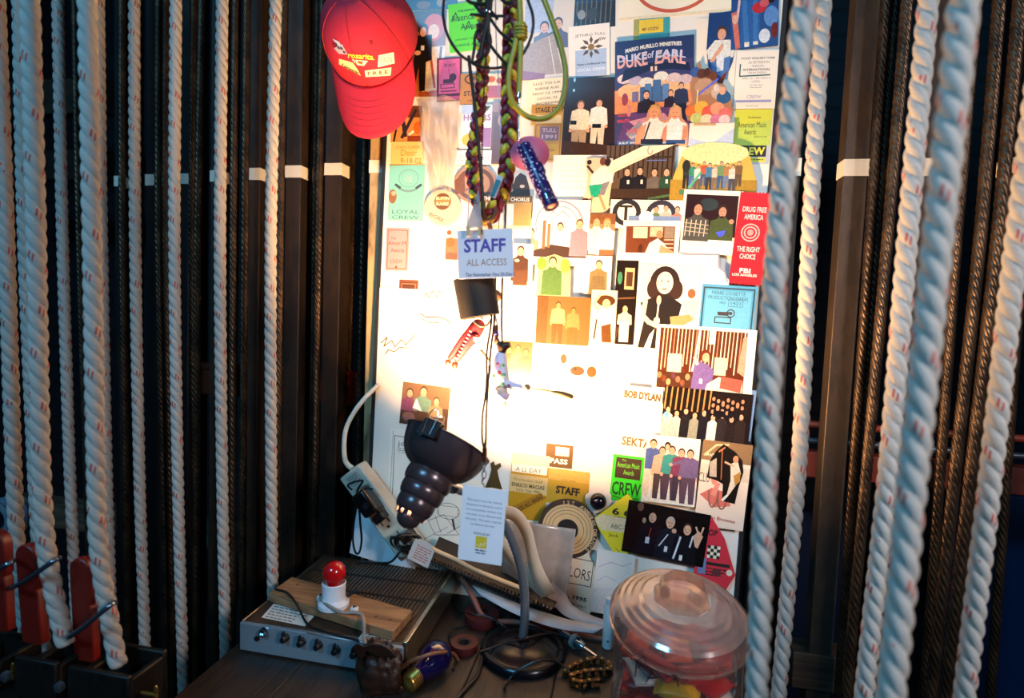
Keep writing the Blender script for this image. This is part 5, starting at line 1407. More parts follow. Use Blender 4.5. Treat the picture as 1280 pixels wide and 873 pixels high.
cue.part('switch_lever', MB().tube([SO + Vector((0.018, 0.01, 0.012)), SO + Vector((0.028, 0.012, 0.02)), SO + Vector((0.036, 0.014, 0.022))], 0.0028, 8), M_BLACKP)
q = MB().tube([atz(344, 737, ZP + 0.003), atz(358, 741, ZP + 0.003), atz(368, 752, ZP + 0.003), atz(374, 762, ZT + 0.014), atz(384, 780, ZT + 0.003), atz(402, 789, ZT + 0.003), atz(428, 796, ZT + 0.003), atz(448, 801, ZT + 0.003)], 0.0018, 8)
solo('thin_black_cord', 'thin black cord trailing over the plank and the amplifier top', 'cord', q, M_BLACKP)

# crumpled leather at the front of the amplifier
from mathutils import noise
c_ = aty(475, 840, -0.286)
c_.z = TZ + 0.033


def leather(u, v):
    th, a = PI * v, 2 * PI * u
    d_ = Vector((math.sin(th) * math.cos(a), math.sin(th) * math.sin(a), math.cos(th)))
    r = 1.0 + 0.30 * noise.noise(d_ * 1.5 + Vector((3, 1, 7))) - 0.22 * abs(noise.noise(d_ * 2.6 + Vector((9, 4, 2)))) - 0.10 * abs(noise.noise(d_ * 6.0))
    return Vector((c_.x + 0.033 * r * d_.x, c_.y + 0.022 * r * d_.y, max(TZ + 0.0012, c_.z + 0.043 * r * d_.z - 0.004)))


q = MB().grid(leather, 60, 40)
t = Thing('leather_pouch', 'crumpled dark brown leather pouch in front of the amplifier\'s right end', 'pouch', Vector((c_.x, c_.y, TZ)))
M_LEATHER = mat('#2c160a', 0.48, var=0.3, scale=40, bump=0.3)
t.part('body', q, M_LEATHER, smooth=60, merge=True)
q = MB()


def flap(u, v):
    a = 0.5 + 2.2 * u
    r = 0.024 + 0.010 * v
    return Vector((c_.x + r * 1.1 * math.cos(a) + 0.004 * math.sin(9 * u), c_.y - 0.016 - 0.007 * math.sin(a) - 0.004 * v, c_.z + 0.012 + 0.022 * math.sin(a) + 0.014 * v + 0.003 * math.sin(12 * u + 4 * v)))


q.grid(flap, 24, 8)
f_ = t.part('flap', q, M_LEATHER, smooth=70)
f_.modifiers.new('thickness', 'SOLIDIFY').thickness = 0.0016

# ================================================================== power strip
YS = -0.040
A_, B_ = aty(441, 587, YS), aty(517, 690, YS)
dv = (B_ - A_).normalized()
pvv = Vector((dv.z, 0, -dv.x))
if pvv.x < 0:
    pvv = -pvv
rotm = Matrix((pvv, Vector((0, 1, 0)), -dv)).transposed()   # local x across, y depth, z along (up)
mid = (A_ + B_) / 2
LEN = (B_ - A_).length
WID = 0.047
strip = Thing('power_strip', 'slanting beige power strip leaning at the lower left corner of the board', 'power strip', B_)


def sp(u, v, off=0.0):
    """u across -0.5..0.5, v along 0..1 from the top end, off out of the face"""
    return A_ + dv * (LEN * v) + pvv * (WID * u) + Vector((0, -0.0165 - off, 0))


M_STRIP = mat('#cfc4ae', 0.4, var=0.06)
strip.part('housing', MB().box(mid + Vector((0, 0.0, 0)), (WID, 0.033, LEN), rotm), M_STRIP, bevel=0.003)
lab = strip.part('rating_label', MB().box(sp(0, 0.10, 0.0002), (WID * 0.62, 0.0005, LEN * 0.14), rotm), mat('#bdb6a6', 0.5), smooth=None)
q = MB()
for i in range(5):
    q.box(sp(-0.02 * (i % 2), 0.055 + 0.022 * i, 0.0006), (WID * (0.5 - 0.08 * (i % 3)), 0.0003, 0.0012), rotm)
strip.part('label_print', q, mat('#6a655c', 0.6), lab, smooth=None)
for v in (0.30, 0.44, 0.62, 0.78, 0.92):
    ou = strip.part('outlet', MB().box(sp(0, v, 0.0003), (WID * 0.74, 0.0012, LEN * 0.125), rotm), mat('#c8bda6', 0.45), bevel=0.0004)
    strip.part('slots', MB().box(sp(-0.16, v - 0.02, 0.0007), (0.0022, 0.0012, 0.0085), rotm).box(sp(0.16, v - 0.02, 0.0007), (0.0026, 0.0012, 0.0095), rotm).box(sp(0.0, v + 0.035, 0.0007), (0.005, 0.0012, 0.005), rotm), mat('#15110f', 0.6), ou, smooth=None)
for v in (0.52,):
    strip.part('rivet', MB().revolve(sp(-0.42, v, 0), (0, -1, 0), [(0, 0.002), (0.0008, 0.0015), (0.0008, 0)], 10), M_SILVER)
cp = [A_ - dv * 0.002, A_ - dv * 0.02 - pvv * 0.002, aty(430, 556, YS - 0.004), aty(433, 535, YS), aty(443, 515, YS + 0.006), aty(456, 498, YS + 0.016), aty(466, 488, YS + 0.03), aty(473, 481, YS + 0.031)]
strip.part('cord', MB().tube(cp, [0.0052, 0.0046, 0.0042, 0.0042, 0.0042, 0.0042, 0.0042, 0.0042], 12), mat('#d9d0bd', 0.5), label='cream cord')
adp = Thing('power_adapter', 'black plug in adapter on the slanting power strip', 'adapter', sp(0.05, 0.5, 0.0))
adp.part('body', MB().box(sp(0.10, 0.345, 0.0185), (0.030, 0.030, 0.046), rotm), mat('#0e0b0c', 0.3), bevel=0.005)
adp.part('plug_nose', MB().box(sp(0.10, 0.535, 0.012), (0.023, 0.021, 0.016), rotm), mat('#120e0e', 0.35), bevel=0.003)
adp.part('emblem', MB().revolve(sp(0.16, 0.37, 0.0335), (0, -1, 0), [(0, 0.006), (0.0006, 0.0055), (0.0002, 0.0045), (0.0002, 0)], 24), mat('#2a2424', 0.3))
p0 = sp(-0.05, 0.17, 0.022)
adp.part('cord', MB().tube([p0, p0 - dv * 0.012, aty(453, 601, -0.075), aty(447, 614, -0.075), aty(444, 640, -0.07), aty(441, 672, -0.06), aty(444, 690, -0.06), aty(449, 691, -0.06), aty(452, 675, -0.07), aty(450, 650, -0.075), aty(449, 622, -0.078), aty(456, 611, -0.078), aty(466, 612, -0.078)], 0.0019, 8), M_BLACKP)

# bundled black flex, its tag, pale extension lead
bun = Thing('cord_bundle', 'tangled bundle of black flex at the lower end of the power strip', 'cord', atz(508, 700, TZ))
q = MB()
rr = random.Random(4)
pts_ = []
for k in range(44):
    a_ = k * 0.86
    pts_.append(aty(505 + 15 * math.cos(a_) + rr.uniform(-3, 3) + k * 0.15, 677 + 9 * math.sin(a_) * (1 + 0.2 * math.sin(k)) + rr.uniform(-3, 3), -0.088 - 0.016 * math.sin(k * 1.7) * rr.uniform(0.4, 1)))
bun.part('coil', MB().tube(pts_, 0.0021, 8, smooth=5), mat('#1a1512', 0.45))
bun.part('plug', MB().box(aty(510, 670, -0.075), (0.02, 0.028, 0.017), rotm), mat('#15110f', 0.45), bevel=0.003)
bun.part('tail', MB().tube([aty(500, 690, -0.085), aty(488, 703, -0.036), aty(470, 704, -0.026), aty(452, 703, -0.026), aty(443, 707, -0.028)], 0.0022, 8), mat('#1a1512', 0.45))
card('cord_tag', 'small white printed tag tied to the black flex bundle', 'tag', (513, 676, 541, 706), '#d8c8bc', LN_(519, 538, 684, 6, 3.3, '#c0503c', 1.2), rot=20, y=-0.112, shape=[(513, 682), (519, 676), (534, 676), (541, 682), (541, 706), (513, 706)])
q = MB().tube([aty(519, 676, -0.10), aty(533, 682, -0.105), aty(548, 690, -0.1), aty(570, 700, -0.09), aty(592, 712, -0.085), aty(622, 724, -0.08), aty(650, 735, -0.078)], 0.0036, 10)
solo('extension_lead', 'cream extension lead running right from the black flex bundle', 'cord', q, mat('#d9b98c', 0.5))
card('loose_sheet', 'white sheet leaning behind the lower end of the power strip', 'paper', (437, 596, 520, 708), '#dfe4e8', (), rot=0, y=-0.016, shape=[(452, 602), (520, 690), (520, 707), (472, 704), (437, 697)])

# ================================================================== notebook, strap, bag and leaflets at the foot of the board
nb = Thing('spiral_notebook', 'black covered spiral notebook propped at the foot of the board', 'notebook', atz(620, 760, TZ))
n1, n2 = aty(536, 701, -0.052), aty(688, 764, -0.092)
n3, n4 = aty(708, 737, -0.022), aty(549, 671, -0.022)
nrm_ = (n2 - n1).cross(n4 - n1).normalized()
if nrm_.y > 0:
    nrm_ = -nrm_
nb.part('cover', MB().plate([n1, n2, n3, n4], nrm_, 0.003), mat('#0c0a0a', 0.45), bevel=0.0005)
q = MB()
NC = 34
for i in range(NC):
    f = (i + 0.5) / NC
    c_ = n1.lerp(n2, f) + nrm_ * 0.001
    u_ = (n4 - n1).normalized()
    q.tube([c_ + (nrm_ * math.cos(2 * PI * k / 10) + u_ * math.sin(2 * PI * k / 10)) * 0.0058 for k in range(10)], 0.0009, 6, smooth=1, closed=True)
nb.part('spiral_wire', q, mat('#15151a', 0.35, 0.5), kind='stuff')
u_ = (n4 - n1).normalized()
nb.part('pages', MB().plate([n1 + u_ * 0.004 - nrm_ * 0.0034, n2 + u_ * 0.004 - nrm_ * 0.0034, n3 - nrm_ * 0.0034, n4 - nrm_ * 0.0034], nrm_, 0.006), mat('#d9dde2', 0.7), smooth=None, label='white pages')


def ribbon(up, lo, th, m, name, label, cat, group=None, sm=8):
    """sheet between two polylines of world points"""
    a_ = MB().tube(up, 0.0001, 3, smooth=sm, caps=False)
    b_ = MB().tube(lo, 0.0001, 3, smooth=sm, caps=False)
    n_ = len(a_.v) // 3
    U_ = [sum((a_.v[i * 3 + k] for k in range(3)), Vector()) / 3 for i in range(n_)]
    W_ = [sum((b_.v[i * 3 + k] for k in range(3)), Vector()) / 3 for i in range(n_)]
    q = MB()
    q.add(U_ + W_, [(i, i + 1, n_ + i + 1, n_ + i) for i in range(n_ - 1)])
    o = solo(name, label, cat, q, m, group, smooth=60)
    s_ = o.modifiers.new('thickness', 'SOLIDIFY')
    s_.thickness = th
    s_.offset = 0
    return o


M_PAGE = translucent_paper('pale_paper', '#e4e6ea', 0.25)
ribbon([aty(590, 732, -0.062), aty(640, 752, -0.085), aty(688, 768, -0.10), aty(716, 776, -0.10), aty(758, 783, -0.09)],
       [aty(600, 744, -0.08), aty(632, 762, -0.105), aty(664, 776, -0.125), aty(702, 787, -0.125), aty(742, 792, -0.11)], 0.0006, M_PAGE, 'curled_sheet', 'curled white sheet sliding out under the notebook toward the jar', 'paper')
ribbon([aty(690, 728, -0.04), aty(706, 742, -0.05), aty(716, 757, -0.06), aty(740, 770, -0.065), aty(762, 777, -0.06)],
       [aty(672, 748, -0.06), aty(692, 758, -0.07), aty(706, 770, -0.08), aty(728, 779, -0.085), aty(752, 783, -0.08)], 0.0006, M_PAGE, 'curled_sheet', 'bluish curled sheet below the white plastic bag', 'paper')
# plastic bag and strap
q = MB()


def bagf(u, v):
    px = 628 + (720 - 628) * u + (-12 * v * u)
    py = 648 + 14 * u + (88 + 4 * u) * v
    return aty(px, py, -0.045 + 0.006 * math.sin(9 * u + 2 * v) + 0.004 * math.sin(7 * v + 3 * u))


q.grid(bagf, 26, 20)
o = solo('plastic_bag', 'milky flat plastic bag propped below the round target', 'bag', q, clear_plastic('milky_plastic', (0.85, 0.82, 0.8), 0.62, (0.86, 0.78, 0.72), 0.1, 0.25), smooth=60)
o.modifiers.new('thickness', 'SOLIDIFY').thickness = 0.0006
M_STRAP = translucent_paper('white_plastic_strap', '#eadfca', 0.35)
ribbon([aty(620, 640, -0.085), aty(634, 633, -0.09), aty(650, 639, -0.095), aty(664, 660, -0.1), aty(671, 688, -0.1), aty(679, 712, -0.098), aty(695, 742, -0.095)],
       [aty(622, 651, -0.085), aty(634, 649, -0.087), aty(645, 656, -0.09), aty(655, 676, -0.094), aty(659, 700, -0.094), aty(664, 722, -0.092), aty(676, 748, -0.09)], 0.0012, M_STRAP, 'plastic_strap', 'wide white plastic strap arching right of the hanging tag', 'strap')
ribbon([aty(626, 668, -0.075), aty(640, 682, -0.08), aty(656, 702, -0.083), aty(676, 722, -0.083), aty(692, 738, -0.08)],
       [aty(626, 690, -0.075), aty(638, 706, -0.08), aty(650, 722, -0.083), aty(664, 736, -0.083), aty(678, 748, -0.08)], 0.0012, M_STRAP, 'plastic_strap', 'lower white plastic strap slanting under the arched one', 'strap')
# tape rolls, hose, wires
for (px, py, r0, r1, h, lab, zb) in ((602, 778, 0.029, 0.0075, 0.017, 'red tape roll with a dark hole, behind the blue bulb', 0), (580, 812, 0.021, 0.008, 0.012, 'smaller dull red tape roll right of the blue bulb', 0)):
    c_ = atz(px, py, TZ + 0.0004)
    t = Thing('tape_roll', lab, 'tape', c_, 'rolls of red tape')
    t.part('tape', MB().revolve(c_, Z, [(0, r1 + 0.004), (0, r0), (0.0008, r0 + 0.0003), (h - 0.001, r0 + 0.0003), (h, r0), (h, r1 + 0.004)], 40, close_ends=False), mat('#4c1212', 0.5, var=0.1), smooth=40)
    t.part('core', MB().revolve(c_, Z, [(0, r1), (0, r1 + 0.004), (h * 0.97, r1 + 0.004), (h * 0.97, r1), (0, r1)], 32, close_ends=False), mat('#1a1110', 0.6), smooth=40)
q = MB().tube([aty(556, 700, -0.012), aty(573, 718, -0.03), aty(590, 745, -0.075), atz(608, 774, TZ + 0.012), atz(646, 778, TZ + 0.008), atz(690, 787, TZ + 0.006), atz(735, 796, TZ + 0.006), atz(775, 803, TZ + 0.006)], 0.0046, 12)
solo('rubber_hose', 'reddish rubber hose crossing the table behind the lamp base', 'hose', q, mat('#8a5142', 0.5, var=0.1))
WR = 'thin black wires on the table'
for i, (pp, lab) in enumerate([
        ([(566, 745, .004), (572, 762, .004), (590, 768, .022), (612, 772, .022), (632, 785, .012), (645, 799, .02)], 'thin black wire arcing over the red tape roll'),
        ([(630, 862, .004), (636, 850, .004), (652, 836, .02), (676, 826, .03), (700, 830, .016), (720, 850, .004), (730, 864, .004)], 'thin black wire draped over the front of the lamp base'),
        ([(600, 815, .012), (628, 806, .02), (662, 797, .034), (690, 792, .012), (712, 800, .006), (724, 812, .006)], 'thin black wire circling behind the lamp base dome'),
        ([(566, 838, .004), (570, 822, .004), (562, 800, .004), (566, 788, .004), (590, 782, .021)], 'thin black wire beside the smaller red tape roll')]):
    q = MB().tube([atz(a, b, TZ + c) for a, b, c in pp], 0.0016, 8)
    solo('black_wire', lab, 'wire', q, M_BLACKP, WR)
q = MB().tube([atz(494, 842, TZ + 0.008), atz(512, 828, TZ + 0.034), atz(532, 820, TZ + 0.047), atz(550, 816, TZ + 0.044), atz(566, 817, TZ + 0.02), atz(573, 826, TZ + 0.004)], 0.0024, 8)
solo('braided_flex', 'tan cord lying across the blue bulb', 'cord', q, mat('#7a5034', 0.55))
# blue bulb
b0 = atz(507, 858, TZ + 0.013)
b1 = atz(552, 816, TZ + 0.024)
bx_ = (b1 - b0).normalized()
bt_ = Thing('light_bulb', 'dark blue glass light bulb lying at the front edge of the table', 'bulb', Vector((b1.x, b1.y, TZ)))
bl_ = 0.088
bt_.part('glass', MB().revolve(b0, bx_, [(0.022, 0.0125), (0.030, 0.014), (0.040, 0.018), (0.052, 0.0222), (0.064, 0.0232), (0.075, 0.020), (0.083, 0.0125), (0.0865, 0.005), (0.087, 0)], 36), mat('#0b0838', 0.08, var=0.05, spec=0.8), smooth=50, label='blue glass')
bt_.part('screw_base', MB().revolve(b0, bx_, [(0.0, 0.004), (0.003, 0.009), (0.004, 0.0125)] + [(0.004 + 0.0015 * k, 0.0132 if k % 2 else 0.0118) for k in range(1, 12)] + [(0.022, 0.0125)], 28), M_BRASS, smooth=30, label='brass screw base')

# roller chain
ch = Thing('roller_chain', 'brass toned roller chain heaped at the table front between lamp base and jar', 'chain', atz(735, 846, TZ))
path_ = MB().tube([atz(706, 842, TZ + .006), atz(722, 832, TZ + .006), atz(742, 826, TZ + .006), atz(757, 829, TZ + .006), atz(764, 838, TZ + .006), atz(750, 841, TZ + .010), atz(732, 842, TZ + .006), atz(714, 848, TZ + .006), atz(722, 856, TZ + .006), atz(745, 853, TZ + .008), atz(765, 856, TZ + .006)], 0.0001, 3, smooth=16)
C_ = [path_.v[i * 3] for i in range(len(path_.v) // 3)]
acc = [0]
for a, b in zip(C_, C_[1:]):
    acc.append(acc[-1] + (b - a).length)


def along(s_):
    for i in range(len(acc) - 1):
        if acc[i + 1] >= s_:
            return C_[i].lerp(C_[i + 1], (s_ - acc[i]) / max(1e-9, acc[i + 1] - acc[i]))
    return C_[-1]


pit = 0.0118
M_CHAIN = worn('oily_brass_chain', '#7a5426', '#2a1a0c', 0.5, 120, 0.35, 0.7)
M_PIN = mat('#c89a54', 0.3, 0.7)
for k in range(int(acc[-1] / pit) - 1):
    a, b = along(k * pit), along((k + 1) * pit)
    d_ = (b - a).normalized()
    sd_ = Vector((-d_.y, d_.x, 0)).normalized()
    q = MB()
    for zz in (-0.0036, 0.0036):
        off_ = Z * (zz + (0.0011 if k % 2 else 0) * (1 if zz > 0 else -1))
        ol = [a + off_ + (-d_ * math.cos(t_) + sd_ * math.sin(t_)) * 0.0044 for t_ in [PI * j / 8 - PI / 2 for j in range(9)]]
        ol = [a + off_ + (d_ * -math.cos(t_) + sd_ * math.sin(t_)) * 0.0044 for t_ in [-PI / 2 + PI * j / 8 for j in range(9)]]
        mid_ = [(a + b) / 2 + off_ + sd_ * 0.0029]
        ol2 = [b + off_ + (d_ * math.cos(t_) + sd_ * math.sin(t_)) * 0.0044 for t_ in [PI / 2 - PI * j / 8 for j in range(9)]]
        q.plate(ol + mid_ + ol2 + [(a + b) / 2 + off_ - sd_ * 0.0029], (0, 0, 1), 0.0010)
    q.revolve(a - Z * 0.0042, Z, [(0, 0.0019), (0.0098, 0.0019)], 10, mi=1)
    q.revolve(a - Z * 0.0028, Z, [(0, 0.0032), (0.0056, 0.0032)], 12)
    ch.part('chain_link', q, [M_CHAIN, M_PIN], smooth=30)

# steel nozzle
z0 = atz(696, 786, TZ + 0.011)
z1 = atz(746, 822, TZ + 0.011)
za = (z1 - z0).normalized()
zl = (z1 - z0).length
noz = Thing('steel_nozzle', 'small steel nozzle with clear ribbed collar beside the lamp base', 'tool', Vector(((z0.x + z1.x) / 2, (z0.y + z1.y) / 2, TZ)))
noz.part('barrel', MB().revolve(z0, za, [(0, 0.0035), (0.001, 0.0052), (0.008, 0.0055), (zl * 0.42, 0.0050), (zl * 0.45, 0.0075), (zl * 0.62, 0.0078), (zl * 0.66, 0.0062), (zl * 0.7, 0.0045)], 20), mat('#7a98ac', 0.2, 0.9, var=0.08), smooth=35)
noz.part('collar', MB().revolve(z0, za, [(zl * 0.42, 0.006), (zl * 0.43, 0.0105), (zl * 0.50, 0.0108), (zl * 0.51, 0.006)], 24, rfun=lambda t_, a: 1 + 0.06 * math.sin(12 * a)), mat('#b0a8a0', 0.2, 0.3), smooth=25)
noz.part('tip', MB().revolve(z0, za, [(zl * 0.69, 0.0034), (zl * 0.97, 0.0030), (zl, 0.0024), (zl, 0)], 16), M_CHROME)
noz.part('set_screw', MB().revolve(z0 + za * zl * 0.56 + Z * 0.006, Z, [(0, 0.003), (0.006, 0.003), (0.006, 0)], 6), M_CHROME)
# white tube beside the jar
tb = aty(760, 795, -0.10)
tb.z = TZ
wt = Thing('white_tube', 'slim white plastic tube standing left of the jar', 'tube', tb)
wt.part('body', MB().revolve(tb, Z, [(0, 0.0078), (0.002, 0.0088), (0.066, 0.0088), (0.070, 0.0075), (0.070, 0)], 24), mat('#e2e0dc', 0.4))
wt.part('cap', MB().revolve(tb + Z * 0.0702, Z, [(0, 0.0066), (0.010, 0.006), (0.011, 0)], 20), mat('#d4d6da', 0.4))
wt.part('rivet', MB().revolve(tb + Vector((0, -0.0088, 0.014)), (0, -1, 0), [(0, 0.002), (0.0006, 0.0015), (0.0006, 0)], 10), M_SILVER)

# ================================================================== jar of sweets
JC = atd(850, 758, 0.725)
JR = 0.0835
JB = Vector((JC.x, JC.y, TZ + 0.0005))
jar = Thing('sweet_jar', 'big clear plastic jar with ringed lid at the right of the table', 'jar', JB)
M_JAR = clear_plastic('clear_jar', (0.93, 0.90, 0.88), 0.05, (0.85, 0.8, 0.78), 0.08, 0.05)
M_LID = clear_plastic('clear_lid', (0.90, 0.78, 0.74), 0.24, (0.62, 0.40, 0.34), 0.12, 0.10)
TL_ = math.radians(12)
jn = Vector((0.02, -math.sin(TL_), math.cos(TL_))).normalized()
hh = JC.z - TZ - 0.012
q = MB()
rows = 24
n_ = 64
V_, F_ = [], []
for i in range(rows + 1):
    f = i / rows
    for k in range(n_):
        a = 2 * PI * k / n_
        x, y = math.cos(a), math.sin(a)
        r = JR * 0.955 * (1 - 0.10 * max(0, 1 - f * 8) ** 2)
        ztop = hh - (y * r * jn.y + x * r * jn.x) / jn.z
        V_.append(Vector((JB.x + x * r, JB.y + y * r, TZ + 0.001 + (ztop - 0.001) * f)))
for i in range(rows):
    for k in range(n_):
        k2 = (k + 1) % n_
        F_.append((i * n_ + k, i * n_ + k2, (i + 1) * n_ + k2, (i + 1) * n_ + k))
F_.append(tuple(reversed(range(n_))))
q.add(V_, F_)
jar_body_v, jar_body_f = V_, F_
jb = jar.part('jar_body', q, M_JAR, smooth=50)
LO = Vector((JC.x, JC.y, TZ + hh)) - jn * 0.004
lp = [(-0.010, 0.99), (-0.010, 1.03), (-0.006, 1.04), (-0.005, 1.015), (0.000, 1.015), (0.001, 1.04), (0.006, 1.035), (0.010, 1.00), (0.013, 0.97), (0.0135, 0.945), (0.017, 0.90), (0.0175, 0.85), (0.021, 0.80), (0.0215, 0.74), (0.025, 0.69), (0.0255, 0.62), (0.029, 0.56), (0.0295, 0.50), (0.031, 0.42)]
q = MB().revolve(LO, jn, [(t_, r_ * JR) for t_, r_ in lp], 72, xdir=(1, 0, 0), close_ends=False)
for i in range(len(lp) - 1):
    if lp[i + 1][1] - lp[i][1] < -0.04 and i > 6:
        for k in range(72):
            q.mi[i * 72 + k] = 1
M_LIDEDGE = clear_plastic('lid_step_highlights', (0.9, 0.80, 0.74), 0.42, (0.86, 0.62, 0.52), 0.3, 0.12)  # paler, hazier plastic on the steps stands in for their edge highlights
lid = jar.part('lid', q, [M_LID, M_LIDEDGE], smooth=22, label='clear pinkish lid with stepped rings')
jar.part('lid_knob', MB().revolve(LO, jn, [(0.030, 0.43 * JR), (0.036, 0.385 * JR), (0.0365, 0.36 * JR), (0.050, 0.335 * JR), (0.053, 0.30 * JR), (0.053, 0)], 8, xdir=(0.92, 0.38, 0)), M_LID, lid, smooth=20)
bvh = BVHTree.FromPolygons([tuple(v) for v in jar_body_v], jar_body_f)
q = MB()
for st in ([(794, 846), (797, 824), (805, 821), (808, 828), (798, 834), (810, 847)], [(808, 853), (816, 838), (828, 853)], [(811, 848), (826, 847)], [(834, 845), (856, 842)], [(845, 844), (848, 858)]):
    P_w = []
    for a, b in zip(st, st[1:]):
        for k in range(6):
            px, py = a[0] + (b[0] - a[0]) * k / 5, a[1] + (b[1] - a[1]) * k / 5
            h_ = bvh.ray_cast(CAM, ray(px, py).normalized())
            if h_[0] is not None:
                P_w.append(h_[0] + h_[1] * (0.0004 if h_[1].dot(ray(px, py)) < 0 else -0.0004))
    if len(P_w) > 2:
        q.tube(P_w, 0.0008, 6, smooth=1)
if q.f:
    jar.part('marker_lettering', q, mat('#17101a', 0.5), jb, label='black hand lettering')


def sweet(kind, c):
    """pillow packet with crimped ends"""
    q = MB()
    LX, LY, LZ = kind

    def f(u, v):
        a = 2 * PI * v
        s_ = 2 * u - 1
        body = (1 - min(1, abs(s_) ** 3.2)) ** 0.6
        rz = LZ * (0.10 + 0.90 * body)
        ry = LY * (0.92 + 0.08 * math.cos(30 * v))
        return Vector((LX * s_ * (1 + 0.02 * math.sin(40 * v)), ry * math.cos(a), rz * math.sin(a) * (1 + 0.06 * math.sin(9 * u + 6 * v))))
    q.grid(f, 12, 20)
    for s_ in (-1, 1):
        q.box((LX * s_ * 1.06, 0, 0), (LX * 0.14, LY * 1.9, 0.001))
    return q.mesh('packet', c, (0, 0, 0), 60)


SWC = [('red', '#b3141a'), ('yellow', '#d9a81c'), ('white', '#d9d2c8'), ('green', '#2c6a34'), ('orange', '#d2501c')]
SWM = {nm: sweet((0.023, 0.016, 0.0095), mat(cc, 0.3, var=0.1)) for nm, cc in SWC}
rr = random.Random(12)
zl_ = [TZ + 0.0125, TZ + 0.036, TZ + 0.060, TZ + 0.084, TZ + 0.107]
for li, z_ in enumerate(zl_):
    spots = [(0, 0)] + [(0.050 * math.cos(a), 0.050 * math.sin(a)) for a in [2 * PI * k / 6 + li * 0.5 for k in range(6)]]
    for si, (sx_, sy_) in enumerate(spots):
        nm = 'red' if rr.random() < 0.8 else rr.choice(['yellow', 'white', 'green', 'orange'])
        o = bpy.data.objects.new('sweet_packet', SWM[nm])
        COL.objects.link(o)
        o.location = (JB.x + sx_, JB.y + sy_, z_)
        ang = math.atan2(sy_, sx_) + PI / 2 + rr.uniform(-0.15, 0.15)
        o.rotation_euler = (rr.uniform(-0.1, 0.1), rr.uniform(-0.1, 0.1), ang)
        tag(o, '%s wrapped sweet packet heaped inside the clear jar' % nm, 'sweet', '%s sweet packets in the jar' % nm)

# ================================================================== red cap
CO = aty(468, 54, -0.048)
cn = Vector((0.0, -0.956, 0.29)).normalized()
cb = Vector((0.03, -0.29, -0.956))
cb = (cb - cn * cb.dot(cn)).normalized()
cl_ = cn.cross(cb)
if cl_.x < 0:
    cl_ = -cl_
CA, CB_, CH_ = 0.079, 0.088, 0.104
cap = Thing('baseball_cap', 'bright red baseball cap with embroidered front, hanging brim down at the board\'s top left', 'cap', CO)
M_CAP = mat('#c02c40', 0.75, var=0.08, scale=220, bump=0.15, spec=0.2)


def crown(u, v):
    """u around from the brim middle, v rim to crown top"""
    a = 2 * PI * u
    t_ = v
    rad = (1 - t_ ** 2.5) ** 0.5 if t_ < 1 else 0.0
    seam = 1 - 0.012 * max(0, 1 - 26 * abs(((u * 6) % 1) - 0.5 if False else min((u * 6) % 1, 1 - (u * 6) % 1))) * (1 - t_ * 0.6)
    sag = 1.0 - 0.10 * max(0, -math.cos(a)) * t_
    wob = 1 + 0.018 * math.sin(3 * a + 2.2 * t_) * (1 - t_) + (0.035 * math.sin(7 * a + 5 * t_) * t_ * (1 - t_) * (1 if math.cos(a) < 0.2 else 0.2))
    R_x, R_y = CA * rad * seam * wob, CB_ * rad * seam * wob
    return CO + cl_ * (R_x * math.sin(a)) + cb * (R_y * math.cos(a)) + cn * (CH_ * t_ * sag)


q = MB().grid(crown, 96, 30)
crown_v, crown_f = list(q.v), list(q.f)
cr_ = cap.part('crown', q, M_CAP, smooth=60, merge=True)
cr_.modifiers.new('thickness', 'SOLIDIFY').thickness = 0.0012
BA = math.radians(66)


def brim(u, v):
    a = -BA + 2 * BA * u
    rim_p = CO + cl_ * (CA * 1.0 * math.sin(a)) + cb * (CB_ * 1.0 * math.cos(a))
    ext = 0.080 * (math.cos(a * 90 / 66 * 0.98) ** 0.34 if abs(a) < BA else 0)
    out_ = (cb * 0.92 - cn * 0.36 + cl_ * 0.04 * math.sin(a)).normalized()
    droop = -cn * (0.006 * (v * ext / 0.073) ** 1.5 + 0.016 * (math.sin(a) / math.sin(BA)) ** 2 * v * ext / 0.05)
    return rim_p + out_ * ext * v + droop + cn * 0.001


q = MB().grid(brim, 60, 16)
br_ = cap.part('brim', q, M_CAP, smooth=60)
br_.modifiers.new('thickness', 'SOLIDIFY').thickness = 0.0025
M_STITCH = mat('#a01822', 0.8)
for v in (0.30, 0.42, 0.54, 0.66, 0.78, 0.90):
    q = MB().tube([brim(0.04 + 0.92 * k / 40, v) + cn * 0.0026 for k in range(41)], 0.0006, 5, smooth=1)
    cap.part('stitch_line', q, M_STITCH, br_, smooth=60)
for k in range(6):
    q = MB().tube([crown(k / 6, j / 24 * 0.97) + (crown(k / 6, j / 24) - CO - cn * CH_ * 0.3).normalized() * 0.0004 for j in range(25)], 0.0010, 6, smooth=1)
    cap.part('panel_seam', q, M_STITCH, cr_, smooth=60)
cap.part('button', MB().sphere(CO + cn * (CH_ + 0.001), 0.0075, 20, 10, scale=(1, 1, 0.55), rot=cn.to_track_quat('Z', 'Y').to_matrix()), M_CAP, cr_)
for u in (1 / 12, 11 / 12, 3 / 12, 9 / 12):
    p_ = crown(u, 0.66)
    n_ = (crown(u + 0.01, 0.66) - crown(u - 0.01, 0.66)).cross(crown(u, 0.68) - crown(u, 0.64)).normalized()
    if n_.dot(p_ - CO) < 0:
        n_ = -n_
    cap.part('eyelet', MB().revolve(p_ + n_ * 0.0003, n_, [(0.0, 0.0010), (0.0006, 0.0012), (0.0008, 0.0022), (0.0, 0.0029)], 16, close_ends=False), mat('#8a0d14', 0.8), cr_)
cbvh = BVHTree.FromPolygons([tuple(v) for v in crown_v], crown_f)


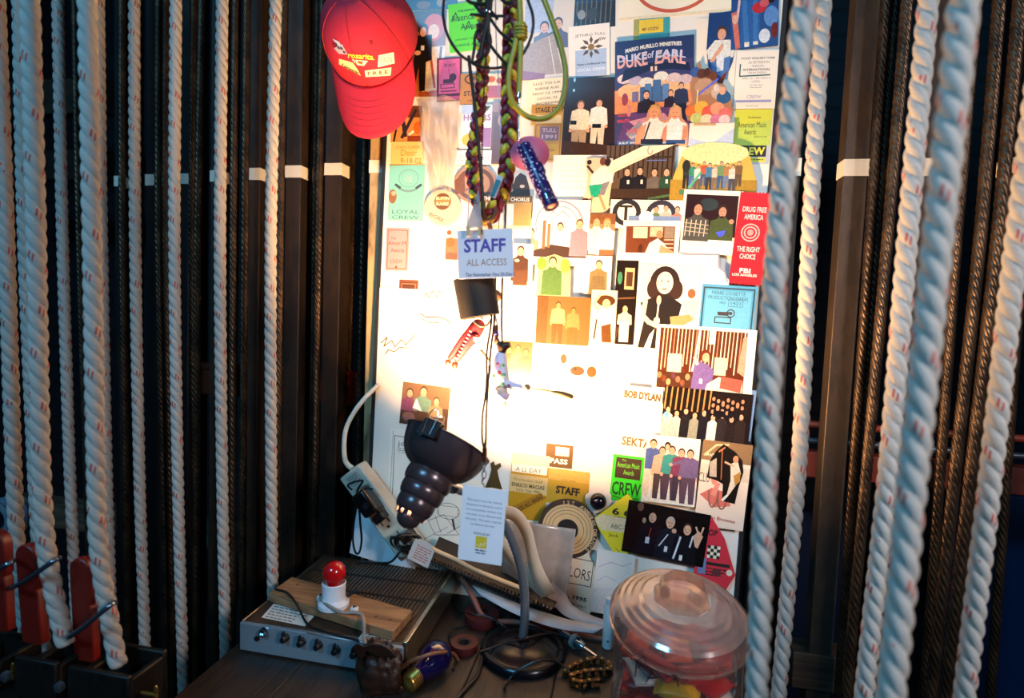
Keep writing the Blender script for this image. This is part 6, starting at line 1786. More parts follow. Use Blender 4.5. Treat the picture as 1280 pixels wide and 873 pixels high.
def on_cap(px, py, off=0.0008):
    r_ = ray(px, py).normalized()
    h_ = cbvh.ray_cast(CAM, r_)
    if h_[0] is None:
        return None
    n_ = h_[1] if h_[1].dot(r_) < 0 else -h_[1]
    return h_[0] + n_ * off


def cap_patch(name, poly, c, off=0.0008, n=7):
    """embroidered patch from a pixel quad, laid on the crown"""
    P4 = poly
    q = MB()
    pts = {}
    for j in range(n + 1):
        for i in range(n + 1):
            u, v = i / n, j / n
            x = (P4[0][0] * (1 - u) + P4[1][0] * u) * (1 - v) + (P4[3][0] * (1 - u) + P4[2][0] * u) * v
            y = (P4[0][1] * (1 - u) + P4[1][1] * u) * (1 - v) + (P4[3][1] * (1 - u) + P4[2][1] * u) * v
            pts[i, j] = on_cap(x, y, off)
    for j in range(n):
        for i in range(n):
            f_ = [pts[i, j], pts[i, j + 1], pts[i + 1, j + 1], pts[i + 1, j]]
            if all(p is not None for p in f_):
                q.add(f_, [(0, 1, 2, 3)])
    return cap.part(name, q, mat(c, 0.7, var=0.1, scale=300), cr_, smooth=None) if q.f else None


def cap_text(s, cx, cy, h, w__, c, rot=0, arc=0, b=0.02, off=0.0014):
    tv, tf, bb = text2d(s, b)
    kx, ky = w__ / (bb[2] - bb[0]), h / (bb[3] - bb[1])
    ra = math.radians(rot)
    V = []
    for vx, vy in tv:
        lx, ly = (vx - (bb[0] + bb[2]) / 2) * kx, -(vy - (bb[1] + bb[3]) / 2) * ky
        ly += arc * (2 * lx / w__) ** 2
        p = on_cap(cx + lx * math.cos(ra) - ly * math.sin(ra), cy + lx * math.sin(ra) + ly * math.cos(ra), off)
        if p is None:
            return
        V.append(p)
    cap.part('embroidered_lettering', MB().add(V, tf), mat(c, 0.7), cr_, smooth=None)


cap_patch('embroidered_flag', [(416, 48), (424, 52), (434, 67), (428, 66)], '#cfc8d0')
cap_patch('embroidered_flag', [(418, 60), (428, 55), (435, 68), (424, 67)], '#b8aeb8', 0.0011)
for i in range(4):
    cap_patch('check_square', [(419 + 3.4 * i, 53 + 2.6 * i + (i % 2) * 2), (422 + 3.4 * i, 54.5 + 2.6 * i + (i % 2) * 2), (422.5 + 3.4 * i, 57 + 2.6 * i + (i % 2) * 2), (419.5 + 3.4 * i, 56 + 2.6 * i + (i % 2) * 2)], '#3a3040', 0.0015, 2)
cap_text('rosarita.', 452, 70, 7, 33, '#f0c83c', 5, 0, 0.03)
cap_patch('embroidered_badge', [(440, 74), (460, 76), (455, 82), (446, 81)], '#f4ead0')
cap_patch('embroidered_badge', [(447, 75.5), (454, 76.5), (453, 80), (448, 79)], '#a8541c', 0.0012)
cap_patch('embroidered_banner', [(473, 69), (492, 65), (493, 79), (472, 84)], '#efe2d6')
cap_text('PAN', 482, 74.5, 8, 15, '#c8b0b8', -6)
cap_patch('embroidered_strip', [(424, 73), (440, 80), (453, 89), (452, 95), (436, 89), (424, 79)][:1] + [(441, 78), (453, 90), (452, 95)][0:1] + [(453, 95), (424, 80)], '#f0dca0')
cap_text('Lonestar', 439, 86, 4, 24, '#5a5a1c', 27, 0, 0.03)
cap_patch('embroidered_strip', [(456, 88), (489, 84), (488, 94), (457, 96)], '#f6ecc8')
cap_text('F R E E', 472, 90.5, 4.5, 25, '#6a4a2a', -5, 0, 0.03)

# ================================================================== things hanging in front of the board
YH = -0.285
bat = Thing('hanging_pipe', 'black pipe above the board from which the lanyards hang', 'pipe', aty(640, -95, YH - 0.01))
zpipe = aty(620, -95, YH).z
bat.part('pipe', MB().tube([(-0.30, YH - 0.01, zpipe), (0.24, YH - 0.01, zpipe)], 0.012, 16, smooth=1), M_BLACKP)
for bx__ in (-0.27, 0.21):
    bat.part('drop_rod', MB().tube([(bx__, YH - 0.01, zpipe + 0.008), (bx__, YH - 0.01, 2.55)], 0.005, 12, smooth=1), M_BLACKP)


def H(pts, y=YH, dy=None):
    return [aty(p[0], p[1], y + (p[2] if len(p) > 2 else 0)) for p in pts]


M_MAROON = mat('#86202e', 0.5, var=0.3, scale=300)
M_YEL = mat('#e6c030', 0.5, var=0.2, scale=300)
braid = Thing('braided_lanyard', 'thick maroon and yellow braided lanyard hanging in a long V', 'lanyard', aty(611, 285, YH))
bp = H([(601, -96), (603, -20), (604, 50), (602, 110), (595, 165), (590, 205), (594, 240), (601, 262), (610, 274), (618, 262), (627, 242), (633, 215), (637, 170), (637, 110), (639, 50), (641, -20), (642, -96)])
_c = MB().tube(bp, 0.0001, 3, smooth=20)
BC = [_c.v[i * 3] for i in range(len(_c.v) // 3)]
bacc = [0]
for a, b in zip(BC, BC[1:]):
    bacc.append(bacc[-1] + (b - a).length)
BT = bacc[-1]
strands = [[], [], []]
ns = int(BT / 0.0022)
jx = 0
for i in range(ns + 1):
    s_ = BT * i / ns
    while jx < len(BC) - 2 and bacc[jx + 1] < s_:
        jx += 1
    c_ = BC[jx].lerp(BC[jx + 1], (s_ - bacc[jx]) / max(1e-9, bacc[jx + 1] - bacc[jx]))
    t_ = (BC[jx + 1] - BC[jx]).normalized()
    sd_ = Vector((0, -1, 0)).cross(t_).normalized()
    g_ = 0.0048 if s_ < BT * 0.5 else 0.0060
    for k in range(3):
        ph = 2 * PI * (s_ / 0.036 + k / 3)
        strands[k].append((c_ + sd_ * (g_ * math.sin(ph)) + Vector((0, 1, 0)) * (0.0032 * math.sin(2 * ph)), 0.0044 if g_ < 0.005 else 0.0054))
for k, (nm, m_) in enumerate((('maroon_strand', M_MAROON), ('maroon_strand', M_MAROON), ('yellow_strand', M_YEL))):
    braid.part(nm, MB().tube([p for p, r in strands[k]], [r for p, r in strands[k]], 8, smooth=1), m_, smooth=70)
braid.part('thong', MB().tube(H([(603, 262, -.006), (606, 272, -.008), (611, 279, -.008), (613, 286, -.006), (613, 296, -.002)]), 0.0028, 8), mat('#5a3010', 0.5), label='brown thong')
braid.part('thong', MB().tube(H([(620, 262, -.006), (616, 272, -.01), (608, 276, -.01), (604, 270, -.008)]), 0.0026, 8), mat('#5a3010', 0.5), label='brown thong')

# yellow green cord with wrapped knot
yc = Thing('looped_cord', 'olive yellow cord looped beside the right braid, with a wrapped knot', 'cord', aty(672, 150, YH - 0.02))
M_OLIVE = mat('#a89418', 0.4, var=0.12, scale=80)
yc.part('cord', MB().tube(H([(648, -96), (649, -20), (651, 40), (650, 85), (648.5, 116)], YH - 0.022), 0.0034, 12), M_OLIVE)
yc.part('loop', MB().tube(H([(668, -96), (675, -20), (688, 20), (700, 55), (707, 90), (704, 122), (694, 141), (677, 149), (658, 145), (643, 131), (636, 110), (637, 85), (643, 60), (646, 40), (645, 28)], YH - 0.024), 0.0033, 12), M_OLIVE)
kc = H([(651, 28), (651, 52)], YH - 0.022)
q = MB().tube([kc[0].lerp(kc[1], f) for f in (0, 0.08, 0.3, 0.5, 0.7, 0.92, 1.0)], [0.003, 0.0065, 0.0072, 0.0066, 0.0072, 0.0064, 0.003], 16, smooth=4)
for f in (0.25, 0.42, 0.6, 0.78):
    c_ = kc[0].lerp(kc[1], f)
    q.tube([c_ + Vector((0.0072 * math.cos(2 * PI * k / 16), 0.0072 * math.sin(2 * PI * k / 16), 0.001 * math.sin(2 * PI * k / 16))) for k in range(16)], 0.0014, 6, smooth=1, closed=True)
yc.part('knot', q, M_OLIVE)
# toy wand: silver rod, pink dish, blue starry tube
wd = Thing('toy_wand', 'dark blue star speckled tube with a pink plastic dish, hanging from the olive cord', 'toy', aty(690, 264, YH - 0.02))
wd.part('rod', MB().tube(H([(649, 116), (648.5, 122), (648.5, 124), (648, 150), (648, 176)], YH - 0.022), [0.0028, 0.0034, 0.0018, 0.0017, 0.0017], 12, smooth=3), M_CHROME, label='silver rod')
dc = aty(662, 189, YH - 0.016)
ta, tb_ = aty(655, 184, YH - 0.022), aty(690, 259, YH - 0.05)
tv_ = (tb_ - ta).normalized()
q = MB()
dn = Vector((0.12, -0.95, 0.28)).normalized()
q.revolve(dc, dn, [(0.0105, 0.0), (0.0100, 0.006), (0.006, 0.014), (0.0, 0.0205), (-0.004, 0.0232), (-0.005, 0.0238), (-0.0045, 0.0226), (0.0, 0.0196), (0.005, 0.013), (0.0088, 0.006), (0.0090, 0.0)], 40)
wd.part('dish', q, translucent_paper('pink_plastic', '#d97a9c', 0.3), smooth=50, label='pink plastic dish')
M_STAR = bpy.data.materials.new('blue_foil_with_stars')
M_STAR.use_nodes = True
_n = M_STAR.node_tree
_bb = _n.nodes['Principled BSDF']
_tc = _n.nodes.new('ShaderNodeTexCoord')
_vo = _n.nodes.new('ShaderNodeTexVoronoi')
_vo.inputs['Scale'].default_value = 260.0
_n.links.new(_tc.outputs['Object'], _vo.inputs['Vector'])
_lt = _n.nodes.new('ShaderNodeMath')
_lt.operation = 'LESS_THAN'
_lt.inputs[1].default_value = 0.27
_n.links.new(_vo.outputs['Distance'], _lt.inputs[0])
_mx = _n.nodes.new('ShaderNodeMix')
_mx.data_type = 'RGBA'
_mx.inputs[6].default_value = lin('#22124e') + (1,)
_mx.inputs[7].default_value = lin('#cfc4e8') + (1,)
_n.links.new(_lt.outputs[0], _mx.inputs[0])
_n.links.new(_mx.outputs[2], _bb.inputs['Base Color'])
_bb.inputs['Roughness'].default_value = 0.3
tl_ = (tb_ - ta).length
tube_o = wd.part('tube', MB().revolve(ta, tv_, [(0, 0.0088), (0.0, 0.0092), (tl_ * 0.93, 0.0092), (tl_ * 0.94, 0.0086)], 32), M_STAR, smooth=40)
wd.part('end_ring', MB().revolve(ta, tv_, [(tl_ * 0.94, 0.0088), (tl_ * 0.945, 0.0092), (tl_ * 0.995, 0.0092), (tl_, 0.0085), (tl_, 0.006), (tl_ * 0.97, 0.0055), (tl_ * 0.97, 0)], 32), mat('#1a0f44', 0.3), tube_o, smooth=40)
wd.part('end_lens', MB().revolve(ta, tv_, [(tl_ * 0.975, 0.0058), (tl_ * 0.99, 0.004), (tl_ * 0.993, 0)], 20), mat('#d88a74', 0.3), tube_o)
for f in (0.84, 0.87, 0.90):
    wd.part('silver_band', MB().revolve(ta, tv_, [(tl_ * f, 0.0093), (tl_ * (f + 0.006), 0.0094), (tl_ * (f + 0.012), 0.0093)], 32, close_ends=False), M_CHROME, tube_o)
sw_ = ta.lerp(tb_, 0.37) + CX * 0.0085 - Vector((0, 0.003, 0))
wd.part('side_switch', MB().tube([sw_ - tv_ * 0.010, sw_ - tv_ * 0.006, sw_ + tv_ * 0.006, sw_ + tv_ * 0.010], [0.001, 0.0038, 0.0038, 0.001], 12, smooth=4), mat('#180e40', 0.3), tube_o)

# black cord tangle
bk = Thing('black_cord_tangle', 'tangle of thin black cords with loops around the top of the left braid', 'cord', aty(590, 120, YH - 0.03))
M_BK = mat('#1b1512', 0.45, var=0.2)
for pp, r in (
        ([(561, -60), (556, -10), (554, 20), (560, 45), (573, 66), (586, 76), (602, 84), (622, 85), (642, 78), (656, 64), (665, 42), (666, 20), (658, -8), (650, -60)], 0.0018),
        ([(612, 22), (625, 40), (640, 52), (650, 60)], 0.0018),
        ([(608, 50), (620, 66), (634, 82)], 0.0019),
        ([(590, 78), (593, 60), (594, 45), (600, 35), (608, 36), (613, 48), (612, 58), (603, 72), (590, 80)], 0.0019),
        ([(600, 72), (606, 40), (610, 18), (609, -10), (610, -60)], 0.0032),
        ([(612, 56), (610, 34), (613, 10), (617, -60)], 0.0024),
        ([(578, -40), (583, -2), (600, 5), (612, 3), (620, -6), (634, 4), (642, -4), (640, -60)], 0.0022),
        ([(588, 18), (600, 19), (614, 20), (630, 20)], 0.0017),
        ([(586, 70), (588, 90), (592, 120), (596, 160), (600, 200), (603, 240), (604, 262)], 0.0022),
        ([(592, 4), (598, 12), (606, 18), (613, 14), (622, 24)], 0.0018)):
    bk.part('cord', MB().tube(H(pp, YH - 0.020), r, 8, smooth=6), M_BK)
bk.part('wire_tie', MB().tube([aty(610, 16, YH - 0.020) + Vector((0.0055 * math.cos(2 * PI * k / 14), 0.0055 * math.sin(2 * PI * k / 14), 0.001 * math.sin(4 * PI * k / 14))) for k in range(14)], 0.0008, 6, smooth=2, closed=True), M_CHROME, label='silver wire tie')
# beaded chain beside the left braid
bd = Thing('bead_chain', 'fine dark bead chain running down the right side of the left braid', 'chain', aty(603, 300, YH - 0.016))
P_ = H([(611, -96), (612, -20), (608, 60), (605, 110), (603, 170), (602, 230), (602, 292)], YH - 0.016)
_c = MB().tube(P_, 0.0001, 3, smooth=16)
pts_ = [_c.v[i * 3] for i in range(len(_c.v) // 3)]
q = MB()
ac_ = 0
for a, b in zip(pts_, pts_[1:]):
    d_ = (b - a).length
    k_ = 0
    while ac_ < d_:
        q.sphere(a.lerp(b, ac_ / d_), 0.0013, 8, 6)
        ac_ += 0.0030
    ac_ -= d_
bd.part('beads', q, mat('#2a2522', 0.3, 0.6), kind='stuff')
bd.part('core', MB().tube(P_, 0.0004, 5), M_BK)
# white strings
WS = 'thin white strings among the lanyards'
for pp, lab in (([(600, -96), (597, 60), (592, 130), (588, 180), (586, 250), (584, 286)], 'thin white string left of the left braid, reaching the STAFF card'),
                ([(618, -96), (620, 40), (623, 100), (626, 160), (628, 196)], 'thin white string between the braids ending in a small loop'),
                ([(628, 202), (629, 240), (630, 285), (630, 296)], 'thin white string below the small loop beside the right braid')):
    q = MB().tube(H(pp, YH - 0.004), 0.0007, 6)
    solo('white_string', lab, 'string', q, mat('#d8cfe0', 0.6), WS)
q = MB().tube([aty(628, 199, YH - 0.004) + Vector((0.0032 * math.cos(2 * PI * k / 16), 0, 0.0045 * math.sin(2 * PI * k / 16))) for k in range(16)], 0.0010, 6, smooth=1, closed=True)
solo('string_ring', 'tiny pale ring on the string between the braids', 'ring', q, mat('#e0c8c0', 0.4))

# STAFF card, its strap, cylinder
M_CARDP = translucent_paper('laminated_card', '#ece6ea', 0.12)
card('staff_card', 'white laminated card lettered STAFF ALL ACCESS hanging from the lanyards', 'card', (572, 287, 641, 348), '#ece6ea',
     T_('STAFF', 606, 307, 17, '#5b4a9c', 52, 0.03, 1) + T_('ALL ACCESS', 608, 328, 8.5, '#a8744c', 50, 0.0, 1) + T_('The Nutcracker Nov.30-Dec.2', 612, 343.5, 4.6, '#3c3a6a', 62, 0.015, 1), rot=-3.6, y=YH - 0.016, thick=0.0012, sheet='laminated_sheet', gloss=0.3, mats=M_CARDP)
q = MB().plate(H([(598, 237), (603, 284), (582, 286), (590, 262)], YH - 0.022), (0, -1, 0), 0.0012)
t = Thing('clear_strap', 'pale grey plastic strap with a snap above the STAFF card', 'strap', aty(592, 290, YH - 0.02))
M_VINYL = clear_plastic('grey_vinyl', (0.75, 0.78, 0.82), 0.6, (0.72, 0.74, 0.80), 0.2, 0.2)
t.part('strap', q, M_VINYL, smooth=None)
c_ = aty(595, 252, YH - 0.0225)
t.part('snap', MB().revolve(c_, (0, -1, 0), [(0, 0.003), (0.001, 0.0028), (0.0016, 0.0015), (0.0010, 0)], 16), M_SILVER)
for px in (585, 599):
    t.part('tab', MB().box(aty(px, 289, YH - 0.022), (0.004, 0.0014, 0.012)), mat('#c8a878', 0.5))
q = MB().plate(H([(622, 219), (629, 222), (619, 248), (612, 246)], YH - 0.018), (0, -1, 0), 0.0012)
q.plate(H([(620, 224), (626, 226), (617, 246), (613, 245)], YH - 0.0195), (0, -1, 0), 0.0003, 1)
solo('snap_strap', 'small teal shimmering strap tucked by the right braid', 'strap', q, [mat('#b8bcc8', 0.3), mat('#4a8a90', 0.25, 0.5)])
ct, cb2 = aty(592, 347, YH + 0.018), aty(600, 396, YH + 0.018)
cd_ = (cb2 - ct).normalized()
clen = (cb2 - ct).length
cyl = Thing('foam_can_holder', 'dark brown foam cylinder hanging below the STAFF card', 'can holder', cb2)
cyl.part('wall', MB().revolve(ct, cd_, [(0, 0.0255), (0, 0.0268), (clen, 0.0262), (clen + 0.0004, 0.0252), (clen - 0.001, 0.0242), (0.004, 0.0246), (0, 0.0255)], 48, close_ends=False), mat('#1d1411', 0.7, var=0.2), smooth=40)
cyl.part('seam', MB().tube([ct + cd_ * 0.002 + Vector((0.0, -0.0268, 0)), cb2 - cd_ * 0.001 + Vector((0.0, -0.0262, 0))], 0.0005, 6, smooth=1), mat('#0c0808', 0.8))
cyl.part('disc', MB().revolve(ct + cd_ * 0.006, cd_, [(0, 0.0246), (0.002, 0.0246)], 40), mat('#1d1411', 0.7))

# cord with the hanging tag
tg = Thing('neck_cord', 'thin doubled brown neck cord with clip and chain carrying the printed tag', 'cord', aty(605, 612, -0.29))
ypth = lambda py: YH + 0.0 + (-0.328 - YH) * max(0, min(1, (py - 380) / 160))
M_BRN = mat('#3a1c12', 0.5, var=0.2)
for dx in (-2.3, 2.3):
    pp = [(617 + dx, 300), (617 + dx, 345), (616 + dx * 0.8, 400), (611 + dx, 440), (609 + dx * 0.5, 484), (605.5 + dx, 520), (605 + dx, 548), (606, 563)]
    tg.part('cord', MB().tube([aty(x, y, ypth(y) + 0.052 * (1 if y < 380 else 0.6 if y < 410 else 0.0)) for x, y in pp], 0.0015, 8), M_BRN)
yt = -0.328
a, b = aty(606, 560, yt), aty(605.5, 577, yt)
tg.part('crimp', MB().tube([a, b], 0.0028, 14, smooth=1), mat('#a8603c', 0.25, 0.9), label='copper crimp')
for i, (y0, y1) in enumerate(((577, 584), (583, 590), (589, 598))):
    c0, c1 = aty(605.4, y0, yt), aty(605, y1, yt)
    m_, h_ = (c0 + c1) / 2, (c0 - c1).length / 2
    ax_ = Vector((1, 0, 0)) if i % 2 == 0 else Vector((0, 1, 0))
    tg.part('chain_link', MB().tube([m_ + ax_ * (0.0026 * math.cos(2 * PI * k / 14)) + Vector((0, 0, h_ * 1.12 * math.sin(2 * PI * k / 14))) for k in range(14)], 0.0007, 6, smooth=2, closed=True), M_SILVER)
tg.part('hook', MB().tube([aty(605, 597, yt), aty(602.5, 603, yt), aty(606, 608, yt - 0.002), aty(603, 612, yt - 0.003), aty(606, 617, yt - 0.006), aty(609, 615, yt - 0.005)], 0.0010, 8), M_SILVER)
card('hanging_tag', 'white printed tag with a small yellow square, hanging in front of the lamp', 'tag', (575, 610, 630, 704), '#e4e6ec',
     sum([T_(s, 603.5, 627 + 6.0 * i, 3.4, '#4a4e66', w__, 0.0) for i, (s, w__) in enumerate([('This pass must be clearly', 44), ('displayed at all times and is', 45), ('non-transferable. Holder may', 45), ('only enter areas allowed with', 45), ('this pass. This pass may be', 45), ('revoked at any time.', 31)])], []) +
     T_('PRODUCED BY', 603, 668, 2.8, '#4a4a50', 20, 0.01) + R_(596, 671, 610, 686, '#d6bc34') + L_([(598, 682), (602, 684), (603, 679), (606, 683), (608, 678)], 1, '#efe6b0') + LN_(596, 610, 688, 1, 2, '#3a3a42', 1.6) + LN_(597, 609, 691.5, 1, 2, '#3a3a42', 1.4), rot=2.2, y=-0.335, thick=0.0008, gloss=0.4)

# ================================================================== hanging dolls


def skinned(thing, name, verts, edges, rad, m, parent=None, label=None):
    me = bpy.data.meshes.new(name)
    me.from_pydata([tuple(Vector(v) - thing.org) for v in verts], edges, [])
    o = bpy.data.objects.new(name + '_tmp', me)
    COL.objects.link(o)
    sk = o.modifiers.new('skin', 'SKIN')
    for i, r in enumerate(rad):
        me.skin_vertices[0].data[i].radius = (r, r)
    me.skin_vertices[0].data[0].use_root = True
    ss = o.modifiers.new('sub', 'SUBSURF')
    ss.levels = ss.render_levels = 2
    dg = bpy.context.evaluated_depsgraph_get()
    me2 = bpy.data.meshes.new_from_object(o.evaluated_get(dg))
    bpy.data.objects.remove(o)
    me2.materials.clear()
    me2.materials.append(m)
    me2.polygons.foreach_set('use_smooth', [True] * len(me2.polygons))
    o2 = link(name, me2, parent or thing.o)
    return tag(o2, label=label)


YD = -0.165
k_ = 1.14e-3     # metres per pixel there
d1 = Thing('acrobat_doll', 'small acrobat doll in red trousers swinging below the foam cylinder', 'doll', aty(590, 458, YD))
SKD = mat('#7a4a30', 0.6)
REDF = mat('#8c0f1a', 0.75, var=0.15, scale=200)
hp, ch_, hd = aty(598, 408, YD), aty(610, 388, YD), aty(618, 372, YD)
kl, fl_ = aty(577, 428, YD - 0.006), aty(561, 450, YD - 0.002)
kr, fr_ = aty(585, 431, YD - 0.014), aty(569, 453, YD - 0.010)
trs = skinned(d1, 'trousers', [hp, aty(604, 400, YD), aty(588, 415, YD - 0.003), kl, fl_, aty(593, 419, YD - 0.008), kr, fr_], [(0, 1), (0, 2), (2, 3), (3, 4), (0, 5), (5, 6), (6, 7)],
              [0.011, 0.0105, 0.0085, 0.0068, 0.0046, 0.0085, 0.0068, 0.0046], REDF, label='red trousers')
for a, b, s_ in ((fl_, aty(559, 457, YD - 0.004), 0), (fr_, aty(568, 461, YD - 0.013), 1)):
    d1.part('shoe', MB().tube([a, a.lerp(b, 0.5), b], [0.004, 0.0052, 0.003], 10, smooth=4), mat('#5a2414', 0.5))
bd1 = skinned(d1, 'body', [aty(603, 401, YD), aty(608, 391, YD), aty(613, 381, YD), aty(617, 374, YD), aty(615, 392, YD - 0.004), aty(620, 408, YD - 0.008), aty(604, 385, YD + 0.006), aty(598, 375, YD + 0.01)],
              [(0, 1), (1, 2), (2, 3), (1, 4), (4, 5), (1, 6), (6, 7)], [0.010, 0.011, 0.005, 0.009, 0.006, 0.004, 0.006, 0.004], mat('#efe6da', 0.7), label='white shirted body')
d1.part('head', MB().sphere(aty(619, 370, YD), 0.0095, 18, 12), SKD)
d1.part('hand', MB().sphere(aty(621, 427, YD - 0.022), 0.0045, 14, 10, scale=(1, 0.8, 1.2)), mat('#3a2216', 0.6))
d1.part('forearm', MB().tube([aty(620, 408, YD - 0.008), aty(620.5, 424, YD - 0.021)], [0.0036, 0.0030], 10, smooth=2), SKD)
d1.part('cuff', MB().tube([aty(619.5, 416, YD - 0.0145), aty(620, 420, YD - 0.018)], 0.0044, 12, smooth=1), mat('#3c3c9a', 0.6), label='blue cuff')
d1.part('belt', MB().tube([aty(592, 402, YD - 0.012), aty(600, 408, YD - 0.013), aty(608, 407, YD - 0.010), aty(613, 401, YD - 0.004)], 0.0016, 8), mat('#4a3a20', 0.5))
q = MB()
for i in range(9):
    q.tube([aty(587 - 2.2 * i, 414 + 4.2 * i, YD - 0.018), aty(589.5 - 2.2 * i, 415.5 + 4.2 * i, YD - 0.019)], 0.0008, 5, smooth=1)
d1.part('white_trim', q, mat('#e8e0d8', 0.7), trs, label='white trim dashes', kind='stuff')
d1.part('string', MB().tube([aty(619, 366, YD), aty(623, 300, YD + 0.002), aty(628, 100, YD - 0.005), aty(630, -92, YD - 0.03)], 0.0006, 6), M_BK)

YD = -0.290
d2 = Thing('floral_doll', 'small doll in a white flowered suit hanging upside down, arm stretched right', 'doll', aty(626, 508, YD))
WHF = mat('#d8d0e2', 0.7, var=0.06)
bdy = skinned(d2, 'suit', [aty(624, 474, YD), aty(624.5, 460, YD), aty(625, 448, YD), aty(628, 438, YD), aty(632, 481, YD), aty(642, 483, YD - 0.004), aty(654, 484.5, YD - 0.006), aty(617, 478, YD + 0.004), aty(613, 466, YD + 0.008), aty(612, 456, YD + 0.01), aty(626, 484, YD)],
              [(0, 1), (1, 2), (2, 3), (0, 4), (4, 5), (5, 6), (0, 7), (7, 8), (8, 9), (0, 10)], [0.0118, 0.0115, 0.009, 0.0055, 0.007, 0.0058, 0.0036, 0.006, 0.0045, 0.003, 0.0055], WHF, label='white flowered suit')
dbvh = None
for (px, py, c, r) in ((624, 466, '#b83040', 2.4), (617, 470, '#2c8a4a', 2.4), (630, 469, '#2c8a4a', 2.2), (620, 478, '#2c8a4a', 2.6), (628, 480, '#2c8a4a', 2.4), (622, 455, '#b83040', 1.8), (629, 457, '#2c8a4a', 2.0), (636, 482, '#b83040', 1.6)):
    p_ = aty(px, py, YD - 0.0125 if px < 634 else YD - 0.009)
    q = MB()
    for k in range(5):
        a_ = 2 * PI * k / 5
        q.sphere(p_ + Vector((math.cos(a_), 0, math.sin(a_))) * r * k_ * 0.6, r * k_ * 0.42, 8, 6, scale=(1, 0.35, 1))
    d2.part('printed_flower', q, mat(c, 0.7), bdy)
hd2 = d2.part('head', MB().sphere(aty(626, 490, YD), 0.0092, 18, 12, scale=(1, 1, 0.95)), mat('#c8b0a4', 0.6))
d2.part('hat', MB().revolve(aty(627, 492, YD), (0.05, 0, -1), [(0, 0.0105), (0.002, 0.0106), (0.006, 0.0095), (0.010, 0.006), (0.011, 0.0)], 24), mat('#d0c6dc', 0.6), hd2)
d2.part('hat_point', MB().tube([aty(629, 499, YD), aty(631, 505, YD), aty(633, 510, YD)], [0.003, 0.0022, 0.0006], 8, smooth=3), mat('#d0b030', 0.5), hd2, label='yellow hat point')
d2.part('shoe', MB().tube([aty(628, 441, YD), aty(629, 434, YD - 0.002), aty(637, 431, YD - 0.004)], [0.0045, 0.0062, 0.0035], 10, smooth=4), mat('#3c2014', 0.5))
d2.part('shoe', MB().tube([aty(627, 440, YD), aty(626, 433, YD + 0.004), aty(622, 428, YD + 0.004)], [0.004, 0.0055, 0.003], 10, smooth=4), mat('#3c2014', 0.5))
d2.part('ball_hand', MB().sphere(aty(659, 484.5, YD - 0.006), 0.0046, 16, 10), mat('#a87a5a', 0.6))
d2.part('baton', MB().tube([aty(612, 452, YD + 0.01), aty(606, 444, YD + 0.01), aty(600, 438, YD + 0.01)], [0.0022, 0.002, 0.0026], 8, smooth=3), mat('#b08a5a', 0.6))
d2.part('string', MB().tube([aty(628, 433, YD), aty(627, 405, YD + 0.008), aty(628, 350, YH + 0.026), aty(632, 262, YH + 0.026), aty(634, 100, YH + 0.026), aty(634, -92, YH + 0.01)], 0.0015, 8), M_BRN)
st_ = Thing('wooden_stick', 'thin turned wooden stick lying level right of the floral doll\'s ball hand', 'stick', aty(690, 497, YD - 0.004))
st_.part('shaft', MB().tube([aty(664.6, 486, YD - 0.006), aty(680, 488, YD - 0.006), aty(690, 490, YD - 0.006)], [0.0012, 0.0014, 0.0018], 8, smooth=3), mat('#b08a54', 0.6))
st_.part('handle', MB().tube([aty(690, 490, YD - 0.006), aty(703, 492.5, YD - 0.006), aty(714, 496, YD - 0.006), aty(717, 497, YD - 0.006)], [0.0018, 0.0034, 0.0036, 0.001], 10, smooth=4), mat('#8a6434', 0.6))
# crumpled clear bag pinned below the cap brim


def cbag(u, v):
    w0 = 56 * (1 - v) + 30 * v
    cx = 548 + 2 * v
    px = cx + (u - 0.5) * w0 + 2 * math.sin(9 * v + 3 * u)
    py = 122 + 115 * v + 3 * math.sin(8 * u)
    return aty(px, py, -0.020 - 0.010 * math.sin(PI * u) - 0.0045 * math.sin(11 * u + 5 * v) - 0.004 * math.sin(17 * v - 6 * u) - 0.003 * math.sin(23 * u - 4 * v))


q = MB().grid(cbag, 30, 34)
o = solo('clear_bag', 'crumpled clear plastic bag pinned right below the cap brim', 'bag', q, clear_plastic('crumpled_film', (0.97, 0.94, 0.91), 0.16, (0.95, 0.80, 0.66), 0.03, 0.25, 0.22), smooth=60)
o.modifiers.new('thickness', 'SOLIDIFY').thickness = 0.0003

# ================================================================== rope locks at lower left
M_REDH = worn('red_handle_paint', '#6e170e', '#3c0d08', 0.62, 30, 0.4)
M_IRON = worn('black_iron', '#0c0b0a', '#1a1612', 0.5, 40, 0.5, 0.3)
YL = -0.43
zr = aty(130, 868, YL).z
lr_ = Thing('locking_rail', 'black steel rail below the rope locks at the lower left', 'rail', Vector((-0.86, YL, 0)))
lr_.part('channel', MB().box((-0.86, YL, zr - 0.052), (0.62, 0.09, 0.10)), M_IRON, bevel=0.003)
for x_ in (-1.1, -0.62):
    lr_.part('support', MB().box((x_, YL, (zr - 0.102) / 2), (0.06, 0.06, zr - 0.102)), M_IRON, bevel=0.002)


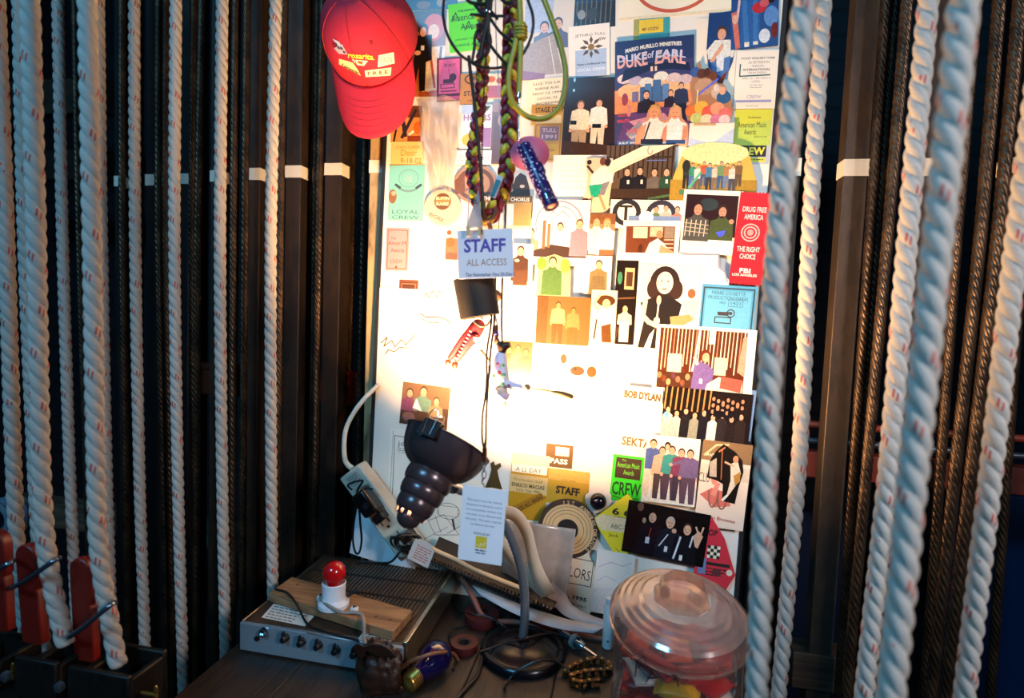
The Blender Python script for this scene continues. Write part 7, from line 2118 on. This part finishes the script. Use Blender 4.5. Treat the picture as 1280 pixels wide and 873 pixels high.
def rope_lock(name, label, top, bot, wpx, ring_pts, body, y=YL, sl=0.006):
    """red pivoting handle, steel keeper ring and iron body"""
    a, b = aty(top[0], top[1], y), aty(bot[0], bot[1], y)
    t = Thing('rope_lock', label, 'rope lock', Vector((b.x, y, zr - 0.001)), 'rope locks on the rail')
    wv = wpx * (aty(top[0] + 1, top[1], y) - a).x
    up = (a - b).normalized()
    sx = Vector((1, 0, 0))
    L = (a - b).length
    q = MB()
    out = [b - sx * wv * 0.46, b + sx * wv * 0.46, b + up * L * 0.52 + sx * wv * 0.47, b + up * L * 0.56 + sx * wv * 0.40, b + up * L * 0.60 + sx * wv * 0.5]
    out += [a - up * wv * 0.5 + (sx * math.cos(t_) + up * math.sin(t_)) * wv * 0.5 for t_ in [PI * k / 12 for k in range(13)]]
    out += [b + up * L * 0.5 - sx * wv * 0.48]
    q.plate(out, (0, -1, 0), 0.013)
    h = t.part('handle', q, M_REDH, smooth=35, bevel=0.002, label='red handle')
    q = MB().tube(ring_pts, 0.0030, 12, smooth=8, closed=True)
    t.part('keeper_ring', q, mat('#8a98a8', 0.25, 0.95, var=0.1), smooth=60, label='silver keeper ring')
    bx0, bx1 = aty(body[0], body[2], y).x, aty(body[1], body[2], y).x
    bz = aty((body[0] + body[1]) / 2, body[2], y).z
    cx_, wd_ = (bx0 + bx1) / 2, bx1 - bx0
    hgt = bz - zr
    for s_ in (-1, 1):
        t.part('cheek_plate', MB().box((cx_, y + s_ * 0.026, zr + hgt / 2 - 0.0005), (wd_, 0.007, hgt)), M_IRON, bevel=0.002)
    t.part('front_lip', MB().box((bx1 - 0.004, y, zr + hgt * 0.45), (0.008, 0.046, hgt * 0.86)), M_IRON, bevel=0.002)
    t.part('shoe_block', MB().box((bx0 + 0.006, y, zr + hgt * 0.35), (0.012, 0.044, hgt * 0.7)), M_IRON, bevel=0.002)
    t.part('pivot_bolt', MB().revolve((b.x + 0.002, y - 0.0295, zr + hgt * 0.5), (0, -1, 0), [(0, 0.0065), (0.005, 0.0065), (0.0055, 0.005), (0.0055, 0)], 6), M_SILVER)
    wn = (bx1 + 0.001, y - 0.012, zr + hgt * 0.42)
    w1 = t.part('adjusting_screw', MB().tube([wn, (wn[0] + sl, wn[1], wn[2])], 0.0022, 10, smooth=1), M_BRASS)
    q = MB()
    for s_ in (-1, 1):
        q.sphere((wn[0] + sl - 0.002, wn[1], wn[2] + s_ * 0.006), 0.0055, 14, 8, scale=(0.5, 0.35, 1.1))
    t.part('wing_nut', q, M_BRASS, w1)
    return t


def ringpts(px0, py0, px1, py1, y):
    """long loop: front past the handle at px0, behind round the rope at px1"""
    a, b = aty(px0, py0, y - 0.026), aty(px1, py1, y - 0.026)
    c, d = aty(px1, py1, y + 0.022), aty(px0, py0, y + 0.022)
    m1, m2 = (a + b) / 2 - Vector((0, 0.004, 0.002)), (c + d) / 2 + Vector((0, 0.004, 0))
    e1, e2 = (b + c) / 2 + Vector((0.007, 0, 0.004)), (a + d) / 2 - Vector((0.007, 0, 0.002))
    return [a, m1, b, e1, c, m2, d, e2]


rope_lock('rope_lock', 'rope lock with red handle, second from the left, dark iron body', (30, 682), (39, 806), 26, ringpts(20, 733, 68, 701, YL), (48, 98, 808))
rope_lock('rope_lock', 'rope lock with upright red handle nearest the amplifier', (98, 699), (104, 828), 26, ringpts(88, 796, 138, 757, YL), (112, 186, 822), sl=0.022)
rope_lock('rope_lock', 'rope lock at the left edge with its red handle cut by the view', (-10, 665), (-4, 790), 26, ringpts(-24, 722, 12, 704, YL), (-28, 24, 806))
# coil of pale line on the rail far left
cc = aty(8, 650, -0.2)
q = MB()
for k in range(5):
    q.tube([cc + Vector((0.028 * math.cos(2 * PI * j / 20) + 0.003 * math.sin(k * 2 + j), 0.010 * k - 0.02, 0.036 * math.sin(2 * PI * j / 20) + 0.003 * math.sin(k * 3))) for j in range(20)], 0.0048, 8, smooth=2, closed=True)
solo('line_coil', 'small coil of pale blue line behind the ropes at the far left', 'coil', q, mat('#5a7486', 0.7, var=0.3))
